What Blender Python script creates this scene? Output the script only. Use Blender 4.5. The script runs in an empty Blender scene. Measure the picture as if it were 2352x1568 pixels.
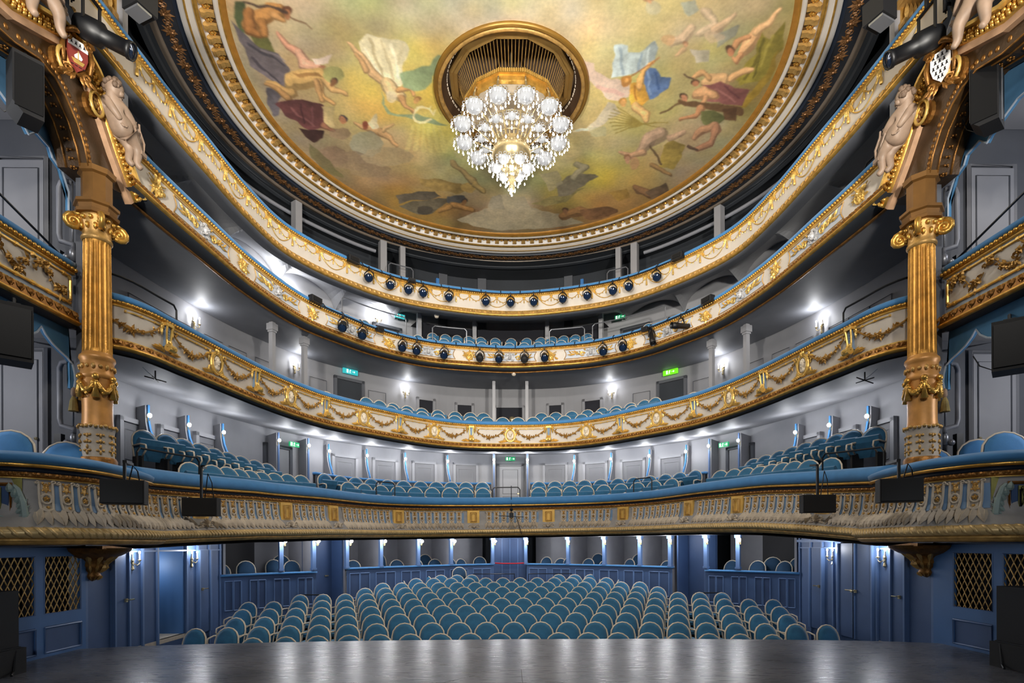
import bpy, bmesh, math, random
import numpy as np
from mathutils import Vector, Matrix, Quaternion
random.seed(7); np.random.seed(7)
CHAND, CHAND_LOW, STAGE_FILL, SIDE_FILL, CEILING_FILL, GLOBE_E, BULB_E = 60., 80., 720., 260., 4800., 40., 3.
LAMP_G, SCON_G, LAMP_1, SCON_2, SCON_3, BOX_FILL = 19., 13., 18., 13., 28., 65.
PI = math.pi
SC = bpy.context.scene
COL = SC.collection

# ------------------------------------------------------------------ camera, world, exposure
cam = bpy.data.cameras.new('camera'); camo = bpy.data.objects.new('camera', cam); COL.objects.link(camo)
cam.sensor_width = 36.0; cam.lens = 36*1290/2352
cam.shift_x = -12/2352; cam.shift_y = 466/2352            # view camera with a rising front
cam.clip_start = 0.05; cam.clip_end = 200
_y, _r = math.radians(1.0), math.radians(-0.2)
R0 = Vector((math.cos(_y), -math.sin(_y), 0)); F0 = Vector((math.sin(_y), math.cos(_y), 0)); U0 = Vector((0, 0, 1))
cx = R0*math.cos(_r)+U0*math.sin(_r); cy = -R0*math.sin(_r)+U0*math.cos(_r); cz = -F0
m = Matrix.Identity(4)
for i in range(3):
    m[i][0], m[i][1], m[i][2] = cx[i], cy[i], cz[i]
m[0][3], m[1][3], m[2][3] = -0.12, 0.0, 1.6
camo.matrix_world = m
SC.camera = camo
wd = bpy.data.worlds.new('world'); SC.world = wd; wd.use_nodes = True
wd.node_tree.nodes['Background'].inputs[0].default_value = (0.72, 0.8, 1.0, 1)
wd.node_tree.nodes['Background'].inputs[1].default_value = 0.075
SC.view_settings.view_transform = 'Standard'; SC.view_settings.look = 'None'
SC.view_settings.exposure = 0.0; SC.view_settings.gamma = 1.0; SC.view_settings.use_curve_mapping = False
try:
    SC.cycles.use_denoising = True
    SC.cycles.use_light_tree = True
    SC.cycles.max_bounces = 6; SC.cycles.diffuse_bounces = 3; SC.cycles.glossy_bounces = 3
    SC.cycles.sample_clamp_indirect = 4.0
except Exception:
    pass

def point_light(name, loc, watts, color, r=0.05):
    l = bpy.data.lights.new(name, 'POINT'); l.energy = watts; l.color = color; l.shadow_soft_size = r
    o = bpy.data.objects.new(name, l); o.location = loc; COL.objects.link(o); return o
def spot_light(name, loc, target, watts, color, ang, r=0.1):
    l = bpy.data.lights.new(name, 'SPOT'); l.energy = watts; l.color = color; l.shadow_soft_size = r
    l.spot_size = math.radians(ang); l.spot_blend = 0.6
    o = bpy.data.objects.new(name, l); o.location = loc; COL.objects.link(o)
    o.rotation_euler = (Vector(target)-Vector(loc)).to_track_quat('-Z', 'Y').to_euler(); return o
WARM = (1.0, 0.86, 0.66); COOL = (0.86, 0.91, 1.0)
# the great chandelier: shaded globes throw their light down and out, the bottom bulbs in all directions
for k in range(12):
    a = 2*PI*(k+.5)/12
    spot_light('chandelier_lamp', (1.1*math.cos(a), 12+1.1*math.sin(a), 10.12), (2.2*math.cos(a), 12+2.2*math.sin(a), 8.2), CHAND, (1.0, 0.95, 0.88), 172, 0.15)
point_light('chandelier_lamp', (0, 12, 8.98), CHAND_LOW, (1.0, 0.95, 0.87), 0.2)
# unseen fill spots added on the stage side: for balcony fronts, side walls, painted ceiling
for x in (-4.5, -1.5, 1.5, 4.5):
    spot_light('added_stage_fill', (x, 0.8, 8.2), (x*.9, 15.5, 6.2), STAGE_FILL, (1.0, 0.95, 0.88), 95, 0.25)
for x in (-2.0, 2.0):
    spot_light('added_stage_fill', (x, 0.3, 2.0), (x*3.4, 8.3, 0.7), SIDE_FILL, (0.88, 0.94, 1.0), 30, 0.25)
for x in (-3.5, 3.5):
    spot_light('added_ceiling_fill', (x, 1.0, 5.0), (x*.3, 12.0, 11.3), CEILING_FILL, (1.0, 0.95, 0.86), 80, 0.3)

# ------------------------------------------------------------------ colours and materials
def lin(c):
    return tuple(((v/255)/12.92 if v/255 <= .04045 else ((v/255+.055)/1.055)**2.4) for v in c)
MATS = {}
def mat(name, rgb, rough=.6, metal=0., var=.0, scale=8., bump=0., bscale=60., sheen=0., emit=None, estr=0., trans=0., dist=.01, spec=None, wave=None):
    m = bpy.data.materials.new(name); m.use_nodes = True; MATS[name] = m
    nt = m.node_tree; b = nt.nodes['Principled BSDF']
    c = lin(rgb)
    b.inputs['Base Color'].default_value = (*c, 1); b.inputs['Roughness'].default_value = rough; b.inputs['Metallic'].default_value = metal
    if spec is not None: b.inputs['Specular IOR Level'].default_value = spec
    if sheen: b.inputs['Sheen Weight'].default_value = sheen; b.inputs['Sheen Roughness'].default_value = .4
    if trans: b.inputs['Transmission Weight'].default_value = trans
    if emit: b.inputs['Emission Color'].default_value = (*lin(emit), 1); b.inputs['Emission Strength'].default_value = estr
    if var or bump:
        tc = nt.nodes.new('ShaderNodeTexCoord')
    if var:
        n = nt.nodes.new('ShaderNodeTexNoise'); n.inputs['Scale'].default_value = scale; n.inputs['Detail'].default_value = 5
        r = nt.nodes.new('ShaderNodeMapRange'); r.inputs[1].default_value = .3; r.inputs[2].default_value = .7
        r.inputs[3].default_value = 1-var; r.inputs[4].default_value = 1+var
        mx = nt.nodes.new('ShaderNodeVectorMath'); mx.operation = 'SCALE'; mx.inputs[0].default_value = c
        nt.links.new(tc.outputs['Object'], n.inputs['Vector']); nt.links.new(n.outputs['Fac'], r.inputs[0])
        nt.links.new(r.outputs[0], mx.inputs['Scale']); nt.links.new(mx.outputs[0], b.inputs['Base Color'])
    if bump:
        n2 = nt.nodes.new('ShaderNodeTexNoise'); n2.inputs['Scale'].default_value = bscale; n2.inputs['Detail'].default_value = 3
        bp = nt.nodes.new('ShaderNodeBump'); bp.inputs['Strength'].default_value = bump; bp.inputs['Distance'].default_value = dist
        nt.links.new(tc.outputs['Object'], n2.inputs['Vector']); nt.links.new(n2.outputs['Fac'], bp.inputs['Height'])
        nt.links.new(bp.outputs[0], b.inputs['Normal'])
    return m
GOLD = mat('gilding', (210, 162, 78), .34, .72, .25, 9, .25, 45)
GOLDL = mat('pale_gilding', (226, 188, 104), .38, .55, .2, 9, .2, 45)
GOLDD = mat('aged_gilding', (140, 96, 44), .42, .65, .35, 12, .4, 50)
GOLDM = mat('rubbed_gilding', (190, 150, 86), .45, .45, .3, 10, .3, 40)
CREAM = mat('cream_paint', (198, 190, 180), .5, 0, .06, 3)
CREAMD = mat('toned_cream_paint', (186, 174, 158), .55, 0, .12, 6, .2, 30)
PALEBL = mat('pale_blue_paint', (128, 150, 176), .55, 0, .08, 4)
PLASTER = mat('portrait_plaster', (222, 210, 190), .6, 0, .05, 10)
STONE = mat('putto_plaster', (138, 116, 98), .55, 0, .18, 8)
HAIR = mat('putto_hair', (104, 84, 68), .7, 0, .2, 20, .5, 60)
VELV = mat('blue_velvet_rail', (64, 126, 182), .8, 0, .08, 6, .15, 90, sheen=.25)
VELS = mat('blue_velvet_seat', (44, 104, 142), .85, 0, .16, 7, .2, 40, sheen=.3)
VELSD = mat('dark_blue_velvet', (30, 66, 96), .85, 0, .12, 7, .2, 40, sheen=.2)
FRAME = mat('cream_lacquer', (214, 200, 180), .35, 0, .08, 20)
GREY = mat('grey_wall_paint', (138, 138, 142), .6, 0, .05, 2)
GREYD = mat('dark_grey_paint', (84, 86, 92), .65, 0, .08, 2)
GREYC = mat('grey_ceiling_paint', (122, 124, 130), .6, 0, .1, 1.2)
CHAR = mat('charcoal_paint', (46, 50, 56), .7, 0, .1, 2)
BOOTH = mat('booth_dark', (24, 25, 34), .8)
NAVY = mat('navy_paint', (30, 38, 52), .5, 0, .15, 4)
BLUEW = mat('blue_wall_paint', (70, 96, 138), .55, 0, .06, 3)
BLUED = mat('blue_wall_shade', (56, 78, 116), .55, 0, .06, 3)
BLUEL = mat('light_blue_paint', (96, 124, 168), .5, 0, .05, 3)
BLUES = mat('blue_door_paint', (74, 116, 170), .5, 0, .05, 3)
BLACK = mat('black_metal', (16, 17, 20), .45, .2)
BLACKM = mat('matt_black', (20, 20, 23), .7)
LENS = mat('lamp_lens', (26, 44, 72), .1, .3)
STEEL = mat('steel_grey', (140, 142, 148), .35, .6)
PIPE = mat('grey_pipe_paint', (128, 130, 138), .4, 0)
WOODB = mat('aged_pedestal_paint', (196, 140, 74), .42, .2, .25, 5)
WHITE = mat('white_paint', (226, 224, 222), .5)
BRASS = mat('polished_brass', (208, 190, 148), .25, .75, .1, 10)
RED = mat('red_cord', (170, 30, 44), .6)
CRIM = mat('crimson_enamel', (128, 52, 46), .5)
INK = mat('ermine_black', (24, 20, 22), .6)
YELLOW = mat('yellow_tape', (214, 196, 66), .6)
FLOORB = mat('floor_carpet', (30, 44, 66), .9)
GLOBE = mat('lamp_globe', (255, 250, 240), .3, emit=(255, 248, 238), estr=GLOBE_E)
GLOBE2 = mat('lit_loge_globe', (255, 250, 240), .3, emit=(255, 250, 242), estr=9.)
BULB = mat('lit_bulb', (255, 250, 240), .3, emit=(255, 246, 232), estr=BULB_E)
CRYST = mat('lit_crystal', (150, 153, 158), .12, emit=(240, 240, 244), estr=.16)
EXITG = mat('exit_green', (20, 120, 70), .4, emit=(40, 190, 120), estr=.55)
EXITB = mat('exit_teal', (20, 110, 110), .4, emit=(60, 200, 205), estr=.8)
EXITL = mat('exit_lime', (50, 140, 20), .4, emit=(120, 235, 30), estr=1.1)
EXITW = mat('exit_white', (235, 245, 240), .4, emit=(235, 255, 245), estr=1.2)
TASSEL = mat('tassel_thread', (150, 132, 78), .8, 0, .2, 30)
AGREEN = mat('lit_olive_gilding', (168, 168, 98), .45, .35, .25, 8, .3, 40)
FLOWER = mat('gilt_flower_bronze', (172, 132, 68), .45, .5, .3, 30)

# ------------------------------------------------------------------ mesh building
def norm(v):
    v = np.asarray(v, float); return v/max(1e-9, np.linalg.norm(v))
class MB:
    def __init__(s): s.v = []; s.f = []; s.n = 0
    def add(s, v, f):
        v = np.asarray(v, float).reshape(-1, 3); o = s.n
        s.v.append(v); s.f.extend([tuple(i+o for i in q) for q in f]); s.n += len(v); return s
    def join(s, o, M=None):
        v = o.verts()
        if M is not None: v = v@np.array(M.to_3x3()).T+np.array(M.translation)
        return s.add(v, o.f)
    def verts(s): return np.vstack(s.v) if s.v else np.zeros((0, 3))
    def box(s, c, d, rz=0., bev=0.):
        x, y, z = d[0]/2, d[1]/2, d[2]/2
        v = np.array([(-x,-y,-z),(x,-y,-z),(x,y,-z),(-x,y,-z),(-x,-y,z),(x,-y,z),(x,y,z),(-x,y,z)])
        f = [(3,2,1,0),(4,5,6,7),(0,1,5,4),(1,2,6,5),(2,3,7,6),(3,0,4,7)]
        if rz: v = v@np.array([[math.cos(rz), math.sin(rz), 0], [-math.sin(rz), math.cos(rz), 0], [0,0,1]])
        return s.add(v+np.array(c), f)
    def beam(s, a, b, w, h, up=(0,0,1)):
        a = np.array(a, float); b = np.array(b, float); t = norm(b-a); up = (1., 0, 0) if abs(np.dot(t, up)) > .95 else up; r = norm(np.cross(t, up)); u = np.cross(r, t)
        v = [p+r*i*w/2+u*j*h/2 for p in (a, b) for i, j in ((-1,-1),(1,-1),(1,1),(-1,1))]
        return s.add(v, [(0,1,2,3),(7,6,5,4),(0,4,5,1),(1,5,6,2),(2,6,7,3),(3,7,4,0)])
    def tube(s, pts, r, n=6, closed=False):
        P = np.array(pts, float); k = len(P); R = np.broadcast_to(np.asarray(r, float), (k,))
        if closed: T = np.roll(P, -1, 0)-np.roll(P, 1, 0)
        else: T = np.gradient(P, axis=0)
        T /= np.maximum(1e-9, np.linalg.norm(T, axis=1))[:, None]
        ref = np.array((0, 0, 1.)) if abs(T[0][2]) < .9 else np.array((1., 0, 0))
        N = norm(ref-T[0]*ref.dot(T[0])); vs = []; an = np.arange(n)*2*PI/n
        for i in range(k):
            N = norm(N-T[i]*N.dot(T[i])); Bn = np.cross(T[i], N)
            vs.append(P[i]+R[i]*(np.cos(an)[:, None]*N+np.sin(an)[:, None]*Bn))
        f = []
        for i in range(k if closed else k-1):
            j = (i+1) % k
            f += [(i*n+a, i*n+(a+1) % n, j*n+(a+1) % n, j*n+a) for a in range(n)]
        if not closed: f += [tuple(range(n))[::-1], tuple((k-1)*n+a for a in range(n))]
        return s.add(np.vstack(vs), f)
    def lathe(s, prof, n=12, c=(0,0,0), a0=0., a1=2*PI, sc=(1, 1)):
        full = abs(a1-a0-2*PI) < 1e-6; m = n if full else n+1
        an = a0+(a1-a0)*np.arange(m)/n
        v = [(c[0]+r*math.cos(a)*sc[0], c[1]+r*math.sin(a)*sc[1], c[2]+z) for r, z in prof for a in an]
        f = [(i*m+j, i*m+(j+1) % m, (i+1)*m+(j+1) % m, (i+1)*m+j) for i in range(len(prof)-1) for j in range(n)]
        return s.add(v, f)
    def ball(s, c, r, nu=8, nv=5):
        r = np.broadcast_to(np.asarray(r, float), (3,)); v = [(0, 0, -1)]
        for i in range(1, nv):
            t = -PI/2+PI*i/nv
            v += [(math.cos(t)*math.cos(2*PI*j/nu), math.cos(t)*math.sin(2*PI*j/nu), math.sin(t)) for j in range(nu)]
        v.append((0, 0, 1)); f = [(0, 1+(j+1) % nu, 1+j) for j in range(nu)]
        for i in range(nv-2):
            f += [(1+i*nu+j, 1+i*nu+(j+1) % nu, 1+(i+1)*nu+(j+1) % nu, 1+(i+1)*nu+j) for j in range(nu)]
        e = 1+(nv-1)*nu; b = 1+(nv-2)*nu
        f += [(b+j, b+(j+1) % nu, e) for j in range(nu)]
        return s.add(np.array(v)*r+np.array(c), f)
    def prism(s, poly, y0, y1):                       # (x, z) outline pushed along y
        k = len(poly); v = [(x, y0, z) for x, z in poly]+[(x, y1, z) for x, z in poly]
        return s.add(v, [tuple(range(k)), tuple(range(2*k-1, k-1, -1))]+[(i, (i+1) % k, k+(i+1) % k, k+i) for i in range(k)])
    def leaf(s, x, z, a, L, w, y=0., b=.02, ny=4):     # a raised ribbed leaf lying in the x-z plane, growing along angle a
        ca, sa = math.cos(a), math.sin(a); v = []; f = []
        for i in range(ny+1):
            t = i/ny; ww = w/2*math.sin(PI*min(1, .12+t*.88)**.8); h = b*math.sin(PI*(.15+.8*t))
            for q, hh in ((-1, 0), (0, h), (1, 0)):
                lx, lz = t*L, q*ww; v.append((x+lx*ca-lz*sa, y+hh, z+lx*sa+lz*ca))
        for i in range(ny):
            for q in (0, 1): f.append((i*3+q, i*3+q+1, i*3+q+4, i*3+q+3))
        return s.add(v, f)
    def rosette(s, x, z, r, y=0., n=6, b=.02):
        for k in range(n): s.leaf(x, z, 2*PI*k/n+.3, r, r*.8, y, b, 2)
        return s.ball((x, y+b*.6, z), r*.3, 6, 4)
    def scroll(s, x, z, r, y, turns=1.4, rad=.012, a0=0., d=1, n=14, k=5):
        p = []
        for i in range(n):
            t = i/(n-1); a = a0+d*turns*2*PI*t; q = r*(1-.8*t); p.append((x+q*math.cos(a), y, z+q*math.sin(a)))
        return s.tube(p, np.linspace(rad, rad*.6, n), k)
    def wrapped(s, c, s0=0., z0=0., n0=0., ref=None):  # bend local x,y,z onto a plan curve
        o = MB(); v = s.verts(); o.add(c.at(s0+v[:, 0], n0+v[:, 1], z0+v[:, 2], s0 if ref is None else ref), s.f); return o
    def build(s, name, mt, parent=None, smooth=False, label=None, kind=None, world=True, M=None):
        me = bpy.data.meshes.new(name); v = s.verts()
        if M is not None: v = v@np.array(M.to_3x3()).T+np.array(M.translation)
        if parent is not None and world:
            inv = parent.matrix_basis.inverted() if parent.parent is None else (parent.parent.matrix_basis@parent.matrix_basis).inverted()
            v = v@np.array(inv.to_3x3()).T+np.array(inv.translation)
        me.from_pydata(v.tolist(), [], s.f); me.materials.append(mt)
        if smooth: me.shade_smooth()
        o = bpy.data.objects.new(name, me); COL.objects.link(o)
        if parent is not None: o.parent = parent
        if label: o['label'] = label
        if kind: o['kind'] = kind
        return o
def grid(me_v, nx, ny):                                # faces of an nx x ny vertex grid
    return [(j*nx+i, j*nx+i+1, (j+1)*nx+i+1, (j+1)*nx+i) for j in range(ny-1) for i in range(nx-1)]
LABELS = {}
def thing(name, label, cat, loc=(0,0,0), rz=0., group=None):
    o = bpy.data.objects.new(name, None); COL.objects.link(o); o.empty_display_size = .1
    o.location = loc; o.rotation_euler = (0, 0, rz)
    o.matrix_basis = Matrix.Translation(loc)@Matrix.Rotation(rz, 4, 'Z')
    return tag(o, label, cat, group)
def tag(o, label, cat, group=None, kind=None):
    o['label'] = label; o['category'] = cat
    if group: o['group'] = group
    if kind: o['kind'] = kind
    LABELS.setdefault(label, []).append(o.name)
    return o
def struct(o, label=None):
    o['kind'] = 'structure'
    if label: o['label'] = label
    return o
def dup(src, loc=None, rz=None, label=None, group=None, M=None):
    r = src.copy(); COL.objects.link(r)
    if M is not None: r.matrix_basis = M
    else: r.location = loc; r.rotation_euler = (0, 0, rz)
    if label: r['label'] = label
    if group: r['group'] = group
    for ch in src.children:
        c = ch.copy(); COL.objects.link(c); c.parent = r
        for g in ch.children:
            d = g.copy(); COL.objects.link(d); d.parent = c
    return r
ORD = 'first second third fourth fifth sixth seventh eighth ninth tenth eleventh twelfth thirteenth fourteenth fifteenth sixteenth seventeenth eighteenth nineteenth twentieth twenty-first twenty-second twenty-third twenty-fourth twenty-fifth twenty-sixth twenty-seventh twenty-eighth twenty-ninth thirtieth'.split()
def nth(i, n):                                         # position words counted from the nearer end of a row
    if n % 2 and i == n//2: return 'middle'
    return (ORD[i]+' from the left') if i < n/2 else (ORD[n-1-i]+' from the right')

class Curve:                                           # symmetric plan curve, s = 0 on the axis, s < 0 to the left
    def __init__(self, half, zf=None):
        h = np.array(half, float); p = np.vstack([h[::-1]*[-1, 1], h[1:]]); out = []
        P = np.vstack([2*p[0]-p[1], p, 2*p[-1]-p[-2]])
        for i in range(len(p)-1):
            a, b, c, d = P[i:i+4]; t0 = 0; t1 = np.linalg.norm(b-a)**.5; t2 = t1+np.linalg.norm(c-b)**.5; t3 = t2+np.linalg.norm(d-c)**.5
            t = np.linspace(t1, t2, 24, endpoint=False)[:, None]
            A1 = (t1-t)/(t1-t0)*a+(t-t0)/(t1-t0)*b; A2 = (t2-t)/(t2-t1)*b+(t-t1)/(t2-t1)*c; A3 = (t3-t)/(t3-t2)*c+(t-t2)/(t3-t2)*d
            B1 = (t2-t)/(t2-t0)*A1+(t-t0)/(t2-t0)*A2; B2 = (t3-t)/(t3-t1)*A2+(t-t1)/(t3-t1)*A3
            out.append((t2-t)/(t2-t1)*B1+(t-t1)/(t2-t1)*B2)
        self.set(np.vstack(out+[p[-1:]]), zf)
    def set(self, p, zf=None):
        self.p = p; L = np.concatenate([[0], np.cumsum(np.linalg.norm(np.diff(p, axis=0), axis=1))])
        self.s = L-L[-1]/2; self.L = L[-1]/2
        T = np.gradient(p, self.s, axis=0); k = np.hanning(9); k /= k.sum()
        T = np.stack([np.convolve(np.pad(T[:, i], 4, mode='edge'), k, 'valid') for i in (0, 1)], 1)
        self.T = T/np.linalg.norm(T, axis=1)[:, None]; self.zf = zf; return self
    def at(self, s, n=0., z=0., ref=None):
        s = np.asarray(s, float); x = np.interp(s, self.s, self.p[:, 0]); y = np.interp(s, self.s, self.p[:, 1])
        tx = np.interp(s, self.s, self.T[:, 0]); ty = np.interp(s, self.s, self.T[:, 1])
        over = np.where(s > self.L, s-self.L, np.where(s < -self.L, s+self.L, 0.))
        X = x+tx*over+ty*n; Y = y+ty*over-tx*n; Z = np.zeros_like(X)+z
        if self.zf: Z = Z+self.zf(x, y)
        return np.stack([X, Y, Z], -1)
    def ang(self, s):                                   # heading of the tangent
        return math.atan2(np.interp(s, self.s, self.T[:, 1]), np.interp(s, self.s, self.T[:, 0]))
    def frame(self, s, n=0., z=0.):                     # local x along the curve, y outwards (away from the hall), z up
        p = self.at(s, n, z); return Matrix.Translation(p)@Matrix.Rotation(self.ang(s), 4, 'Z')
def openc(pts, zf=None):                                # an open plan curve through given points
    c = Curve.__new__(Curve); P = np.array(pts, float); q = [P[0]]
    E = np.vstack([2*P[0]-P[1], P, 2*P[-1]-P[-2]])
    for i in range(len(P)-1):
        a, b, cc, d = E[i:i+4]
        for t in np.linspace(0, 1, 25)[1:]:
            q.append(.5*((2*b)+(cc-a)*t+(2*a-5*b+4*cc-d)*t*t+(3*b-a-3*cc+d)*t**3))
    return c.set(np.array(q), zf)
def sweep(c, prof, s0, s1, ds=.15, closed=False):       # prof = (n inward, z) points
    k = max(2, int(abs(s1-s0)/ds)+1); S = np.linspace(s0, s1, k); q = len(prof); mb = MB()
    V = np.concatenate([c.at(S, n, z)[:, None, :] for n, z in prof], 1).reshape(-1, 3)
    f = [(i*q+j, i*q+(j+1) % q, (i+1)*q+(j+1) % q, (i+1)*q+j) for i in range(k-1) for j in range(q if closed else q-1)]
    if closed: f += [tuple(range(q))[::-1], tuple((k-1)*q+j for j in range(q))]
    return mb.add(V, f)
def ruled(c1, n1, z1, c2, n2, z2, k=80, t0=-1., t1=1., rows=2, zmod=None, l1=None):
    T = np.linspace(t0, t1, k); a = c1.at(T*(l1 or c1.L), n1, z1); b = c2.at(T*c2.L, n2, z2); mb = MB(); V = []
    for r in range(rows):
        w = r/(rows-1); p = a*(1-w)+b*w
        if zmod is not None: p[:, 2] += zmod(T*c2.L, w)
        V.append(p)
    return mb.add(np.vstack(V), grid(None, k, rows))

def rake(x, y):
    return np.interp(y, [8.45, 11, 13, 16.8], [-.24, -.09, -.04, 0])+.012*x*np.clip((y-8.5)/3, 0, 1)
T4 = Curve([(0,17.5),(2.1,17.06),(3.5,16.37),(4.5,15.4),(5.2,14.45),(5.6,13.6),(5.82,12.2),(5.9,10.8),(5.95,9.9),(5.97,8.9),(6.0,7.2)])
T3 = Curve([(0,17.5),(1.2,17.33),(2.5,16.95),(3.67,16.1),(4.45,15.1),(5.1,13.98),(5.55,12.2),(5.72,10.5),(5.82,9.15),(5.86,7.9)])
T2 = Curve([(0,17.5),(1.45,17.32),(2.45,16.75),(3.62,15.5),(4.6,14.2),(5.08,13.0),(5.35,11.85),(5.6,10.3),(5.72,9.6),(5.82,9.0),(6.05,8.6),(6.6,8.42)])
T1 = Curve([(0,16.8),(1.2,16.7),(2.6,16.25),(3.65,15.2),(4.35,13.2),(4.95,11.3),(5.45,9.6),(5.6,8.2)], rake)
W = Curve([(0,20.0),(2.0,19.75),(4,18.7),(5.8,17.0),(6.9,14.8),(7.45,12.5),(7.7,10),(7.75,8.62)])
B = Curve([(0,18.8),(.6,18.75),(2.3,17.7),(3.5,16.75),(4.55,15.7),(5.2,14.8),(6.0,14.1),(6.8,13.2)])
H4, H3, H2, H1 = 9.39, 7.68, 5.32, 2.79

# ------------------------------------------------------------------ the setting: stage, floors, walls, soffits
def smat():
    m = mat('stage_floor', (62, 63, 70), .3); nt = m.node_tree; b = nt.nodes['Principled BSDF']; N = nt.nodes.new; Lk = nt.links.new
    tc = N('ShaderNodeTexCoord'); mp = N('ShaderNodeMapping'); mp.inputs['Scale'].default_value = (1.2, 14, 1); mp.inputs['Rotation'].default_value = (0, 0, .5)
    n = N('ShaderNodeTexNoise'); n.inputs['Scale'].default_value = 2.2; n.inputs['Detail'].default_value = 8
    Lk(tc.outputs['Object'], mp.inputs[0]); Lk(mp.outputs[0], n.inputs['Vector'])
    r = N('ShaderNodeMapRange'); r.inputs[1].default_value = .3; r.inputs[2].default_value = .7; r.inputs[3].default_value = .24; r.inputs[4].default_value = .36
    Lk(n.outputs['Fac'], r.inputs[0]); Lk(r.outputs[0], b.inputs['Roughness'])
    n2 = N('ShaderNodeTexNoise'); n2.inputs['Scale'].default_value = 1.1; n2.inputs['Detail'].default_value = 6
    Lk(tc.outputs['Object'], n2.inputs['Vector'])
    cr = N('ShaderNodeValToRGB'); cr.color_ramp.elements[0].color = (*lin((70, 72, 80)), 1); cr.color_ramp.elements[1].color = (*lin((114, 115, 124)), 1)
    cr.color_ramp.elements[0].position = .3; cr.color_ramp.elements[1].position = .75
    Lk(n2.outputs['Fac'], cr.inputs[0]); Lk(cr.outputs[0], b.inputs['Base Color'])
    bp = N('ShaderNodeBump'); bp.inputs['Strength'].default_value = .05; bp.inputs['Distance'].default_value = .004
    Lk(n.outputs['Fac'], bp.inputs['Height']); Lk(bp.outputs[0], b.inputs['Normal'])
    b.inputs['Specular IOR Level'].default_value = .75
    return m
STAGE_M = smat()
fx = [(-6.78, 8.85), (-6.2, 9.02), (-5.4, 9.17), (-4, 9.33), (-2.5, 9.44), (0, 9.5)]
edge = fx+[(-x, y) for x, y in fx[::-1][1:]]
mb = MB(); poly = edge+[(6.78, -3.0), (-6.78, -3.0)]; k = len(poly)
mb.add([(x, y, 0) for x, y in poly]+[(x, y, -1.2) for x, y in poly], [tuple(range(k))[::-1], tuple(range(k, 2*k))]+[(i, (i+1) % k, k+(i+1) % k, k+i) for i in range(k)])
stage = struct(mb.build('floor', STAGE_M), 'dark grey scuffed stage floor with rounded front edge'); stage['label'] = 'dark grey scuffed stage floor with bowed front edge'
for (x, y, r, L) in ((-2.1, 8.0, .6, .12), (.05, 6.6, 1.57, 1.2), (2.5, 8.4, .3, .05), (3.6, 7.6, -.4, .5), (-.7, 6.7, .8, .5), (-3.6, 7.6, .1, .35), (4.9, 6.9, .2, .15)):
    q = MB().box((x, y, .0004), (L, .008, .0006), r).build('scuff_mark', MATS['matt_black'], stage); q['kind'] = 'stuff'
zfl = lambda y: -.95+.0778*(y-9.75)
q = MB().add([(-8.4, 8.9, zfl(8.9)), (8.4, 8.9, zfl(8.9)), (8.4, 21.2, zfl(21.2)), (-8.4, 21.2, zfl(21.2))], [(0, 1, 2, 3)])
struct(q.build('floor', FLOORB), 'dark blue carpeted raked stalls floor')
# ground floor side walls (x = +-6.8): lattice doors, doors, sconces live on them
for s, nm in ((-1, 'left'), (1, 'right')):
    q = MB(); X = s*6.86
    def seg(a, b, z0=-1.3, z1=1.85, t=.06): q.box((X, (a+b)/2, (z0+z1)/2), (t, b-a, z1-z0))
    seg(2.0, 7.25); seg(7.25, 9.0, 1.55, 1.85); seg(9.0, 9.62)
    if s < 0: seg(9.62, 10.0, 1.5); seg(10.0, 10.9); seg(10.9, 11.8, 1.62); seg(11.8, 13.35); seg(10.9, 11.8, -1.3, -.22)
    else: seg(9.62, 10.0, 1.5); seg(10.0, 10.5); seg(10.5, 11.6, 1.62); seg(11.6, 13.35); seg(10.5, 11.6, -1.3, -.22)
    struct(q.build('wall_'+nm, BLUEW), 'blue painted ground floor side wall on the %s' % nm)
    q = MB()
    for y in (9.03, 9.62, 10.02, 10.42, 10.86, 11.84, 12.25, 12.72, 13.2):
        q.box((X-s*.045, y, .3), (.04, .05, 3.1))
    q.box((X-s*.05, 11.0, 1.66), (.05, 4.6, .06)).box((X-s*.045, 11.2, 1.5), (.03, 4.1, .03))
    struct(q.build('trim_1', BLUEL), 'light blue pilaster strips on the %s side wall' % nm)
    # corridor behind the doorway
    q = MB().box((s*8.3, 11.2, .6), (.06, 3.4, 3.4)); struct(q.build('wall_'+nm, BLUES), 'blue corridor wall behind the doorway on the %s' % nm)
    q = MB().box((s*7.6, 11.25, -.26), (1.55, 2.6, .08)); struct(q.build('floor', FRAME), 'pale landing floor outside the %s doorway' % nm)
    # dark wall of the stage house on either side, out of the light
    q = MB().box((s*8.6, 6.0, 5.5), (.1, 12, 13)); struct(q.build('wall_'+nm, GREYD), 'grey outer wall behind the stage boxes on the %s' % nm)
q = MB().box((0, -3.2, 6), (17.4, .1, 14.5)).box((0, -.5, 13.2), (17.4, 5.6, .1)); struct(q.build('wall_back', BLACKM), 'black back wall of the stage house')
# outer horseshoe wall per level
def wallband(z0, z1, mt, nm, n=0, lab='', t0=-1, t1=1):
    q = sweep(W, [(n, z0), (n, z1)], t0*W.L, t1*W.L, .25); return struct(q.build(nm, mt), lab)
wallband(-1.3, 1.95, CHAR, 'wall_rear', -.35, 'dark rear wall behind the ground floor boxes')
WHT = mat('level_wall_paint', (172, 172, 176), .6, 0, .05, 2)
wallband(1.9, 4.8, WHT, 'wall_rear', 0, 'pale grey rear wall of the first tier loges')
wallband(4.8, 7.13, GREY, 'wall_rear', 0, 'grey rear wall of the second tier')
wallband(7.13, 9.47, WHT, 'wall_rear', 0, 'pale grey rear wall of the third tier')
wallband(9.47, 12.6, CHAR, 'wall_rear', 0, 'charcoal rear wall of the top gallery')
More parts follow.
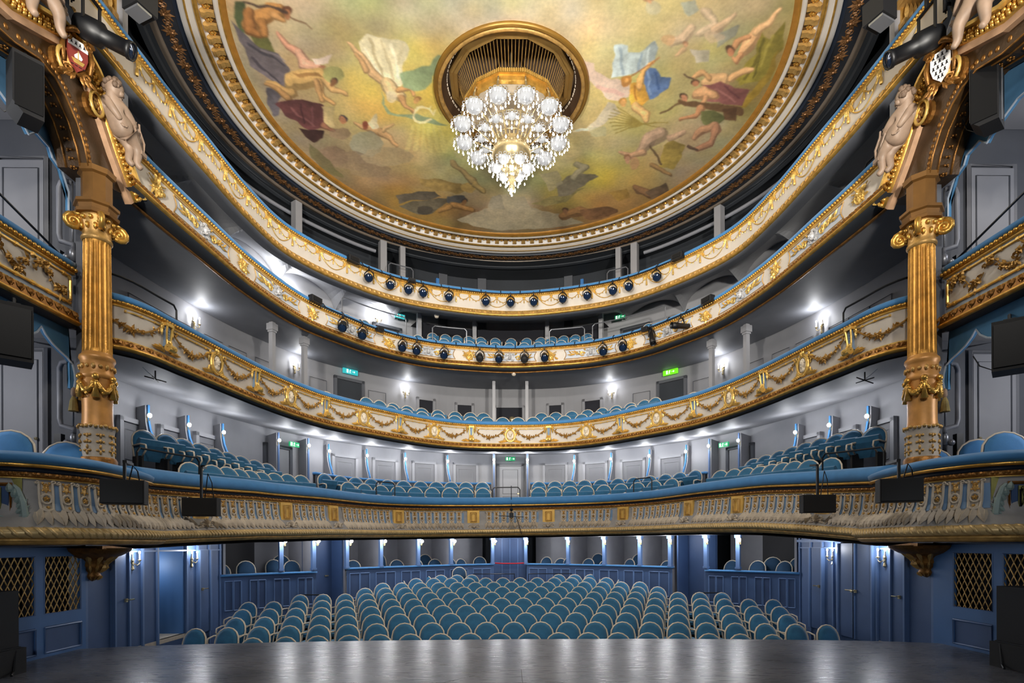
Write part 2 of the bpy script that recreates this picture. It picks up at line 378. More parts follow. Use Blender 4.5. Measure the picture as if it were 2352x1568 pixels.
# soffits and tier floors
T1z = lambda c: c
q = ruled(T1, .1, 1.80, W, -.4, 1.86, 90, rows=2); struct(q.build('ceiling', GREYC, smooth=True), 'grey ceiling under the first tier')
q = ruled(T2, .02, 4.49, W, .02, 4.79, 90, rows=3); struct(q.build('ceiling', GREYC2 := mat('pale_soffit', (168, 168, 172), .6, 0, .1, 1.4), smooth=True), 'pale smooth ceiling under the second tier')
q = ruled(T3, -.2, 7.04, W, .02, 7.12, 90, rows=3, l1=12.0); struct(q.build('ceiling', GREYC, smooth=True), 'grey smooth ceiling under the third tier')
nb = 15
def lun(s, w):
    u = np.abs(((s/(2*W.L)*nb+.5) % 1)-.5)*2                    # 0 at rib, 1 mid bay
    arch = np.sqrt(np.clip(1-(1-u)**2*1.0, 0, 1))
    return (arch-1)*.62*np.clip((np.abs(s)-3.7)/.8, 0, 1)*np.clip((w-.25)/.75, 0, 1)**1.2
q = ruled(T4, -.02, 8.66, W, .02, 9.45, 241, rows=12, zmod=lun, l1=12.2); struct(q.build('ceiling', mat('vault_paint', (150, 151, 155), .6, 0, .08, 1.5)), 'grey vaulted ceiling with lunettes under the top gallery')
q = ruled(T4, -1.0, 10.9, W, .02, 11.0, 60, l1=12.2); struct(q.build('ceiling', CHAR), 'charcoal ceiling of the top gallery')
for c, n, z, lab, st in ((T1, -.3, 2.2, 'floor of the first tier loges', .1), (T2, -.15, 4.66, 'floor of the second tier', .5), (T3, -.15, 7.12, 'floor of the third tier', .55), (T4, -.15, 8.8, 'floor of the top gallery', .6)):
    q = MB()
    cl = min(c.L, 12.0); up = .5 if c is T4 else 0; R = [(c.at(np.linspace(-cl, cl, 80), n, z+up*.1)), (c.at(np.linspace(-cl, cl, 80), n-.85, z+up)), (c.at(np.linspace(-cl, cl, 80), n-.85, z+up+st/2)), (W.at(np.linspace(-W.L, W.L, 80), 0, z+st/2+up*1.2))]
    q.add(np.vstack(R), grid(None, 80, 4)); struct(q.build('floor', FLOORB), 'blue carpeted stepped '+lab)

# ------------------------------------------------------------------ ceiling cornice (concentric rings round the painting)
CC = (0, 12.0)
def ringsweep(prof, a0, a1, k=160):
    A = np.linspace(a0, a1, k); q = len(prof); mb = MB()
    V = np.array([(CC[0]+r*math.cos(a), CC[1]+r*math.sin(a), z) for a in A for r, z in prof])
    return mb.add(V, [(i*q+j, i*q+j+1, (i+1)*q+j+1, (i+1)*q+j) for i in range(k-1) for j in range(q-1)])
A0, A1 = 0, 2*PI
EYE = 1.6
cor = thing('ceiling_cornice', 'cream and gold round cornice with modillions framing the painted ceiling', 'cornice', (0, 12, 11.2))
ringsweep([(5.44, EYE+9.69), (5.46, EYE+9.63), (5.54, EYE+9.62)], A0, A1).build('inner_gilt_band', mat('brown_gilt_band', (176, 124, 52), .4, .4, .15, 6), cor, True)
ringsweep([(5.54, EYE+9.62), (5.555, EYE+9.60), (5.57, EYE+9.62)], A0, A1).build('gilt_cord', GOLD, cor, True)
ringsweep([(5.57, EYE+9.62), (5.6, EYE+9.58), (5.64, EYE+9.58), (5.66, EYE+9.62)], A0, A1).build('pale_fillet', CREAM, cor, True)
ringsweep([(5.66, EYE+9.66), (5.86, EYE+9.65)], A0, A1).build('modillion_bed', mat('umber_gilding', (84, 60, 34), .5, .4, .2, 8), cor)
ringsweep([(5.86, EYE+9.65), (5.905, EYE+9.60), (5.905, EYE+9.52)], A0, A1).build('pale_riser', WHITE, cor)
ringsweep([(5.9, EYE+9.53), (5.93, EYE+9.495), (5.96, EYE+9.49), (5.985, EYE+9.51)], A0, A1).build('bead_moulding', GOLD, cor, True)
ringsweep([(5.985, EYE+9.53), (6.03, EYE+9.47), (6.08, EYE+9.46), (6.09, EYE+9.45)], A0, A1).build('cyma', CREAM, cor, True)
ringsweep([(6.085, EYE+9.455), (6.1, EYE+9.435), (6.12, EYE+9.445)], A0, A1).build('gilt_line', GOLD, cor, True)
ringsweep([(6.12, EYE+9.455), (6.15, EYE+9.42), (6.2, EYE+9.41), (6.21, EYE+9.42)], A0, A1).build('outer_cyma', mat('grey_cream', (170, 166, 162), .5), cor, True)
ringsweep([(6.21, EYE+9.46), (6.26, EYE+9.45), (6.28, EYE+9.39)], A0, A1).build('navy_cove', NAVY, cor, True)
ringsweep([(6.28, EYE+9.40), (6.64, EYE+9.40)], A0, A1).build('frieze', mat('dark_frieze', (40, 42, 48), .5, .1, .2, 6), cor)
ringsweep([(6.64, EYE+9.40), (6.655, EYE+9.36), (6.69, EYE+9.35), (6.72, EYE+9.37), (6.76, EYE+9.37)], A0, A1).build('outer_moulding', mat('dull_bronze_paint', (120, 108, 96), .4, .3, .1, 5), cor, True)
ringsweep([(6.76, EYE+9.375), (6.84, EYE+9.36), (6.86, EYE+9.30), (6.95, EYE+9.28), (6.97, EYE+9.4), (7.3, EYE+9.5), (7.3, EYE+10.2)], A0, A1).build('beam_ring', CHAR, cor)
md = MB()                                                # one modillion, pointing outwards (+x) at the origin
md.add([(x, y, z) for y in (-.055, .055) for x, z in ((0, 0), (.2, -.005), (.235, -.05), (.215, -.1), (.16, -.1), (.1, -.06), (0, -.05))],
       [tuple(range(7)), tuple(range(13, 6, -1))]+[(i, (i+1) % 7, 7+(i+1) % 7, 7+i) for i in range(7)])
md.tube([(.2, -.06, -.055), (.2, .06, -.055)], .05, 8)
me_m = md.build('modillion', GOLDM)
rs = MB()
for k in range(6): rs.ball((.05*math.cos(k*PI/3), .05*math.sin(k*PI/3), 0), (.032, .032, .018), 6, 3)
rs.ball((0, 0, -.02), .03, 6, 4); me_r = rs.build('rosette', GOLD)
NM = 132
for k in range(NM):
    a = 2*PI*(k+.5)/NM
    if math.sin(a) < -.42: continue
    for src, r, z, aa in ((me_m, 5.665, EYE+9.655, a), (me_r, 5.79, EYE+9.64, a+PI/NM)):
        o = src.copy(); COL.objects.link(o); o.parent = cor
        o.matrix_basis = Matrix.Translation((r*math.cos(aa), r*math.sin(aa), z-11.2))@Matrix.Rotation(aa, 4, 'Z')
for o in (me_m, me_r): bpy.data.objects.remove(o)
# frieze sprays
fr = MB()
for k in range(5): fr.leaf(0, 0, PI*k/4, .13, .06, 0, .02, 2); 
fr.scroll(-.12, -.02, .07, 0, 1.2, .012, 0, 1, 10, 4).scroll(.12, -.02, .07, 0, 1.2, .012, PI, -1, 10, 4).rosette(0, -.02, .07, 0, 6)
v = fr.verts(); fm = MB(); fm.add(np.stack([v[:, 2], v[:, 0], -v[:, 1]], 1), fr.f); fo = fm.build('frieze_spray', mat('tarnished_bronze', (112, 78, 46), .45, .5, .3, 20))
for k in range(112):
    a = 2*PI*(k+.5)/112
    if math.sin(a) < -.42: continue
    o = fo.copy(); COL.objects.link(o); o.parent = cor
    o.matrix_basis = Matrix.Translation((6.45*math.cos(a), 6.45*math.sin(a), EYE+9.40-11.2))@Matrix.Rotation(a+(PI if k % 2 else 0), 4, 'Z')@Matrix.Scale(1.25, 4)
bpy.data.objects.remove(fo)
q = MB()                                                 # flat ceiling outside the cornice towards the stage

# ------------------------------------------------------------------ tier fronts
def beads(c, s0, s1, n, z, r, step, mb=None):
    mb = mb or MB()
    for s in np.arange(s0, s1, step):
        p = c.at(s, n, z); mb.ball(p, r, 6, 4)
    return mb
def leaves_band(c, s0, s1, n, z, L, step, tilt=.5, flare=0.):
    loc = MB()
    for i, s in enumerate(np.arange(s0, s1, step)):
        loc.leaf(s, z, -PI/2+(tilt if i % 2 else -tilt), L, step*1.1, n, L*.3, 2)
    v = loc.verts().copy(); v[:, 1] += flare*(z-v[:, 2]); o = MB(); o.add(c.at(v[:, 0], v[:, 1], v[:, 2]), loc.f); return o
def frontset(root, c, H, L, pz, cz, bz, panel_m, beadr, dark=True, bandh=.09, under=.12, e=.06):
    """cushion, bead moulding, panel, leaf moulding and fillets of one upper tier front"""
    s0, s1 = -L, L
    sweep(c, [(-.3, H-.02), (-.3, H+.10), (-.24, H+.125), (-.02, H+.115), (.045, H+.075), (.055, H+.03), (.04, H), (-.1, H-.01)], s0, s1, .12, True).build('rail_cushion', VELV, root, True)
    m = sweep(c, [(.02, H), (.042, H-.012), (.045, H-.03), (.035, H-.052), (.015, H-pz)], s0, s1, .12); beads(c, s0, s1, .043, H-.03, beadr, beadr*2.35, m)
    m.build('bead_moulding', GOLD, root, True, kind='stuff')
    sweep(c, [(.015, H-pz), (.03, H-pz-.008), (.03, H-pz-.018), (.0, H-pz-.025)], s0, s1, .12).build('gilt_fillet', GOLDL, root, True)
    sweep(c, [(.0, H-pz-.02), (.0, H-cz)], s0, s1, .12).build('panel', panel_m, root, True)
    sweep(c, [(0, H-cz+.005), (.03, H-cz-.01), (e*.8, H-cz-.035)], s0, s1, .12).build('gilt_cyma', GOLDL, root, True)
    m = sweep(c, [(e*.7, H-cz-.03), (e, H-cz-.04), (e+.03, H-cz-.04-bandh)], s0, s1, .12)
    m.join(leaves_band(c, s0, s1, e+.005, H-cz-.038, bandh*.95, .075, .45, .3)); m.build('leaf_moulding', GOLDD if dark else GOLDM, root, False, kind='stuff')
    zb = H-cz-.045-bandh
    sweep(c, [(e+.03, zb+.006), (e+.055, zb-.008), (e+.05, zb-.035), (e+.02, zb-.05), (e-.01, zb-.055)], s0, s1, .12).build('gilt_fillet', GOLD, root, True)
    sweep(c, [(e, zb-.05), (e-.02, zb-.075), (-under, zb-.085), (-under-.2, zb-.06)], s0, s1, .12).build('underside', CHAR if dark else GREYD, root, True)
    return zb
def part(mb, c, s, z, nm, mt, root, smooth=False, n=0., label=None, kind=None):
    return mb.wrapped(c, s, z, n).build(nm, mt, root, smooth, label, kind)

# --- second tier: medallions, consoles, garlands
r2 = thing('balcony_front', 'cream second tier balcony front with portrait medallions, consoles and garlands', 'balcony', (0, 17.5, 5.0))
frontset(r2, T2, H2, 12.2, .065, .575, .8, CREAM, .026, True, .085, .05)
def oval(rx, rz, z, y, n=20): return [(rx*math.cos(2*PI*i/n), y, z+rz*math.sin(2*PI*i/n)) for i in range(n)]
def medallion():
    a = MB(); zc = -.33
    a.tube(oval(.15, .195, zc, .03), .026, 6, True).tube(oval(.118, .16, zc, .045), .01, 5, True)
    for s in (-1, 1):
        for k in range(4): a.leaf(s*(.10+.05*k), zc-.2-.005*k, PI/2-s*(1.0+.12*k), .13, .06, .02, .03, 3)
        a.scroll(s*.15, -.16, .045, .03, 1.3, .014, PI/2, -s, 10, 4); a.leaf(s*.17, -.19, PI/2-s*1.9, .14, .06, .02, .03, 3)
        a.leaf(s*.19, zc, PI/2-s*.15, .14, .05, .015, .02, 3); a.leaf(s*.18, zc-.08, -PI/2+s*.3, .13, .05, .015, .02, 3)
    for k in range(5): a.leaf(0, -.15, PI/2+(k-2)*.55, .1, .05, .045, .03, 3)
    a.ball((0, -.02+.08, -.14), .028, 6, 4)
    b = MB(); n = 18
    b.add([(0, .03, zc)]+[(.12*math.cos(2*PI*i/n), .02, zc+.162*math.sin(2*PI*i/n)) for i in range(n)], [(0, 1+i, 1+(i+1) % n) for i in range(n)])
    b.ball((0, .045, zc+.03), (.052, .04, .072), 8, 6).ball((.018, .08, zc+.025), (.014, .02, .02), 5, 4)
    b.ball((0, .03, zc-.09), (.085, .03, .045), 8, 4).ball((0, .04, zc-.045), (.028, .03, .045), 6, 4)
    for k in range(6): b.ball((.05*math.cos(k*PI/5), .04, zc+.06+.05*math.sin(k*PI/5)), .024, 5, 4)
    for sx in (-1, 1): b.ball((.018+sx*.018, .082, zc+.045), (.009, .006, .006), 5, 3)
    b.ball((.016, .082, zc-.005), (.018, .006, .006), 5, 3).ball((0, .07, zc-.028), (.03, .02, .016), 6, 4)
    return a, b
def console():
    a = MB(); b = MB()
    a.prism([(-.085, -.07), (.085, -.07), (.085, -.12), (-.085, -.12)], 0, .1)
    for sx in (-1, 1):
        a.tube([(sx*.062, .085, -.12), (sx*.055, .07, -.22), (sx*.045, .06, -.34), (sx*.06, .075, -.42), (sx*.075, .1, -.47)], .016, 5)
        a.rosette(sx*.11, -.125, .06, .04, 5); a.leaf(sx*.12, -.15, -PI/2, .14, .06, .03, .03, 3)
        for k in range(3): a.leaf(sx*(.06+.05*k), -.545+.01*k, PI/2-sx*(.9+.3*k), .16, .06, .03, .04, 3)
        a.leaf(sx*.07, -.5, PI/2-sx*1.5, .2, .07, .02, .03, 3)
    a.tube([(-.075, .1, -.48), (.075, .1, -.48)], .062, 9).ball((0, .165, -.48), .03, 6, 4)
    for k in range(3): a.leaf(0, -.42, PI/2+(k-1)*.6, .09, .05, .07, .03, 3)
    b.prism([(-.055, -.12), (.055, -.12), (.042, -.34), (.062, -.45), (-.062, -.45), (-.042, -.34)], 0, .055)
    for k in range(5): b.ball((0, .06, -.15-.045*k), (.012, .012, .018), 5, 4)
    return a, b
def garland(x0, x1, z0, zm, seed=0, flowers=3):
    a = MB(); rr = random.Random(seed); n = 14; P = []
    for i in range(n):
        t = i/(n-1); P.append((x0+(x1-x0)*t, .025+.02*math.sin(PI*t), z0+(zm-z0)*math.sin(PI*t)**.9))
    a.tube(P, [.011+.008*math.sin(PI*i/(n-1)) for i in range(n)], 5)
    for i in range(1, n-1):
        for q in (0, 1):
            a.leaf(P[i][0], P[i][2], rr.uniform(0, 2*PI), rr.uniform(.06, .10), .04, .03, .025, 2)
    for k, t in enumerate((.5, .36, .66)[:flowers]):
        i = int(t*(n-1)); x, y, z = P[i]
        a.rosette(x, z, .062 if k == 0 else .042, .045, 6, .035)
        if k == 0:
            for q in range(5): a.leaf(x, z, q*1.26, .11, .05, .035, .02, 2)
    return a
S2 = 2.43
for i in range(-4, 5):
    s = i*S2-.02
    a, b = medallion(); p = part(a, T2, s, H2, 'medallion', GOLDL, r2); part(b, T2, s, H2, 'portrait', PLASTER, p, True, label='plaster profile portrait relief')
for i in range(-5, 5):
    s = (i+.5)*S2-.03
    a, b = console(); p = part(a, T2, s, H2, 'console', GOLDL, r2); part(b, T2, s, H2, 'console_inset', PALEBL, p, label='pale blue inset')
    for sx in (-1, 1):
        if abs(s+sx*1.2) > 12.25: continue
        lo, hi = sorted((sx*.12, sx*1.06))
        part(garland(lo, hi, -.15, -.40, i*2+sx), T2, s, H2, 'garland', FLOWER, r2)
        g = MB().tube([(lo, .02, -.135), ((lo+hi)/2, .02, -.135), (hi, .02, -.135)], .013, 5)
        for k in range(4): g.tube([(lo+(hi-lo)*(k+.5)/4-.012, .02, -.135), (lo+(hi-lo)*(k+.5)/4+.012, .02, -.135)], .022, 6)
        part(g, T2, s, H2, 'reed_rod', GOLDL, r2)

# --- third tier: masks in bowed frames, trophies
r3 = thing('balcony_front', 'cream third tier balcony front with masks, scrolls and gilt trophies', 'balcony', (0, 17.5, 7.3))
frontset(r3, T3, H3, 12.02, .06, .435, .62, CREAM, .03, True, .08, .1)
sweep(T3, [(-.2, H3-.64), (-.17, H3-.67), (-.2, H3-.69), (-.26, H3-.66)], -12.02, 12.02, .12).build('lower_gilt_line', GOLDD, r3, True)
def maskpanel():
    fr = MB(); w = .84; zt, zb = -.115, -.40; bow = .07
    pts = [(-w, zt), (w, zt)]+[(w-bow*math.sin(PI*k/6), zt+(zb-zt)*k/6) for k in range(1, 6)]+[(w, zb), (-w, zb)]+[(-w+bow*math.sin(PI*k/6), zb+(zt-zb)*k/6) for k in range(1, 6)]
    P = []
    for i, (x, z) in enumerate(pts):
        P.append((x, .012, z)); x2, z2 = pts[(i+1) % len(pts)]
        if abs(x2-x) > .5:
            for k in range(1, 8): P.append((x+(x2-x)*k/8, .012, z))
    fr.tube(P, .011, 4, True)
    bg = MB().add([(x, .004, z) for x in np.linspace(-w+.05, w-.05, 9) for z in (zt-.015, zb+.015)], [(2*i, 2*i+1, 2*i+3, 2*i+2) for i in range(8)])
    ms = MB(); zc = -.265
    ms.ball((0, .05, zc+.01), (.06, .05, .085), 8, 6).ball((0, .105, zc), (.014, .018, .02), 5, 4).ball((0, .06, zc-.05), (.03, .04, .02), 6, 4)
    for sx in (-1, 1):
        ms.ball((sx*.024, .094, zc+.028), (.013, .008, .008), 5, 3).ball((sx*.03, .09, zc-.015), (.02, .02, .02), 5, 4)
        ms.prism([(sx*.05, zc+.1), (sx*.13, zc+.05), (sx*.1, zc), (sx*.14, zc-.06), (sx*.06, zc-.11), (sx*.05, zc)], 0, .035)
        ms.scroll(sx*.1, zc+.07, .04, .04, 1.2, .013, 0, sx, 9, 4).scroll(sx*.09, zc-.08, .04, .04, 1.2, .013, 0, -sx, 9, 4)
    ms.prism([(-.05, zc+.08), (.05, zc+.08), (.035, zc+.13), (-.035, zc+.13)], 0, .05).ball((0, .02, zc+.12), (.05, .05, .03), 8, 4).prism([(-.05, zc-.1), (.05, zc-.1), (.03, zc-.13), (-.03, zc-.13)], 0, .03)
    sc = MB()
    for sx in (-1, 1):
        sc.scroll(sx*.26, zc-.02, .075, .03, 1.5, .016, PI/2, -sx, 16, 5).scroll(sx*.42, zc+.02, .055, .03, 1.4, .013, -PI/2, sx, 14, 5)
        for k in range(9):
            sc.leaf(sx*(.17+.055*k), zc+.03*math.sin(k*1.7), PI/2-sx*(1.2+.5*math.sin(k*2.1)), .13, .05, .02, .03, 3)
        sc.leaf(sx*.55, zc-.02, PI/2-sx*1.5, .2, .05, .015, .02, 3); sc.leaf(sx*.5, zc+.04, PI/2-sx*1.1, .14, .04, .015, .02, 3)
        sc.leaf(sx*.16, zc+.08, PI/2-sx*.9, .1, .05, .03, .02, 3)
    return fr, bg, ms, sc
def trophy(seed):
    a = MB(); r = random.Random(seed); zc = -.27
    a.tube(oval(.1, .1, zc-.02, .03, 16), .02, 5, True).ball((0, .02, zc-.02), (.085, .035, .085), 8, 5)
    for k in range(4):
        an = .5+k*.75; L = .2; a.tube([(-L*math.cos(an), .03, zc-L*.62*math.sin(an)), (0, .055, zc), (L*math.cos(an), .03, zc+L*.62*math.sin(an))], [.008, .014, .008], 4)
    for k in range(12):
        an = r.uniform(0, 2*PI); q = r.uniform(.05, .17); a.leaf(q*math.cos(an), zc+q*.7*math.sin(an), an+r.uniform(-.5, .5), r.uniform(.07, .13), .05, .03, .03, 3)
    a.tube([(-.2, .03, zc+.12), (-.08, .03, zc+.07), (0, .03, zc+.13), (.08, .03, zc+.07), (.2, .03, zc+.12)], .012, 4)
    a.rosette(0, zc+.03, .06, .06, 6); return a
S3 = 2.53
for i in range(-4, 5):
    s = i*S3-.03
    if abs(s) < 11.3:
        fr_, bg, ms, sc = maskpanel()
        p = part(fr_, T3, s, H3, 'frame_moulding', GOLDM, r3); part(bg, T3, s, H3, 'frame_field', mat('field_paint', (178, 184, 194), .55) if 'field_paint' not in MATS else MATS['field_paint'], p, label='pale blue grey field')
        p = part(sc, T3, s, H3, 'scroll_relief', GOLDL, r3); part(ms, T3, s, H3, 'mask', mat('mask_paint', (176, 176, 178), .45, .15, .2, 20) if 'mask_paint' not in MATS else MATS['mask_paint'], p, label='silvery grey theatre mask in a cartouche')
for i in range(-5, 5):
    s = (i+.5)*S3-.03
    if abs(s) < 11.9: part(trophy(i), T3, s, H3, 'trophy', GOLDL, r3)

# --- top gallery: swags, bows and tassels
r4 = thing('balcony_front', 'cream top gallery balcony front with gilt swags and tassels', 'balcony', (0, 17.5, 9.0))
frontset(r4, T4, H4, 13.2, .075, .52, .72, CREAM, .026, False, .1, .05)
def swagunit(w, lower):
    a = MB()
    for k in range(5): a.leaf((k-2)*.03, -.11, PI/2+PI+(k-2)*.22, .13, .035, .02, .02, 3)
    for sx in (-1, 1):
        a.leaf(sx*.02, -.12, PI/2-sx*1.1, .14, .06, .02, .03, 3); a.leaf(sx*.03, -.14, PI/2-sx*2.1, .12, .04, .015, .02, 3)
        a.scroll(sx*.09, -.13, .035, .025, 1.2, .009, PI/2, -sx, 9, 4)
    a.lathe([(.006, 0), (.016, -.03), (.012, -.05), (.022, -.08), (.028, -.15), (.02, -.18)], 6, (0, .03, -.2))
    a.rosette(w/2, -.15, .045, .02, 5); a.lathe([(.005, 0), (.014, -.03), (.018, -.1), (.008, -.12)], 5, (w/2, .025, -.18))
    for k in range(3): a.leaf(w/2, -.15, PI/2+(k-1)*.8, .07, .04, .02, .02, 2)
    for x0, x1 in ((.03, w/2), (w/2, w-.03)):
        P = [(x0+(x1-x0)*t, .022, -.15-.12*math.sin(PI*t)) for t in np.linspace(0, 1, 9)]; a.tube(P, .0095, 4)
        for t in (2, 4, 6): a.leaf(P[t][0], P[t][2], -PI/2, .05, .03, .02, .015, 2)
    if lower:
        P = [(.06+(w-.12)*t, .02, -.2-.22*math.sin(PI*t)**.8) for t in np.linspace(0, 1, 13)]; a.tube(P, .011, 4)
    return a
S4 = .85
for i in range(-15, 16):
    s = i*S4
    if abs(s) < 12.7: part(swagunit(S4, i % 2), T4, s, H4, 'swag', GOLDL, r4)

# --- first tier front (also used for the stage box fronts)
FZ = [-.95, -.74, -.66, -.58, -.45, -.16]; FN = [.22, .22, .15, .08, .03, 0.]
def facen(z): return np.interp(z, FZ, FN)
def onface(mb):
    v = mb.verts().copy(); v[:, 1] += facen(v[:, 2]); o = MB(); o.add(v, mb.f); return o
def strap(w):
    a = MB(); g = MB(); h = w*.31
    for sx in (-1, 1):
        a.tube([(sx*h, .014, -.21), (sx*h, .016, -.35), (sx*(h-.004), .018, -.45), (sx*(h-.012), .02, -.53)], .015, 5)
        a.scroll(sx*(w*.5-.024), -.205, .024, .022, 1.0, .011, PI, -sx, 8, 4)
    a.add([(x*h, .008, z) for z in (-.2, -.33, -.45, -.54) for x in (-1, 1)], [(0, 1, 3, 2), (2, 3, 5, 4), (4, 5, 7, 6)])
    a.tube(oval(h*.74, .055, -.40, .02, 10), .014, 5, True)
    for k in (-1, 0, 1): a.leaf(k*h*.75, -.525, -PI/2+k*.25, .19, w*.38, .012, .075, 4)
    for sx in (-1, 1): a.leaf(sx*w*.47, -.555, -PI/2, .16, w*.26, .004, .05, 3)
    a.tube([(-h*.9, .02, -.52), (0, .04, -.54), (h*.9, .02, -.52)], .015, 5)
    g.rosette(0, -.40, .038, .022, 5, .022).leaf(0, -.235, -PI/2, .1, .06, .016, .025, 3).rosette(0, -.245, .035, .02, 5, .02).ball((0, .045, -.50), .018, 6, 4)
    for sx in (-1, 1): g.ball((sx*.032, .02, -.3), .013, 5, 3).ball((sx*.03, .02, -.215), .016, 5, 3)
    return a, g
def slot(w):
    return MB().add([(x, .004, z) for z in (-.235, -.35, -.45, -.535) for x in (-w*.16, w*.16)], [(0, 1, 3, 2), (2, 3, 5, 4), (4, 5, 7, 6)])
def pilaster(w=.36):
    a = MB(); b = MB(); c = MB(); h = w/2
    a.add([(x, y, z) for z, y in ((-.175, .05), (-.34, .055), (-.48, .06), (-.6, .065), (-.72, .065)) for x in (-h, h)], [(2*i, 2*i+1, 2*i+3, 2*i+2) for i in range(4)])
    for sx in (-1, 1): a.add([(sx*h, yy, z) for z, y in ((-.175, .05), (-.34, .055), (-.48, .06), (-.6, .065), (-.72, .065)) for yy in (-.03, y)], [(2*i, 2*i+1, 2*i+3, 2*i+2) for i in range(4)])
    a.add([(-h, -.03, -.175), (h, -.03, -.175), (h, .05, -.175), (-h, .05, -.175)], [(0, 1, 2, 3)])
    b.tube([(-.09, .075, -.23), (.09, .075, -.23), (.09, .08, -.5), (-.09, .08, -.5)], .014, 4, True)
    b.tube([(-.055, .075, -.27), (.055, .075, -.27), (.055, .078, -.48), (-.055, .078, -.48)], .008, 4, True)
    for k in range(7): c.leaf(0, -.66, PI/2+(k-3)*.42, .13-.006*abs(k-3), .055, .08, .045, 3)
    for sx in (-1, 1): c.scroll(sx*.12, -.62, .05, .09, 1.3, .016, 0, sx, 10, 4).leaf(sx*.05, -.67, PI/2-sx*1.7, .15, .06, .08, .03, 3)
    c.ball((0, .12, -.66), .03, 6, 4)
    return a, b, c
TORG = mat('torus_gilding', (196, 168, 116), .42, .35, .15, 8)
COVEG = mat('coved_ground_paint', (140, 138, 138), .55, 0, .12, 6)
SLOTB = mat('slot_blue_paint', (104, 134, 168), .55, 0, .1, 6)
def t1front(root, c, H, s0, s1, pil, pitch, cush=.235, straps=True, tor=TORG, mould=GOLDM):
    sweep(c, [(-.34, H-.02), (-.34, H+cush-.05), (-.28, H+cush), (-.06, H+cush-.005), (.05, H+cush-.05), (.085, H+cush*.5), (.075, H+.03), (.03, H), (-.1, H-.01)], s0, s1, .1, True).build('rail_cushion', VELV, root, True)
    sweep(c, [(.03, H), (.075, H-.012), (.07, H-.035), (.03, H-.045)], s0, s1, .1).build('gilt_fillet', GOLD, root, True)
    sweep(c, [(.03, H-.04), (-.01, H-.06), (-.01, H-.085), (.02, H-.10)], s0, s1, .1).build('navy_cavetto', NAVY, root, True)
    m = sweep(c, [(.02, H-.098), (.045, H-.115), (.04, H-.145), (.01, H-.16)], s0, s1, .1); m.join(leaves_band(c, s0, s1, .04, H-.105, .045, .05, .3)); m.build('egg_moulding', GOLDD, root, kind='stuff')
    sweep(c, [(.01, H-.158), (.03, H-.166), (.012, H-.176)], s0, s1, .1).build('gilt_fillet', GOLDL, root, True)
    sweep(c, [(facen(z), H+z) for z in (-.165, -.3, -.45, -.52, -.58, -.62, -.66, -.7, -.74)], s0, s1, .1).build('coved_panel', COVEG, root, True)
    t = [(.22+.07*math.cos(a), H-.80+.065*math.sin(a)) for a in np.linspace(PI*.75, -PI*.6, 9)]
    m = sweep(c, t, s0, s1, .1); loc = MB()
    for s in np.arange(s0, s1, .075):
        loc.tube([(s+.05*q, .22+.068*math.cos(a), H-.80+.063*math.sin(a)) for q, a in ((-1, 1.8), (-.4, .8), (.2, -.2), (.8, -1.2))], [.01, .02, .02, .01], 5)
    v = loc.verts(); m.add(c.at(v[:, 0], v[:, 1], v[:, 2]), loc.f); m.build('gadroon_torus', tor, root, True, kind='stuff')
    sweep(c, [(.2, H-.86), (.225, H-.87), (.225, H-.895), (.2, H-.9), (.2, H-.915), (.17, H-.93), (.1, H-.94)], s0, s1, .1).build('lower_fillet', mould, root, True)
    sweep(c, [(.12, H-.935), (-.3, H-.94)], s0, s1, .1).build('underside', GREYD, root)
    for s in pil:
        a, b, q = pilaster(); p = part(a, c, s, H, 'pilaster_block', mat('ochre_gilding', (214, 172, 88), .5, .3, .12, 6) if 'ochre_gilding' not in MATS else MATS['ochre_gilding'], root); part(b, c, s, H, 'frame_moulding', GOLDM, p)
        part(onface(q) if 0 else q, c, s, H, 'shell', CREAMD, p, n=.09)
    if straps:
        k = int((s1-s0)/pitch); st = (s1-s0)/k
        for i in range(k):
            s = s0+(i+.5)*st
            if any(abs(s-x) < .18+pitch*.45 for x in pil): continue
            a, g = strap(pitch); p = part(onface(a), c, s, H, 'strapwork', CREAMD, root); part(onface(g), c, s, H, 'strap_ornament', GOLDM, p, kind='stuff'); part(onface(slot(pitch)), c, s+st/2, H, 'blue_slot', SLOTB, p)
r1 = thing('balcony_front', 'first tier balcony front with coved cream strapwork over pale blue', 'balcony', (0, 16.8, 2.4))
PIL = [-9.95, -7.73, -6.08, -3.44, -1.14, 1.12, 3.41, 6.06, 7.75, 9.95]
t1front(r1, T1, H1, -11.3, 11.3, PIL, .222)

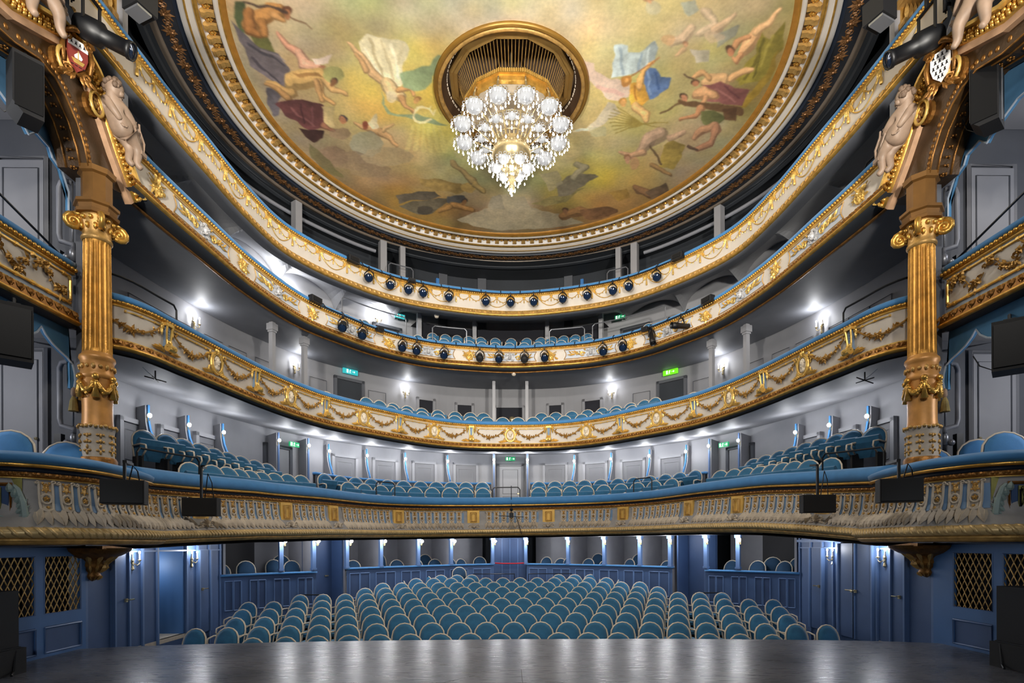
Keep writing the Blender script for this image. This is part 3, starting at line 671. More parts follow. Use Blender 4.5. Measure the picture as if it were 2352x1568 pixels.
# ------------------------------------------------------------------ ground floor: box parapets, posts, lamps, doors
def lampthing(M, watts, label, group, gm=None, off=.26):
    """small globe lamp on a short bracket; local -y points to the hall"""
    t = thing('wall_lamp', label, 'lamp'); t.matrix_basis = M; t['group'] = group
    a = MB().box((0, -.01, -.02), (.05, .025, .12)).tube([(0, -.02, -.04), (0, -.07, -.05), (0, -.08, 0)], .009, 5).lathe([(.008, 0), (.024, .012), (.026, .02)], 8, (0, -.08, 0))
    a.build('bracket', BRASS, t, world=False)
    MB().ball((0, -.08, .048), (.042, .042, .046), 10, 7).build('globe', gm or GLOBE, t, True, world=False)
    p = M@Vector((0, -off, .05)); point_light('lamp_light', p, watts, (.94, .96, 1.0), .05)
    return t
def sconce(M, watts, label, group, lit=True, sc=1.):
    """two-candle wall sconce"""
    t = thing('wall_sconce', label, 'sconce'); t.matrix_basis = M; t['group'] = group
    a = MB().lathe([(.004, -.2), (.03, -.17), (.014, -.1), (.03, 0), (.012, .04), (.004, .09)], 6, (0, -.02, -.06))
    a.build('back_plate', BRASS, t, world=False)
    for sx in (-1, 1):
        MB().tube([(0, -.03, -.12), (sx*.05, -.07, -.16), (sx*.1, -.08, -.13), (sx*.1, -.08, -.07)], .009, 5).lathe([(.01, -.02), (.035, 0), (.03, .01)], 8, (sx*.1, -.08, -.07)).build('arm', BRASS, t, world=False)
        MB().lathe([(.013, 0), (.013, .1), (0, .1)], 6, (sx*.1, -.08, -.06)).build('candle_tube', FRAME, t, world=False)
        MB().ball((sx*.1, -.08, .07), (.02, .02, .032), 7, 5).build('bulb', BULB if lit else FRAME, t, True, world=False)
    if lit: point_light('sconce_light', M@Vector((0, -.2, .1)), watts, (.96, .97, 1.0), .06)
    return t
def panelled(c, s0, s1, z0f, zt, k, name, label, n=0.):
    """boarded parapet with moulded panels and a velvet-topped rail"""
    mid = c.at((s0+s1)/2, n, 0); t = thing(name, label, 'parapet', tuple(mid))
    S = np.linspace(s0, s1, max(3, int((s1-s0)/.2)))
    V = np.concatenate([c.at(S, n, -1.0)[:, None], c.at(S, n, zt-.05)[:, None], c.at(S, n-.1, zt-.05)[:, None]], 1).reshape(-1, 3)
    MB().add(V, [(i*3+j, i*3+j+1, i*3+j+4, i*3+j+3) for i in range(len(S)-1) for j in (0, 1)]).build('boarding', BLUEW, t)
    sweep(c, [(n+.05, zt-.055), (n+.06, zt-.02), (n+.03, zt+.0), (n-.12, zt+.0), (n-.12, zt-.055)], s0, s1, .15, True).build('velvet_rail', VELV, t, True)
    w = (s1-s0)/k
    for i in range(k):
        a = s0+i*w
        for q in (0, 1):
            x0, x1 = a+.1+q*(w-.2)/2+q*.01, a+.1+(q+1)*(w-.2)/2-.01
            z1, z0 = zt-.17, zt-.86
            loc = MB()
            for (xa, za, xb, zb) in ((x0, z0, x1, z0), (x0, z1, x1, z1)): loc.tube([(xa, n+.008, za), ((xa+xb)/2, n+.008, za), (xb, n+.008, zb)], .016, 4)
            for xx in (x0, x1): loc.tube([(xx, n+.008, z0), (xx, n+.008, z1)], .016, 4)
            loc.wrapped(c, 0, 0, 0).build('panel_moulding', BLUEL, t)
            MB().add([(x, n+.003, z) for x in np.linspace(x0, x1, 3) for z in (z0, z1)], [(0, 1, 3, 2), (2, 3, 5, 4)]).wrapped(c, 0, 0, 0).build('panel', BLUED, t)
    return t
panelled(B, -9.02, -6.66, -.6, .92, 4, 'box_parapet', 'blue panelled box parapet at the left side of the stalls')
panelled(B, -5.68, -.58, -.6, .97, 6, 'box_parapet', 'blue panelled box parapet behind the stalls, left of the centre door')
panelled(B, .52, 5.58, -.6, .97, 6, 'box_parapet', 'blue panelled box parapet behind the stalls, right of the centre door')
panelled(B, 6.66, 9.02, -.6, .92, 4, 'box_parapet', 'blue panelled box parapet at the right side of the stalls')
LS = [-7.57, -6.74, -5.68, -4.57, -3.31, -2.15, -.63, .5, 2.04, 3.32, 4.53, 5.52, 6.68, 7.52]
for i, s in enumerate(LS):
    M = B.frame(s, 0, 0)
    q = MB().box((0, 0, 1.39), (.1, .1, .92)).box((0, 0, .98), (.13, .13, .05)).box((0, 0, 1.79), (.15, .15, .08)); q.build('trim_1', BLUEL, None, M=M)['kind'] = 'structure'
    lampthing(B.frame(s+.07, .06, 1.66), LAMP_G, 'lit globe lamp on the %s ground floor box post' % nth(i, 14).replace('middle', 'centre'), 'lamps on the ground floor box posts')
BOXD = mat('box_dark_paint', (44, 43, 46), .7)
BOXG = mat('box_grey_paint', (150, 150, 156), .6, 0, .06, 3)
# divisions between the ground floor boxes and their grey backs
for s in LS[1:3]+LS[3:6]+LS[8:12]+[-8.9, 8.9]:
    q = MB().box((0, .75, .9), (.05, 1.4, 1.9)); struct(q.build('wall_box', BOXG, None, M=B.frame(s, 0, 0)), 'grey division wall between ground floor boxes')
for a, b in ((-9.0, -7.75), (-7.75, -6.7), (-5.7, -.6), (.55, 5.6), (6.7, 7.7), (7.7, 9.0)):
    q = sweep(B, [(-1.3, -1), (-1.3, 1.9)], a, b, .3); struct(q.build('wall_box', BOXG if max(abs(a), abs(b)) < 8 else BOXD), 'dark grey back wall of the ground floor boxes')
for i, (a, b) in enumerate(((-6.62, -5.74), (5.62, 6.62))):
    c0 = (a+b)/2; M = B.frame(c0, -.55, 0); side = 'left' if a < 0 else 'right'
    d = struct(MB().box((0, 0, .55), (1.0, .05, 2.6)).build('door_1', BLUED, None, M=M), 'blue side exit door of the stalls on the '+side)
    MB().box((.25, -.04, .75), (.12, .03, .03)).build('door_handle', BRASS, d, M=M)
    for x in (-.46, .46): MB().box((x, -.2, .55), (.05, .5, 2.6)).build('jamb', BLUEW, d, M=M)
M = B.frame(-.04, -.4, 0)
d = struct(MB().box((0, 0, .55), (1.1, .05, 2.6)).build('door_2', BLUED, None, M=M), 'dark blue centre door behind the stalls')
for x in (-.27, 0, .27): MB().box((x, -.035, .6), (.02, .02, 2.4)).build('door_moulding', BLUEL, d, M=M)
q = MB().tube([(-.52, -.45, .98), (-.2, -.46, .965), (.2, -.46, .965), (.5, -.45, .98)], .022, 6).build('barrier_cord', RED, None, M=M)
tag(q, 'red barrier cord across the blue centre door behind the stalls', 'cord')
for x0, x1, y, nm in ((-1.2, .1, 17.75, 'left'), (.55, 1.9, 17.75, 'right')):
    z = zfl(y); g = MB().tube([(x0, y, z), (x0, y, z+1.0), (x1, y, z+1.0), (x1, y, z)], .016, 6).build('guard_rail', BLACK); tag(g, 'low black guard rail behind the last stalls row, %s one' % nm, 'rail')
for s, nm in ((-1, 'left'), (1, 'right')):
    x = s*5.0; g = MB().tube([(x-.35, 14.35, -.6), (x-.35, 14.35, .3), (x-.3, 14.35, .34), (x+.3, 14.35, .34), (x+.35, 14.35, .3), (x+.35, 14.35, -.6)], .016, 6).build('guard_rail', BLACK); tag(g, 'small black guard rail in front of the %s side exit of the stalls' % nm, 'rail')

# lattice doors in the side walls
def latticedoor(s, y0, y1, ly0, ly1, label):
    t = thing('lattice_door', label, 'door', (s*6.82, (y0+y1)/2, 0))
    X = s*6.80; z0, z1 = .62, 1.45
    f = MB()
    def b(ya, yb, za, zb, t_=.05): f.box((X, (ya+yb)/2, (za+zb)/2), (t_, yb-ya, zb-za))
    b(y0, ly0, -.05, 1.58); b(ly1, y1, -.05, 1.58); b(ly0, ly1, z1, 1.58); b(ly0, ly1, .44, z0); b(ly0, ly1, -.05, .05)
    f.build('door_frame', BLUES, t)
    MB().box((X+s*.01, (ly0+ly1)/2, .245), (.03, ly1-ly0, .40)).build('lower_panel', BLUEW, t)
    m = MB().tube([(X-s*.03, ly0+.0, .06), (X-s*.03, ly1, .06), (X-s*.03, ly1, .42), (X-s*.03, ly0, .42)], .016, 4, True); m.build('panel_moulding', BLUEL, t)
    MB().tube([(X-s*.02, ly0, z0), (X-s*.02, ly1, z0), (X-s*.02, ly1, z1), (X-s*.02, ly0, z1)], .014, 4, True).build('lattice_frame', BLUEL, t)
    MB().box((X+s*.25, (ly0+ly1)/2, (z0+z1)/2), (.02, ly1-ly0+.2, z1-z0+.2)).build('dark_backing', BOOTH, t)
    w = ly1-ly0; h = z1-z0; sl = 1.75; step = .105
    for d in (-1, 1):
        c = -h/sl
        while c < w:
            ya, yb = c, c+h/sl; za, zb = 0, h
            if ya < 0: za = -ya*sl; ya = 0
            if yb > w: zb = h-(yb-w)*sl; yb = w
            c += step
            if zb-za < .03: continue
            A = (ly0+ya if d > 0 else ly1-ya); Bq = (ly0+yb if d > 0 else ly1-yb); xx = X-s*(.012 if d > 0 else -.004)
            MB().beam((xx, A, z0+za), (xx, Bq, z0+zb), .014, .008, (1, 0, 0)).build('lattice_bar', GOLDM, t)
latticedoor(-1, 8.10, 8.98, 8.19, 8.88, 'blue door with gilt lattice nearer the left sconces')
latticedoor(-1, 7.22, 8.10, 7.30, 8.03, 'blue door with gilt lattice cut by the left picture edge')
latticedoor(1, 7.78, 8.98, 7.87, 8.57, 'blue door with gilt lattice nearer the right sconces')
latticedoor(1, 6.9, 7.78, 6.98, 7.70, 'blue door with gilt lattice behind the tall black loudspeaker on the right')
# plain doors along the side walls
def walldoor(s, y0, y1, z0, z1, hy, name, label, m=BLUEW, dx=0.):
    d = struct(MB().box((s*(6.81+dx), (y0+y1)/2, (z0+z1)/2), (.05, y1-y0, z1-z0)).build(name, m), label)
    MB().box((s*(6.76+dx), hy, z0+.95), (.03, .05, .06)).tube([(s*(6.74+dx), hy-.0, z0+.96), (s*(6.70+dx), hy, z0+.96), (s*(6.70+dx), hy+.12, z0+.96)], .012, 5).build('door_handle', BRASS, d)
    for yy in (y0, y1): MB().box((s*6.79, yy, (z0+z1)/2), (.08, .04, z1-z0)).build('jamb', BLUEL, d)
    return d
walldoor(-1, 9.63, 9.99, -.3, 1.5, 9.9, 'door_3', 'narrow blue door beside the left corbel')
walldoor(-1, 12.25, 12.7, -.3, 1.5, 12.35, 'door_4', 'blue door beyond the open doorway on the left')
walldoor(1, 9.63, 9.99, -.3, 1.5, 9.75, 'door_5', 'narrow blue door beside the right corbel')
walldoor(1, 10.5, 11.05, -.3, 1.6, 11.0, 'door_6', 'closed blue double door on the right, nearer leaf')
walldoor(1, 11.06, 11.6, -.3, 1.6, 11.12, 'door_7', 'closed blue double door on the right, farther leaf')
walldoor(1, 12.2, 12.7, -.3, 1.5, 12.3, 'door_8', 'blue door beside the right side boxes')
# open leaf on the left doorway
d = struct(MB().box((-7.22, 11.78, .68), (.75, .05, 1.85)).build('door_9', BLUES), 'open bright blue door leaf in the left doorway')
SD = [(-1, 10.14, 1.47), (-1, 12.02, 1.45), (1, 10.2, 1.47), (1, 11.85, 1.45)]
for (s, y, z), lab in zip(SD, ('two-candle brass sconce left of the open doorway', 'two-candle brass sconce right of the open doorway on the left wall', 'two-candle brass sconce on the right wall near the corbel', 'two-candle brass sconce beyond the right double door')):
    sconce(Matrix.Translation((s*6.83, y, z-.06))@Matrix.Rotation(-s*PI/2, 4, 'Z'), SCON_G, lab, 'sconces on the ground floor side walls')
point_light('added_corridor_fill', (-7.5, 11.3, 1.2), 14., (.8, .9, 1.0), .1)  # unseen light added behind the doorway to brighten the open leaf
# corbels under the stage boxes
for s, nm in ((-1, 'left'), (1, 'right')):
    t = thing('corbel', 'carved gilt corbel bracket under the stage box on the '+nm, 'corbel', (s*6.75, 9.15, 1.2))
    q = MB(); X = s*6.8
    pr = [(0, .95), (.06, .98), (.14, 1.04), (.16, 1.1), (.13, 1.17), (.2, 1.26), (.26, 1.36), (.24, 1.46), (.3, 1.52), (.52, 1.6), (.7, 1.72), (.74, 1.8)]
    q.lathe([(r*.75, 1.03+(z-.95)*.63) for r, z in pr], 10, (X, 9.15, 0), PI/2 if s > 0 else -PI/2, 1.5*PI if s > 0 else PI/2).build('bracket_body', GOLDD, t, True)
    q = MB()
    for k in range(5):
        a = (k-2)*.55
        for z, L in ((1.62, .3), (1.36, .2), (1.1, .12)):
            lf = MB().leaf(0, z, -PI/2, L, .13, .0, .05, 3); v = lf.verts(); r = np.interp(v[:, 2], [.95, 1.18, 1.3, 1.45, 1.8], [.06, .11, .17, .2, .5])+v[:, 1]*1.0+.01
            o = MB(); aa = a+v[:, 0]*2.2; o.add(np.stack([X-s*r*np.cos(aa), 9.15+r*np.sin(aa), 1.03+(v[:, 2]-.95)*.63], 1), lf.f); q.join(o)
    q.build('carved_leaf', GOLDM, t, kind='stuff')
    q = MB().box((X-s*.2, 9.15, 1.575), (.5, .8, .05)).build('abacus', GOLDD, t)

# ------------------------------------------------------------------ first tier loges: partitions, doors, lamps
NP = lambda s: float(np.interp(abs(s), [0, 2, 3.5, 5, 6.5, 8, 12], [1.25, 1.0, .75, .6, .58, .8, .8]))
ZL = lambda s: float(np.interp(abs(s), [0, 8, 13], [0, -.06, -.3]))
PC = openc([tuple(W.at(s, NP(s), 0)[:2]) for s in np.linspace(-W.L, W.L, 41)])
def nearest(c, p):
    return float(c.s[np.argmin(np.hypot(c.p[:, 0]-p[0], c.p[:, 1]-p[1]))])
for a, b, lab in ((-12.9, -9.1, 'low grey loge wall with blue rail behind the seats at far left'), (-7.55, -.75, 'low grey loge wall with blue rail left of the centre exit'), (.75, 7.55, 'low grey loge wall with blue rail right of the centre exit'), (9.1, 12.9, 'low grey loge wall with blue rail behind the seats at far right')):
    sa, sb = nearest(PC, W.at(a, NP(a))), nearest(PC, W.at(b, NP(b)))
    z = 3.7+ZL((a+b)/2)*.9; t = thing('loge_wall', lab, 'loge wall', tuple(PC.at((sa+sb)/2, 0, 2.3)))
    sweep(PC, [(.03, 2.25), (.03, z-.06), (-.05, z-.06), (-.05, 2.25)], sa, sb, .2).build('boarding', GREYD, t)
    sweep(PC, [(.06, z-.07), (.07, z-.03), (.05, z), (-.07, z), (-.07, z-.07)], sa, sb, .2, True).build('velvet_rail', VELV, t, True)
DIV = [-12.8, -11.63, -10.5, -8.81, -7.63, -6.6, -5.25, -3.89, -2.35, -.62, .62, 2.38, 3.73, 5.1, 6.41, 7.52, 8.72, 10.5, 11.62, 12.76]
for i, s in enumerate(DIV):
    L = NP(s); zz = ZL(s); P_ = W.at(s, .5*L/1.2 if i not in (3, 4, 9, 10, 15, 16) else .75*L, zz); back = .0 if i in (3, 4, 9, 10, 15, 16) else .5*L/1.2
    az = math.atan2(P_[1]-float(np.interp(abs(s), [0, 6, 13], [12.5, 10.5, 6.5])), P_[0])-PI/2 if i not in (9, 10) else 0.; back = .75*L if i in (3, 4, 9, 10, 15, 16) else back
    M = Matrix.Translation(P_)@Matrix.Rotation(az, 4, 'Z')@Matrix.Translation((0, back, 0)); straight = i in (3, 4, 9, 10, 15, 16)
    t = thing('loge_partition', ('grey loge division post with blue edge, %s in the first tier' if straight else 'grey curved loge partition with blue edge, %s in the first tier') % nth(i, 20), 'partition'); t.matrix_basis = M; t['group'] = 'first tier loge partitions'
    if straight: pr = [(.3, 2.2), (.3, 4.68), (-L*.75, 4.68), (-L*.75, 2.2)]; ed = pr[2:]
    else:
        f = L/1.2; ed = [(-.5*f, 4.68), (-.5*f, 4.5), (-.53*f, 4.32), (-.62*f, 4.15), (-.78*f, 4.0), (-.98*f, 3.86), (-1.12*f, 3.74), (-1.16*f, 3.66), (-1.16*f, 2.3)]; pr = [(.3, 2.2), (.3, 4.68)]+ed
    k = len(pr); q = MB(); q.add([(x, y, z) for x in (-.045, .045) for y, z in pr], [tuple(range(k)), tuple(range(2*k-1, k-1, -1))]+[(j, (j+1) % k, k+(j+1) % k, k+j) for j in range(k)])
    q.build('panel', GREY, t, world=False)
    q = MB()
    for (ya, za), (yb, zb) in zip(ed, ed[1:]): q.beam((0, ya, za), (0, yb, zb), .12, .035, (1, 0, 0))
    q.build('edge_trim', VELV if not straight else BLUEL, t, world=False)
    y0 = ed[0][0]
    lampthing(M@Matrix.Translation((0, y0-.01, 4.42)), LAMP_1*(.6 if abs(s) > 8 else 1), 'lit globe lamp on the %s loge partition of the first tier' % nth(i, 20), 'lamps on the first tier loge partitions', GLOBE2, .42)
def framed(s, w, z0, z1, name, label, dm, fm, n=.03, handle=None, pane=None, glaz=False):
    M = W.frame(s, 0, 0); d = struct(MB().box((0, -n, (z0+z1)/2), (w, .05, z1-z0)).build(name, dm, None, M=M), label)
    for x in (-w/2-.04, w/2+.04): MB().box((x, -n-.03, (z0+z1)/2), (.09, .09, z1-z0+.16)).build('frame', fm, d, M=M)
    MB().box((0, -n-.03, z1+.04), (w+.17, .09, .09)).build('frame', fm, d, M=M)
    if handle is not None: MB().box((w*.38, -n-.05, z0+1.0), (.1, .03, .03)).build('door_handle', BRASS, d, M=M)
    if pane:
        for za, zb in pane: MB().tube([(-w*.34, -n-.03, za), (w*.34, -n-.03, za), (w*.34, -n-.03, zb), (-w*.34, -n-.03, zb)], .012, 4, True).build('panel_moulding', fm, d, M=M)
    return d
DS = [-12.83, -11.74, -10.67, -5.9, -4.5, -3.09, -1.6, 1.6, 3.05, 4.4, 5.75, 10.6, 11.7, 12.75]
for i, s in enumerate(DS):
    zt = float(np.interp(abs(s), [0, 8, 13], [4.42, 4.3, 4.02])); w = .72 if abs(s) < 9 else .6
    framed(s, w, 2.4, zt, 'door_%d' % (10+i), 'grey panelled loge door, %s in the first tier' % nth(i, 14), GREY, MATS['level_wall_paint'], pane=[(2.5, 3.2), (3.3, zt-.15)])
framed(-.01, .78, 2.4, 4.38, 'door_24', 'grey centre exit door of the first tier', WHITE if 0 else MATS['level_wall_paint'], GREY, pane=[(2.5, 3.3), (3.4, 4.25)], handle=1)
for s in (-8.25, 8.2): framed(s, .8, 2.3, 4.3, 'door_25', 'grey side exit door of the first tier', GREY, GREYD, handle=1)

def exitsign(M, label, face, w=.34, h=.13):
    t = thing('exit_sign', label, 'sign'); t.matrix_basis = M
    MB().box((0, 0, 0), (w, .05, h)).build('sign_box', face, t, world=False)
    q = MB()
    q.box((-.02*w/.34, -.028, -.0), (.012, .006, h*.35)).ball((-.012, -.03, h*.27), (.013, .006, .013), 6, 4)
    q.beam((-.02, -.028, -.02), (-.055, -.028, -.052), .006, .012, (0, 1, 0)).beam((-.02, -.028, -.02), (.0, -.028, -.052), .006, .012, (0, 1, 0)).beam((-.05, -.028, .01), (.015, -.028, .02), .006, .01, (0, 1, 0))
    q.beam((.05, -.028, 0), (.13, -.028, 0), .006, .016, (0, 1, 0)).add([(.15, -.028, 0), (.11, -.028, .035), (.11, -.028, -.035)], [(0, 1, 2)])
    q.box((-.11, -.028, 0), (.055, .006, h*.7))
    q.build('pictogram', EXITW, t, world=False)
    return t
exitsign(W.frame(-.01, .3, 4.6), 'lit green exit sign above the first tier centre door', EXITG)
exitsign(W.frame(-7.95, .35, 4.42), 'lit green exit sign by the left side door of the first tier', EXITG)
exitsign(W.frame(7.88, .35, 4.42), 'lit green exit sign by the right side door of the first tier', EXITG)
exitsign(W.frame(-5.75, .15, 7.02), 'lit blue exit sign above the left second tier door', EXITB, .5, .15)
exitsign(W.frame(5.79, .15, 7.02), 'lit yellow-green exit sign above the right second tier door', EXITL, .5, .15)
exitsign(W.frame(-4.15, .5, 9.05), 'lit teal exit sign in the third tier left of the control booth', EXITB)
exitsign(W.frame(4.15, .5, 9.05), 'lit teal exit sign in the third tier right of the control booth', EXITG)
exitsign(Matrix.Translation((-6.76, 11.2, 1.68))@Matrix.Rotation(PI/2, 4, 'Z'), 'lit green exit sign above the open left doorway', EXITG)
exitsign(Matrix.Translation((6.76, 10.95, 1.70))@Matrix.Rotation(-PI/2, 4, 'Z'), 'lit green exit sign above the right double door', EXITG)

# ------------------------------------------------------------------ second tier wall
T2S = [-11.06, -7.63, -3.76, 3.65, 7.58, 11.0]
for i, s in enumerate(T2S):
    sconce(W.frame(s, .03, 6.78), SCON_2*(1.3 if abs(s) > 9 else 1), 'two-candle sconce on the second tier wall, %s' % nth(i, 6), 'sconces on the second tier wall')
for i, (s, w, z0, z1) in enumerate(((-3.03, .5, 5.9, 6.55), (-1.64, .5, 5.9, 6.5), (-.04, .92, 5.86, 6.45), (1.61, .44, 5.9, 6.5), (2.96, .56, 5.9, 6.55))):
    framed(s, w, z0, z1, 'window_%d' % (i+1), 'dark window in the second tier rear wall, %s' % nth(i, 5), BOOTH, GREY)
t = thing('brass_projector', 'small brass lamp body behind the middle second tier window', 'lamp'); t.matrix_basis = W.frame(0, .05, 5.95)
MB().lathe([(.0, -.08), (.1, -.07), (.12, 0), (.1, .1), (0, .12)], 10, (.06, -.02, .06)).build('body', BRASS, t, True, world=False)
for x in (-.22, .25): MB().lathe([(.03, -.06), (.035, .1), (0, .12)], 8, (x, -.02, .03)).build('side_tube', GOLDD, t, True, world=False)
for s, nm in ((-5.74, 'left'), (5.78, 'right')): framed(s, .86, 5.0, 6.75, 'door_26', 'dark grey door of the second tier on the '+nm, CHAR, GREYD)
q = MB()
for s in np.r_[-12.6, -12.0:-11.4:2j, -10.4, -9.6, -8.7, -6.8, -4.75, 4.7, 6.8, 8.7, 9.6, 10.4, 11.5, 12.1, 12.7]:
    q.join(MB().tube([(-.3, .02, 5.3), (.3, .02, 5.3), (.3, .02, 6.6), (-.3, .02, 6.6)], .014, 4, True).wrapped(W, s, 0, 0))
struct(q.build('trim_2', GREYD), 'moulded panel frames on the second tier wall')
def post(M, z0, z1, w, label, m, name='gallery_post', cap=True):
    t = thing(name, label, 'post'); t.matrix_basis = M; t['group'] = 'posts carrying the tiers'
    MB().box((0, 0, (z0+z1)/2), (w, w, z1-z0)).build('shaft', m, t, world=False)
    if cap: MB().box((0, 0, z1-.12), (w*1.7, w*1.7, .16)).box((0, 0, z1-.22), (w*1.35, w*1.35, .06)).build('capital', m, t, world=False)
    MB().box((0, 0, z0+.05), (w*1.3, w*1.3, .1)).build('foot', m, t, world=False)
for i, s in enumerate((-6.74, -5.88, 5.78, 6.71)): post(T2.frame(s, -1.0, 0), 4.9, 7.05, .11, 'slim grey post behind the second tier rail, %s' % nth(i, 4), GREY)
for s, nm in ((-.63, 'left'), (.62, 'right')): post(W.frame(s, 1.2, 0), 5.1, 7.05, .1, 'slim pale post beside the second tier centre window on the '+nm, MATS['level_wall_paint'], cap=False)
for i, s in enumerate((-5.94, -3.58, -3.06, 3.09, 3.52, 5.87)): post(T4.frame(s, -.95, 0), 9.36, 10.86, .2 if i not in (2, 3) else .16, 'pale square post of the top gallery, %s' % nth(i, 6), GREY, 'gallery_post', False)
for s in (-1.0, 2.1, -2.4): struct(MB().box((0, -.05, 10), (.3, .1, 2)).build('trim_3', GREYD, None, M=W.frame(s, 0, 0)), 'grey pilaster on the top gallery wall')
for s, nm in ((-2.6, 'left'), (2.6, 'right')):
    q = MB().box((0, -.06, 10.35), (.1, .08, .9)).build('light_slot', mat('slot_blue', (60, 110, 160), .5, emit=(60, 120, 190), estr=.25) if 'slot_blue' not in MATS else MATS['slot_blue'], None, M=W.frame(s, .02, 0)); tag(q, 'narrow blue lit strip on the top gallery wall, '+nm, 'light strip')
# control booth of the third tier
q = sweep(W, [(.55, 7.2), (.55, 9.0), (.0, 9.0)], -3.55, 3.55, .2); struct(q.build('wall_booth', BOOTH), 'dark open front of the control booth in the third tier')
for i, s in enumerate((-3.55, -1.35, 1.4, 3.55)): post(W.frame(s, .75, 0), 7.5, 9.2, .13, 'pale post at the third tier control booth, %s' % nth(i, 4), MATS['level_wall_paint'], cap=False)
for s in (-4.4, 4.5): framed(s, .85, 7.3, 8.75, 'door_27', 'dark door of the third tier beside the booth', CHAR, GREYD)
for i, (s, z, lit) in enumerate(((-8.79, 8.72, 1), (-7.82, 8.75, 1), (-4.75, 9.0, 1), (8.5, 8.75, 0))):
    sconce(W.frame(s, .04, z), SCON_3, ('lit' if lit else 'unlit')+' two-candle sconce on the third tier wall, %s' % nth(i, 4), 'sconces on the third tier wall', lit)
# hand rails
def urail(c, s0, s1, n, z0, z1, label, m=STEEL, tail=False):
    S = np.linspace(s0, s1, 9); P = [tuple(c.at(s, n, z1)) for s in S]
    a = c.at(s0+.03, n, z1-.08); b = c.at(s1-.03, n, z1-.08)
    pts = [tuple(c.at(s0, n, z0)), tuple(c.at(s0, n, z1-.07))]+[tuple(c.at(s0+.06, n, z1))]+P[1:-1]+[tuple(c.at(s1-.06, n, z1)), tuple(c.at(s1, n, z1-.07)), tuple(c.at(s1, n, z0))]
    return tag(MB().tube(pts, .017, 6).build('hand_rail', m), label, 'rail')
urail(T3, -2.3, -1.3, -.5, 7.6, 8.42, 'grey hoop hand rail behind the third tier seats, left of centre')
urail(T3, 1.15, 2.2, -.5, 7.6, 8.42, 'grey hoop hand rail behind the third tier seats, right of centre')
urail(T3, -4.9, -3.0, -.6, 7.5, 8.55, 'long grey hoop hand rail of the third tier left of the booth')
urail(T3, 2.4, 4.5, -.6, 7.5, 8.5, 'long grey hoop hand rail of the third tier right of the booth')
urail(T4, -3.6, -2.9, -.4, 9.3, 10.0, 'dark hoop hand rail of the top gallery on the left', GREYD)
urail(T4, 2.9, 3.5, -.4, 9.3, 9.95, 'dark hoop hand rail of the top gallery on the right', GREYD)
urail(T2, -12.3, -10.35, -.3, 5.3, 5.82, 'black hand rail above the second tier rail on the left', BLACK)
urail(T2, 10.35, 12.3, -.3, 5.3, 5.82, 'black hand rail above the second tier rail on the right', BLACK)
urail(T3, -12.5, -11.1, -.25, 7.7, 8.1, 'thin black hand rail above the third tier rail on the left', BLACK)
urail(T3, 11.1, 12.5, -.25, 7.7, 8.1, 'thin black hand rail above the third tier rail on the right', BLACK)
urail(T1, -11.1, -9.75, -.15, 2.95, 3.32, 'black hand rail above the first tier rail on the left', BLACK)
urail(T1, 9.75, 11.1, -.15, 2.95, 3.32, 'black hand rail above the first tier rail on the right', BLACK)
urail(T1, -.56, .26, -.1, 2.85, 3.32, 'black rail frame behind the middle of the first tier rail', BLACK)
urail(T1, -4.0, -3.4, -.2, 2.95, 3.4, 'small black hand rail left of the first tier centre seats', BLACK)
urail(T1, 3.6, 4.2, -.2, 2.95, 3.4, 'small black hand rail right of the first tier centre seats', BLACK)
for s, nm in ((-1, 'left'), (1, 'right')):
    pts = [tuple(T4.at(q*s, -1.15, 10.62)) for q in np.linspace(3.7, 10.5, 30)]
    tag(MB().tube(pts, .05, 8).build('conduit_pipe', PIPE), 'pale conduit pipe running under the cornice on the '+nm, 'pipe')

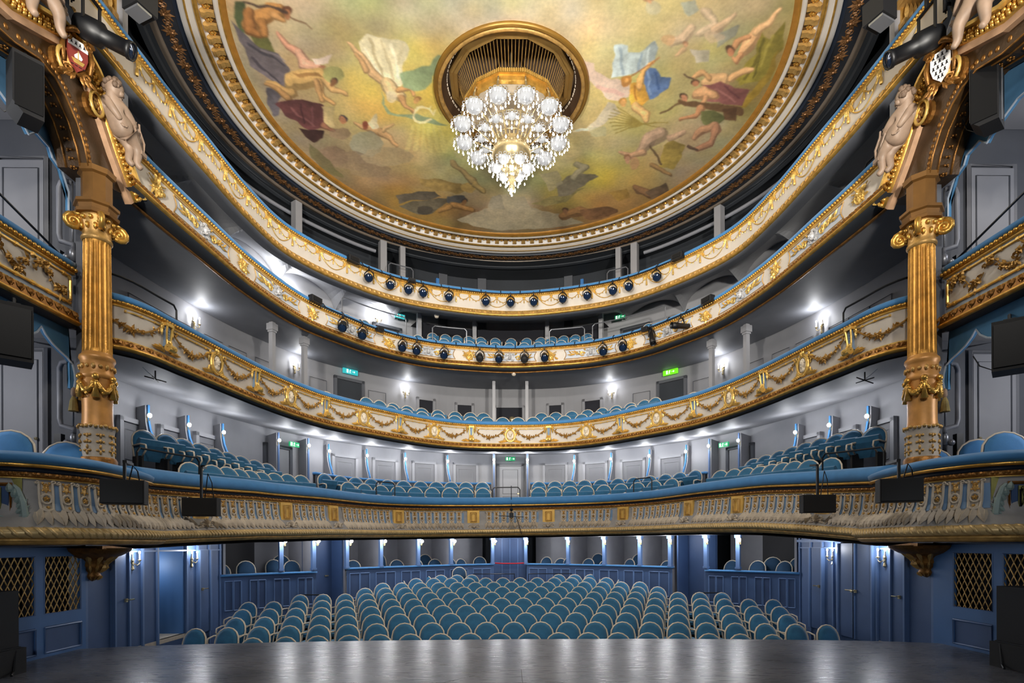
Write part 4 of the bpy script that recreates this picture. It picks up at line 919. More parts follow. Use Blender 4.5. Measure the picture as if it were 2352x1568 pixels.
# ------------------------------------------------------------------ seats
def arch(w, h, r, n=9):                                  # outline of a round-headed back, from lower left over the top
    P = [(-w, 0), (-w, h-r)]+[(-w*math.cos(t), h-r+r*math.sin(t)) for t in np.linspace(0, PI, n)[1:-1]]+[(w, h-r), (w, 0)]
    return P
def seat(name, label, cat, group, w=.235, h=.52, base=.42, tip=.0, fm=FRAME, vm=VELS, arms=True, legs='post'):
    """folding theatre seat: origin on the floor, its front faces -y"""
    t = thing(name, label, cat, group=group)
    P = arch(w, h, .235*w/.235); k = len(P); rec = lambda z: .16+.12*(z/h)
    fr = MB().tube([(x, rec(z), base+z) for x, z in P], .0165, 5); fr.build('back_frame', fm, t, True, world=False)
    q = MB(); c = [(x*.92, z*.965+.012) for x, z in P]
    v = [(x, rec(z)-.02, base+z) for x, z in c]+[(x*.72, rec(z)-.055, base+.03+(z-.03)*.9) for x, z in c]+[(x, rec(z)+.02, base+z) for x, z in c]
    f = [(i, i+1, k+i+1, k+i) for i in range(k-1)]+[(k-1, 0, k, 2*k-1)]+[tuple(range(k, 2*k))]+[(i+1, i, 2*k+i, 2*k+i+1) for i in range(k-1)]+[(0, k-1, 3*k-1, 2*k)]+[tuple(range(3*k-1, 2*k-1, -1))]
    q.add(v, f).build('back_cushion', vm, t, True, world=False)
    s = MB(); a = 1.15 if tip else .0
    pts = [(0, .0), (.0, .10), (.1, .125), (.34, .115), (.40, .08), (.40, .02), (.3, -.01)]
    ca, sa = math.cos(a), math.sin(a); pr = [(.14-(y*ca-z*sa), .36+y*sa+z*ca) for y, z in pts]; n = len(pr)
    s.add([(x, y, z) for x in (-w*.93, w*.93) for y, z in pr], [tuple(range(n)), tuple(range(2*n-1, n-1, -1))]+[(i, (i+1) % n, n+(i+1) % n, n+i) for i in range(n)])
    s.build('seat_cushion', vm, t, world=False)
    for sx in (-1, 1):
        if arms:
            MB().tube([(sx*(w+.005), .18, base+.2), (sx*(w+.015), -.05, base+.21), (sx*(w+.012), -.2, base+.18), (sx*(w+.01), -.22, base+.1), (sx*(w+.01), -.1, base-.02)], .017, 5).build('armrest', fm, t, True, world=False)
        if legs == 'post': MB().box((sx*w*.98, .05, base/2), (.035, .28, base)).build('side_standard', BLACKM, t, world=False)
        else:
            MB().tube([(sx*w*.9, .17, base), (sx*w*.95, .2, 0)], [.02, .014], 5).build('leg', fm, t, world=False)
            MB().tube([(sx*w*.85, -.2, base-.06), (sx*w*.85, -.21, 0)], [.022, .014], 5).build('leg', fm, t, world=False)
    return t
def face(p, target):
    return math.atan2(p[1]-target[1], p[0]-target[0])-PI/2  # local -y towards the target
P0 = 'blue velvet seat with cream arched frame, '
st = seat('theatre_seat', 'x', 'seat', 'seats in the stalls')
used = [0]
def put(src, x, y, z, rz, label, group, sc=None):
    M = Matrix.Translation((x, y, z))@Matrix.Rotation(rz, 4, 'Z')
    if sc: M = M@Matrix.Scale(sc, 4)
    src_used = src.get('placed')
    if not src_used: src['placed'] = 1; o = src; o.matrix_basis = M; o['label'] = label; o['group'] = group
    else: o = dup(src, label=label, group=group, M=M)
    if 'placed' in o and o is not src: del o['placed']
    LABELS.setdefault(label, []).append(o.name); return o
ROWS = [(0, .5, 8.5), (1, 0, 11), (2, .5, 10.5), (3, 0, 11), (4, .5, 11.5), (5, 0, 10), (6, .5, 7.5), (7, 0, 7), (8, .5, 6.5)]
pit = .53
for k, off, hi in ROWS:
    xs = np.arange(-hi, hi+.01, 1.0)*pit; n = len(xs)
    for i, x in enumerate(xs):
        d0 = 9.75+.9*k; R = 26.0; y = d0-(R-math.sqrt(R*R-x*x))*.95; z = -.93+.07*k
        rz = -math.asin(x/R)*1.0
        put(st, x, y, z, -rz if 0 else math.asin(x/R), 'blue velvet stalls seat, %s in the %s row from the stage' % (nth(i, n), ORD[k]), 'seats in the stalls', 1.01)
xs9 = [(-3.72, 17.35), (-3.2, 17.5), (-2.72, 17.6), (-2.22, 17.65), (-1.72, 17.7), (-1.25, 17.72), (1.5, 17.72), (2.0, 17.65), (2.5, 17.6), (2.98, 17.5), (3.42, 17.4), (3.9, 17.25)]
for i, (x, y) in enumerate(xs9): put(st, x, y-.35, -.30, math.asin(x/26), 'blue velvet stalls seat, %s in the shaded last row' % nth(i, 12), 'seats in the stalls', 1.01)
del st['placed']
ls = seat('theatre_seat', 'x', 'seat', 'seats of the first tier', tip=1)
def ZA(s): return -.06*np.clip((abs(s)-6)/1.5, 0, 1)
def ZB(s): return .27*np.clip((abs(s)-6.4)/2.8, 0, 1)
def onrow(src, c, ss, n, z, lab, group, mix=.35, sc=None, zf=lambda s: 0.):
    N = len(ss)
    for i, s in enumerate(ss):
        p = c.at(s, n, z+zf(s)); a = c.ang(s); a2 = face(p, (0, 3.0)); d = (a2-a+PI) % (2*PI)-PI
        put(src, p[0], p[1], p[2], a+d*mix, lab % nth(i, N), group, sc)
for ss, nm in (([-9.41, -8.92, -8.55, -8.24, -7.93, -7.59, -7.2, -6.77, -6.3], 'left wing'), ([-4.48, -3.99, -3.52, -3.06, -2.62, -2.2, -1.74, -1.27, -.8], 'left centre block'), ([.78, 1.22, 1.68, 2.12, 2.55, 2.98, 3.43, 3.91, 4.42], 'right centre block'), ([6.3, 6.77, 7.2, 7.59, 7.93, 8.24, 8.55, 8.92, 9.41], 'right wing')):
    onrow(ls, T1, ss, -.5, 2.43, 'blue first tier front row seat, %s of the '+nm, 'seats of the first tier', zf=ZA)
for ss, nm in (([-9.62, -9.2, -8.85, -8.44, -8.05, -7.68, -7.31, -6.89, -6.51], 'left wing'), ([-4.49, -4.11, -3.75, -3.38, -3.01, -2.67, -2.33, -1.98, -1.6, -1.18, -.77], 'left centre block'), ([.76, 1.16, 1.58, 1.96, 2.33, 2.67, 3.01, 3.38, 3.75, 4.1, 4.46], 'right centre block'), ([6.51, 6.89, 7.31, 7.68, 8.05, 8.44, 8.85, 9.2, 9.62], 'right wing')):
    onrow(ls, T1, ss, -1.3, 2.70, 'blue first tier second row seat, %s of the '+nm, 'seats of the first tier', zf=ZB)
S2R = [-3.43, -2.94, -2.47, -2.0, -1.57, -1.14, -.69, -.24, .22, .66, 1.1, 1.52, 1.97, 2.41, 2.98, 3.5]
onrow(ls, T2, S2R, -.45, 4.78, 'blue seat in the second tier front row, %s', 'seats of the second tier', .2)
onrow(ls, T2, [-5.97, -5.5], -.45, 4.74, 'blue seat at the second tier rail beside the left post, %s', 'seats of the second tier', .2)
onrow(ls, T2, [5.48, 5.9], -.45, 4.74, 'blue seat at the second tier rail beside the right post, %s', 'seats of the second tier', .2)
onrow(ls, T2, [-3.72, -3.3, -2.92, -2.55, -2.17, -1.8, -1.42, -1.08, -.75, .85, 1.2, 1.55, 1.9, 2.25, 2.62, 3.0, 3.4, 3.75], -1.25, 5.1, 'blue seat in the second tier second row, %s', 'seats of the second tier', .2)
onrow(ls, T3, [-2.65, -2.3, -1.96, -1.6, -1.2, -.8, -.42, -.03, .37, .77, 1.15, 1.5, 1.9, 2.3], -.45, 7.40, 'small blue seat in the third tier front row, %s', 'seats of the third tier', .1, .76)
onrow(ls, T3, [-2.16, -1.83, -1.49, -1.11, -.75, -.36, .02, .4, .78, 1.13, 1.5, 1.84, 2.15], -1.15, 7.80, 'small blue seat in the third tier second row, %s', 'seats of the third tier', .1, .76)
onrow(ls, T3, [-4.6, -4.1, 3.9], -.6, 7.5, 'small blue seat in the third tier beside the booth, %s', 'seats of the third tier', .1, .76)
for i, s in enumerate((-6.0, -4.9, -3.6, -2.0, 2.3, 3.0, 3.9, 5.2)):
    p = W.at(s, NP(s)-.45, 2.78); put(ls, p[0], p[1], p[2], W.ang(s), 'blue seat behind the first tier loge wall, %s' % nth(i, 8), 'seats in the first tier loges')
del ls['placed']
ch = seat('box_chair', 'x', 'chair', 'loose chairs in the ground floor boxes', .22, .5, .45, fm=FRAME, vm=VELSD, arms=False, legs='leg')
CH = [(-8.75, -.45, 0), (-8.2, -.4, .06), (-7.52, -.4, .08), (-7.33, -.75, .2), (-7.05, -.45, .04),
      (-5.2, -.8, .16), (-5.15, -.4, 0), (-4.0, -.9, .2), (-3.75, -.4, -.02), (-3.05, -.4, 0), (-2.55, -.9, .14), (-2.45, -.4, -.02), (-1.85, -.4, 0), (-1.4, -.4, -.03), (-.85, -.45, .04),
      (.9, -.45, .02), (1.45, -.4, -.03), (1.8, -.45, .02), (2.55, -.9, .15), (2.42, -.4, -.02), (3.1, -.4, -.08), (3.75, -.45, -.02), (3.95, -.9, .15), (5.0, -.4, -.06), (5.3, -.4, -.08),
      (7.1, -.4, .0), (7.75, -.4, .0), (8.05, -.7, .1), (8.35, -.4, 0), (8.6, -.75, .1)]
for i, (s, n, dz) in enumerate(CH):
    side = 'left side' if s < -6 else 'left rear' if s < 0 else 'right rear' if s < 6 else 'right side'
    same = [c for c in CH if ('left side' if c[0] < -6 else 'left rear' if c[0] < 0 else 'right rear' if c[0] < 6 else 'right side') == side]
    p = B.at(s, n, 0); put(ch, p[0], p[1], .2+dz*.9, B.ang(s)+random.uniform(-.3, .3), 'dark blue chair in the %s ground floor boxes, %s' % (side, nth(same.index((s, n, dz)), len(same))), 'loose chairs in the ground floor boxes')
put(ch, -1.62, 17.55, zfl(17.55)+.28, .1, 'dark blue chair standing alone behind the last stalls row', 'loose chairs in the ground floor boxes', 1.0)
del ch['placed']

# ------------------------------------------------------------------ stage boxes beside the proscenium (built per side)
MARB = mat('warm_marble_paint', (176, 140, 110), .4, 0, .2, 6)
PARCH = mat('arch_bronze_paint', (72, 52, 30), .42, .45, .25, 5, .3, 30)
GREENLIT = mat('green_lit_gilding', (150, 146, 84), .5, .25, .3, 6, .3, 40)  # greenish light on the gilded panel is put into this colour
SEA = mat('grey_green_paint', (132, 150, 148), .55, 0, .15, 6)
BLUETRIM = mat('valance_trim', (176, 190, 206), .7)
VALC = mat('valance_cloth', (70, 124, 166), .85, 0, .1, 5, .2, 20, sheen=.2)
def prism_yz(mb, poly, x0, x1):
    k = len(poly); return mb.add([(x0, y, z) for y, z in poly]+[(x1, y, z) for y, z in poly], [tuple(range(k)), tuple(range(2*k-1, k-1, -1))]+[(i, (i+1) % k, k+(i+1) % k, k+i) for i in range(k)])
def skin_body(name, J, E, mt, parent):
    me = bpy.data.meshes.new(name); ks = list(J); me.from_pydata([J[k][:3] for k in ks], [(ks.index(a), ks.index(b)) for a, b in E], [])
    me.materials.append(mt); o = bpy.data.objects.new(name, me); COL.objects.link(o); o.parent = parent
    sk = o.modifiers.new('skin', 'SKIN'); sk.use_smooth_shade = True
    for i, k in enumerate(ks):
        v = me.skin_vertices[0].data[i]; v.radius = (J[k][3], J[k][3]); v.use_root = (k == 'pelvis')
    sb = o.modifiers.new('subd', 'SUBSURF'); sb.levels = 1; sb.render_levels = 2
    return o
def putto(label, J, s, look, lyre=None):
    """plump plaster child; J holds joints as (y, z, depth from the wall, radius)"""
    t = thing('putto_statue', label, 'statue', (0, 0, 0)); X = lambda d: s*(6.02-d)
    Q = {k: (X(v[2]), v[0], v[1], v[3]*(1.0 if k == 'head' else 1.28)) for k, v in J.items()}
    E = [('pelvis', 'belly'), ('belly', 'chest'), ('chest', 'neck'), ('neck', 'head')]
    for sd in 'lr': E += [('chest', 'sh'+sd), ('sh'+sd, 'el'+sd), ('el'+sd, 'ha'+sd), ('pelvis', 'hip'+sd), ('hip'+sd, 'kn'+sd), ('kn'+sd, 'an'+sd), ('an'+sd, 'to'+sd)]
    skin_body('body', Q, E, STONE, t)
    h = np.array(Q['head'][:3]); r = Q['head'][3]; L = norm(np.array((s*look[2], look[0], look[1]))); U = norm(np.array((0, 0, 1))-L*L[2]); R = np.cross(L, U)
    hd = MB().ball(h, (r*.98, r*.98, r*1.12), 12, 9); hd.ball(h+L*r*.95-U*r*.12, r*.2, 6, 5).ball(h+L*r*.85-U*r*.5, (r*.25, r*.25, r*.12), 6, 4).ball(h+L*r*.72-U*r*.72, r*.3, 6, 4)
    for q in (-1, 1): hd.ball(h+L*r*.82+R*q*r*.36+U*r*.02, r*.15, 6, 4).ball(h+L*r*.62+R*q*r*.5-U*r*.4, r*.36, 6, 4).ball(h+R*q*r*1.0-U*r*.1, r*.24, 6, 4)
    hd.build('face', STONE, t, True)
    hb = MB(); rr = random.Random(3)
    for k in range(46):
        d = norm(np.array((rr.gauss(0, 1), rr.gauss(0, 1), rr.gauss(0, 1)))); 
        if d.dot(L) > .35 or d.dot(U) < -.35: continue
        hb.ball(h+d*r*1.02, r*rr.uniform(.24, .36), 6, 4)
    hb.build('hair', HAIR, t, True, kind='stuff')
    for sd in 'lr':
        a = np.array(Q['el'+sd][:3]); b = np.array(Q['ha'+sd][:3]); d = norm(b-a); w = norm(np.cross(d, (s, 0, .2))); dn = np.cross(d, w); f = MB(); hr = Q['ha'+sd][3]
        for k, (o_, ln) in enumerate(((-.9, .75), (-.32, .95), (.28, 1.0), (.85, .85))):
            p = b+d*hr*.6+w*hr*o_; f.tube([p, p+d*hr*1.1*ln, p+d*hr*1.8*ln+dn*hr*.5], [hr*.3, hr*.28, hr*.2], 5)
        f.tube([b+w*hr*.6, b+w*hr*1.4+d*hr*.6, b+w*hr*1.3+d*hr*1.3], [hr*.33, hr*.3, hr*.2], 5); f.build('fingers', STONE, t, True, kind='stuff')
    if lyre:
        y, z, d = lyre; g = MB(); g.tube([(X(d), y+.1, z-.22), (X(d), y+.02, z-.05), (X(d), y-.06, z+.05), (X(d), y-.03, z+.14)], .018, 5).tube([(X(d), y+.14, z-.22), (X(d), y+.16, z-.05), (X(d), y+.05, z+.08), (X(d), y+.04, z+.16)], .018, 5).box((X(d), y+.12, z-.23), (.06, .12, .06))
        for q in range(4): g.tube([(X(d), y+.1+.012*q, z-.2), (X(d), y-.02+.025*q, z+.08)], .004, 3)
        g.build('small_lyre', STONE, t)
    return t
def cylband(mb, c, r, z0, z1, n, rp, k, ball=.02):
    for i in range(k):
        a = 2*PI*i/k; mb.ball((c[0]+rp*math.cos(a), c[1]+rp*math.sin(a), (z0+z1)/2), (ball, ball, (z1-z0)/2), 6, 4)
for s, nm, so in ((-1, 'left', -1), (1, 'right', 1)):
    def side_curve(pts):
        p = [(s*abs(x), y) for x, y in pts]; return openc(p if s < 0 else p[::-1])
    # --- lower stage box front
    cb = side_curve([(8.3, 6.22), (7.0, 6.32), (6.3, 6.38), (5.86, 6.45), (5.58, 6.62), (5.41, 6.95), (5.33, 7.3), (5.36, 7.8), (5.42, 8.25), (5.58, 8.62), (6.0, 8.85)])
    rb = thing('stage_box_front', 'carved front of the lower stage box with blue velvet rail on the '+nm, 'balcony', (s*5.5, 7, 2.2))
    ycut = nearest(cb, (s*5.6, 6.6)); lo, hi = (ycut, cb.L) if s < 0 else (-cb.L, ycut)
    t1front(rb, cb, 2.55, -cb.L, cb.L, [], .25, .15, False)
    k = int((hi-lo)/.2); stp = (hi-lo)/k
    for i in range(k):
        q = lo+(i+.5)*stp; a, g = strap(.2); p = part(onface(a), cb, q, 2.55, 'strapwork', CREAMD, rb); part(onface(g), cb, q, 2.55, 'strap_ornament', GOLDM, p, kind='stuff'); part(onface(slot(.2)), cb, q+stp/2, 2.55, 'blue_slot', SLOTB, p)
    q0 = ycut+s*.46                                       # panel with shell, facing the stage, greenish light in its colour
    a = MB()
    a.add([(x, .03, z) for x in (-.42, .36) for z in (-.17, -.66)], [(0, 1, 3, 2)])
    p = part(a, cb, q0, 2.55, 'panel', GREENLIT, rb)
    part(MB().tube([(-.27, .05, -.25), (.27, .05, -.25), (.27, .05, -.62), (-.27, .05, -.62)], .024, 4, True), cb, q0, 2.55, 'frame_moulding', GOLDD, p)
    part(MB().box((0, .036, -.43), (.5, .02, .34)), cb, q0, 2.55, 'frame_field', BLUED, p)
    part(MB().box((0, .05, -.41), (.38, .02, .25)), cb, q0, 2.55, 'grille_backing', GREENLIT, p)
    g = MB()
    for j in range(-5, 8):
        for d in (-1, 1):
            x0 = -.17+j*.05; x1 = x0+d*.1; g.tube([(max(-.17, min(.17, x0)), .065, -.53), (max(-.17, min(.17, x1)), .065, -.31)], .0035, 3)
    for sx in (-1, 1): g.scroll(sx*.15, -.31, .028, .065, 1.3, .006, 0, sx, 9, 4).tube([(sx*.18, .065, -.53), (sx*.18, .065, -.33)], .007, 4)
    part(g, cb, q0, 2.55, 'wrought_grille', BLACK, p, kind='stuff')
    sh = MB()
    for j in range(9): sh.leaf(0, -.70, PI/2+(j-4)*.36, .22-.012*abs(j-4), .085, .09, .05, 4)
    for sx in (-1, 1): sh.scroll(sx*.19, -.66, .055, .1, 1.4, .018, 0, sx, 12, 5)
    part(sh, cb, q0, 2.55, 'shell_carving', SEA, p, kind='stuff')
    cv = MB()
    for sx in (-1, 1):
        for j in range(7):
            t_ = j/6; x = sx*(.27+.06*math.sin(t_*PI)); z = -.70+.36*t_
            cv.leaf(x, z, PI/2-sx*(1.25-1.35*t_), .16-.05*t_, .07, .07, .045, 4)
        cv.tube([(sx*.36, .07, -.70), (sx*.385, .09, -.6), (sx*.37, .09, -.45), (sx*.33, .07, -.3), (sx*.30, .06, -.26)], [.03, .032, .028, .022, .016], 6)
    part(cv, cb, q0, 2.55, 'acanthus_carving', SEA, rb, kind='stuff')
    q = ruled(cb, -.2, 1.615, side_curve([(8.3, 6.5), (7.2, 7.6), (6.95, 9.4)]), 0, 1.615, 30); struct(q.build('ceiling', GREYD), 'dark soffit under the %s stage box' % nm)
    # --- the box carcase: partition, floors, doors, pipes
    q = MB().box((s*7.45, 8.62, 5.6), (2.5, .12, 7.6)).box((s*6.28, 8.45, 5.3), (.12, .45, 7.0)); struct(q.build('wall_'+nm, GREYD), 'dark grey partition wall at the back of the %s stage boxes' % nm)
    for z, lab in ((2.0, 'lower'), (4.78, 'upper'), (8.05, 'top')):
        q = MB().box((s*7.5, 5.8, z), (2.3, 5.5, .12)); struct(q.build('floor', GREY), 'grey floor slab of the %s %s stage box' % (nm, lab))
    for z0, z1, lab in ((2.25, 4.5, 'lower'), (4.95, 7.36, 'upper')):
        xo = 7.38 if z0 < 4 else 7.36
        d = struct(MB().box((s*xo, 8.53, (z0+z1)/2), (.66, .05, z1-z0)).build('door_30', GREY), 'grey door at the back of the %s %s stage box' % (nm, lab))
        MB().tube([(s*(xo-.26), 8.5, z0+.1), (s*(xo-.26), 8.5, z1-.12), (s*(xo+.26), 8.5, z1-.12), (s*(xo+.26), 8.5, z0+.1)], .012, 4, True).build('panel_moulding', GREYD, d)
        MB().tube([(s*(xo-.36), 8.52, z0), (s*(xo-.36), 8.52, z1+.05), (s*(xo+.36), 8.52, z1+.05), (s*(xo+.36), 8.52, z0)], .035, 4).build('frame', GREY, d)
        MB().ball((s*(xo-.25), 8.48, z0+.95), .025, 8, 6).build('door_handle', BRASS, d)
        zb = 3.0 if z0 < 4 else 5.7; zt = 4.28 if z0 < 4 else 6.92
        t = thing('drain_pipe', 'grey bent pipe in the %s %s stage box' % (nm, lab), 'pipe', (s*6.6, 8.3, zb))
        MB().tube([(s*6.47, 8.35, zb+.25), (s*6.47, 8.35, zb+.32), (s*6.64, 8.33, zb+.36), (s*6.66, 8.33, zb+.46), (s*6.66, 8.33, zt-.08), (s*6.63, 8.33, zt), (s*6.56, 8.33, zt+.02), (s*6.49, 8.35, zt)], .036, 8).build('thick_pipe', PIPE, t, True)
        MB().tube([(s*6.49, 8.36, zb+.1), (s*6.49, 8.36, zt)], .014, 6).build('thin_pipe', STEEL, t, True)
        MB().lathe([(.0, 0), (.05, .01), (.055, .14), (.03, .18)], 8, (s*6.46, 8.33, zb+.06)).ball((s*6.52, 8.28, zb+.1), .05, 8, 6).build('valve', STEEL, t, True)
        MB().box((s*6.72, 8.4, zb+.05), (.1, .08, .4)).build('socket_strip', BLACK, t)
    # --- upper stage box front
    cu = side_curve([(6.3, 3.6), (6.3, 5.9), (6.3, 8.12)]); L = cu.L; hU = 5.55
    ru = thing('stage_box_front', 'pale blue and gilt front of the upper stage box on the '+nm, 'balcony', (s*6.3, 6, 5.2))
    zb = frontset(ru, cu, hU, L, .07, .60, .78, MATS['field_paint2'] if 'field_paint2' in MATS else mat('field_paint2', (160, 176, 196), .55, 0, .06, 4), .03, True, .12, .05)
    Lf = L-.08; sgn = 1 if s < 0 else -1
    xa, xb = (L-2.1)*sgn, Lf*sgn; x0, x1 = sorted((xa, xb))
    fr_ = [(x0, .02, -.14), ((x0+x1)/2, .02, -.14), (x1-(.05 if sgn > 0 else 0), .02, -.14)]
    rod = MB().tube([(x0, .02, -.15), (x1, .02, -.15)], .02, 6).tube([(x0, .02, -.52), (x1, .02, -.52)], .02, 6).tube([(xb, .02, -.2), (xb, .02, -.47)], .02, 6).tube([(xb, .02, -.2), (xb-sgn*.05, .02, -.15)], .02, 6).tube([(xb, .02, -.47), (xb-sgn*.05, .02, -.52)], .02, 6)
    for j in range(8): rod.tube([(x0+(x1-x0)*(j+.5)/8-.02, .02, zz) for zz in ()] or [(x0+(x1-x0)*(j+.5)/8-.02, .02, -.15), (x0+(x1-x0)*(j+.5)/8+.02, .02, -.15)], .032, 6).tube([(x0+(x1-x0)*(j+.5)/8-.02, .02, -.52), (x0+(x1-x0)*(j+.5)/8+.02, .02, -.52)], .03, 6)
    part(MB().box(((x0+x1)/2, .008, -.335), (x1-x0-.06, .01, .36)), cu, 0, hU, 'frame_field', CREAM, ru)
    part(rod, cu, 0, hU, 'reed_frame', GOLDL, ru, kind='stuff')
    rr = random.Random(5)
    for j in range(3):
        vx = MB(); xc = xb-sgn*(.35+.62*j); P = [(xc-.28+.08*i, .03, -.33+.12*math.sin(i*.9+j)) for i in range(8)]
        vx.tube(P, .009, 4)
        for i in range(26):
            px, py, pz = P[rr.randrange(8)]; vx.leaf(px+rr.uniform(-.05, .05), pz+rr.uniform(-.04, .04), rr.uniform(0, 6.28), rr.uniform(.06, .11), .045, .035, .03, 2)
        for i in (1, 3, 6): vx.rosette(P[i][0], P[i][2], .06, .05, 6, .035)
        part(vx, cu, 0, hU, 'flower_garland', FLOWER, ru)
    tag(MB().tube([(s*6.5, 4.0, 6.35), (s*6.5, 6.9, 6.12), (s*6.5, 8.3, 5.72), (s*6.5, 8.3, 5.5)], .016, 6).build('hand_rail', BLACK), 'black sloping hand rail over the upper stage box front on the '+nm, 'rail')
    for z in (3.9, 6.9): point_light('added_box_fill', (s*7.9, 6.9, z), BOX_FILL, (.95, .96, 1.0), .15)  # unseen fill lights added to brighten the box interiors
    # --- valances
    v = [(3.6, 4.2), (6.9, 4.2), (7.25, 4.28), (7.5, 4.38), (7.61, 4.46), (7.68, 4.56), (7.75, 4.48), (7.86, 4.40), (8.0, 4.335), (8.12, 4.29), (8.22, 4.22), (8.26, 4.1), (8.27, 4.0), (8.24, 3.86), (8.19, 3.87), (8.2, 4.0), (8.16, 4.78), (3.6, 4.78)]
    t = thing('valance', 'blue scalloped valance under the upper stage box front on the '+nm, 'valance', (s*6.42, 7, 4.7))
    prism_yz(MB(), v, s*6.40, s*6.44).build('cloth', VALC, t)
    MB().tube([(s*6.39, y, z) for y, z in v[:14]], .013, 5).build('trim', BLUETRIM, t)
    t = thing('tassel', 'hanging olive tassel at the end of the %s valance' % nm, 'tassel', (s*6.36, 8.2, 3.85))
    MB().lathe([(.005, .05), (.03, .02), (.035, -.06), (.022, -.09)], 8, (s*6.36, 8.2, 3.84)).build('knot', STONE, t, True)
    MB().lathe([(.022, -.09), (.045, -.15), (.065, -.3), (.0, -.3)], 10, (s*6.36, 8.2, 3.84)).build('skirt', TASSEL, t)
    v2 = [(7.3, 7.72), (7.5, 7.6), (7.72, 7.5), (7.85, 7.35), (7.97, 7.0), (8.12, 6.75), (8.2, 6.5), (8.22, 6.3), (8.26, 6.5), (8.28, 6.75), (8.16, 6.98), (8.02, 7.06), (7.92, 7.15), (7.68, 7.2), (7.6, 7.08), (7.5, 7.12), (7.3, 7.3), (6.6, 7.35), (4.5, 7.35), (4.5, 7.8)]
    v2 = [(4.5, 7.86), (7.0, 7.86), (7.4, 7.8), (7.75, 7.6), (7.98, 7.2), (8.14, 6.85), (8.3, 6.6), (8.3, 6.45), (8.24, 6.45), (8.24, 6.72), (8.12, 6.94), (7.95, 7.02), (7.9, 7.13), (7.68, 7.18), (7.56, 7.06), (7.5, 7.12), (7.1, 7.3), (4.5, 7.34)]
    t = thing('valance', 'blue cloth valance along the arch of the upper stage box on the '+nm, 'valance', (s*6.42, 7, 7.5))
    prism_yz(MB(), v2, s*6.46, s*6.50).build('cloth', VALC, t)
    MB().tube([(s*6.45, y, z) for y, z in v2[8:]], .014, 5).build('trim', BLUETRIM, t)
    # --- arch with curved pediment
    O = [(8.95, 7.05), (8.75, 7.25), (8.55, 7.5), (8.38, 7.75), (8.2, 8.02), (7.95, 8.25), (7.65, 8.4), (7.35, 8.36), (7.0, 8.2), (6.64, 8.04), (6.0, 7.95), (4.0, 7.95)]
    In = [(4.0, 7.5), (6.0, 7.55), (6.8, 7.62), (7.17, 7.74), (7.4, 7.70), (7.58, 7.6), (7.78, 7.4), (7.93, 7.15), (8.0, 6.92), (8.5, 6.92)]
    ar = thing('box_arch', 'gilt arch with curved pediment over the upper stage box on the '+nm, 'arch', (s*6.1, 7.5, 7.5))
    prism_yz(MB(), O+In, s*5.98, s*6.42).build('arch_body', PARCH, ar)
    P = np.array(O); T = np.gradient(P, axis=0); T /= np.linalg.norm(T, axis=1)[:, None]; N = np.stack([T[:, 1], -T[:, 0]], 1); N *= np.sign((P-np.array((7.0, 6.5)))@N.T.mean(1) if 0 else np.einsum('ij,ij->i', N, np.array((7.2, 7.0))-P))[:, None]
    def strip(o0, o1, x0, x1, n_, mt, kind=None, relief=False):
        a = P+N*o0; b = P+N*o1; mb = MB(); k = len(P)
        mb.add([(s*x, y, z) for row, x in ((a, x0), (b, x0), (b, x1), (a, x1)) for y, z in row], [(r*k+i, r*k+i+1, ((r+1) % 4)*k+i+1, ((r+1) % 4)*k+i) for r in range(4) for i in range(k-1)]+[(0, k, 2*k, 3*k), (k-1, 2*k-1, 3*k-1, 4*k-1)])
        if relief:
            L_ = np.concatenate([[0], np.cumsum(np.linalg.norm(np.diff(P, axis=0), axis=1))])
            for d in np.arange(.03, L_[-1], .075):
                y = np.interp(d, L_, P[:, 0]); z = np.interp(d, L_, P[:, 1]); ny = np.interp(d, L_, N[:, 0]); nz = np.interp(d, L_, N[:, 1]); ty, tz = -nz, ny
                for w_, h_ in ((.03, .02), (.075, .035), (.115, .02)):
                    mb.ball((s*(x0-.008), y+ny*(o0+w_)+ty*.015*(w_*20 % 2), z+nz*(o0+w_)), (.035, .03, .028), 6, 4)
        return mb.build(n_, mt, ar, relief, kind=kind)
    strip(-.015, .03, 5.78, 6.0, 'outer_fillet', GOLDL)
    strip(.03, .17, 5.86, 6.0, 'leaf_moulding', GOLD, 'stuff', True)
    strip(.17, .26, 5.90, 6.0, 'marbled_soffit', MARB)
    q = MB()
    I2 = np.array(In[1:9])
    for j in range(26):
        d = j/25*(len(I2)-1); i = min(int(d), len(I2)-2); f = d-i; y, z = I2[i]*(1-f)+I2[i+1]*f
        q.ball((s*5.99, y+.02, z+.09), (.03, .04, .04), 6, 4)
    for j in range(17):
        d = j/16*(len(I2)-1); i = min(int(d), len(I2)-2); f = d-i; y, z = I2[i]*(1-f)+I2[i+1]*f
        for q_ in range(5): q.ball((s*(6.2+.03*math.cos(q_*1.257)), y+.03*math.sin(q_*1.257), z-.005), (.02, .02, .018), 5, 3)
    q.build('guilloche_band', GOLDD, ar, True, kind='stuff')
    for x_ in (5.985, 6.1, 6.3): MB().tube([(s*x_, y, z-.005) for y, z in I2], .014, 5).build('gilt_rib', GOLDD, ar, True)
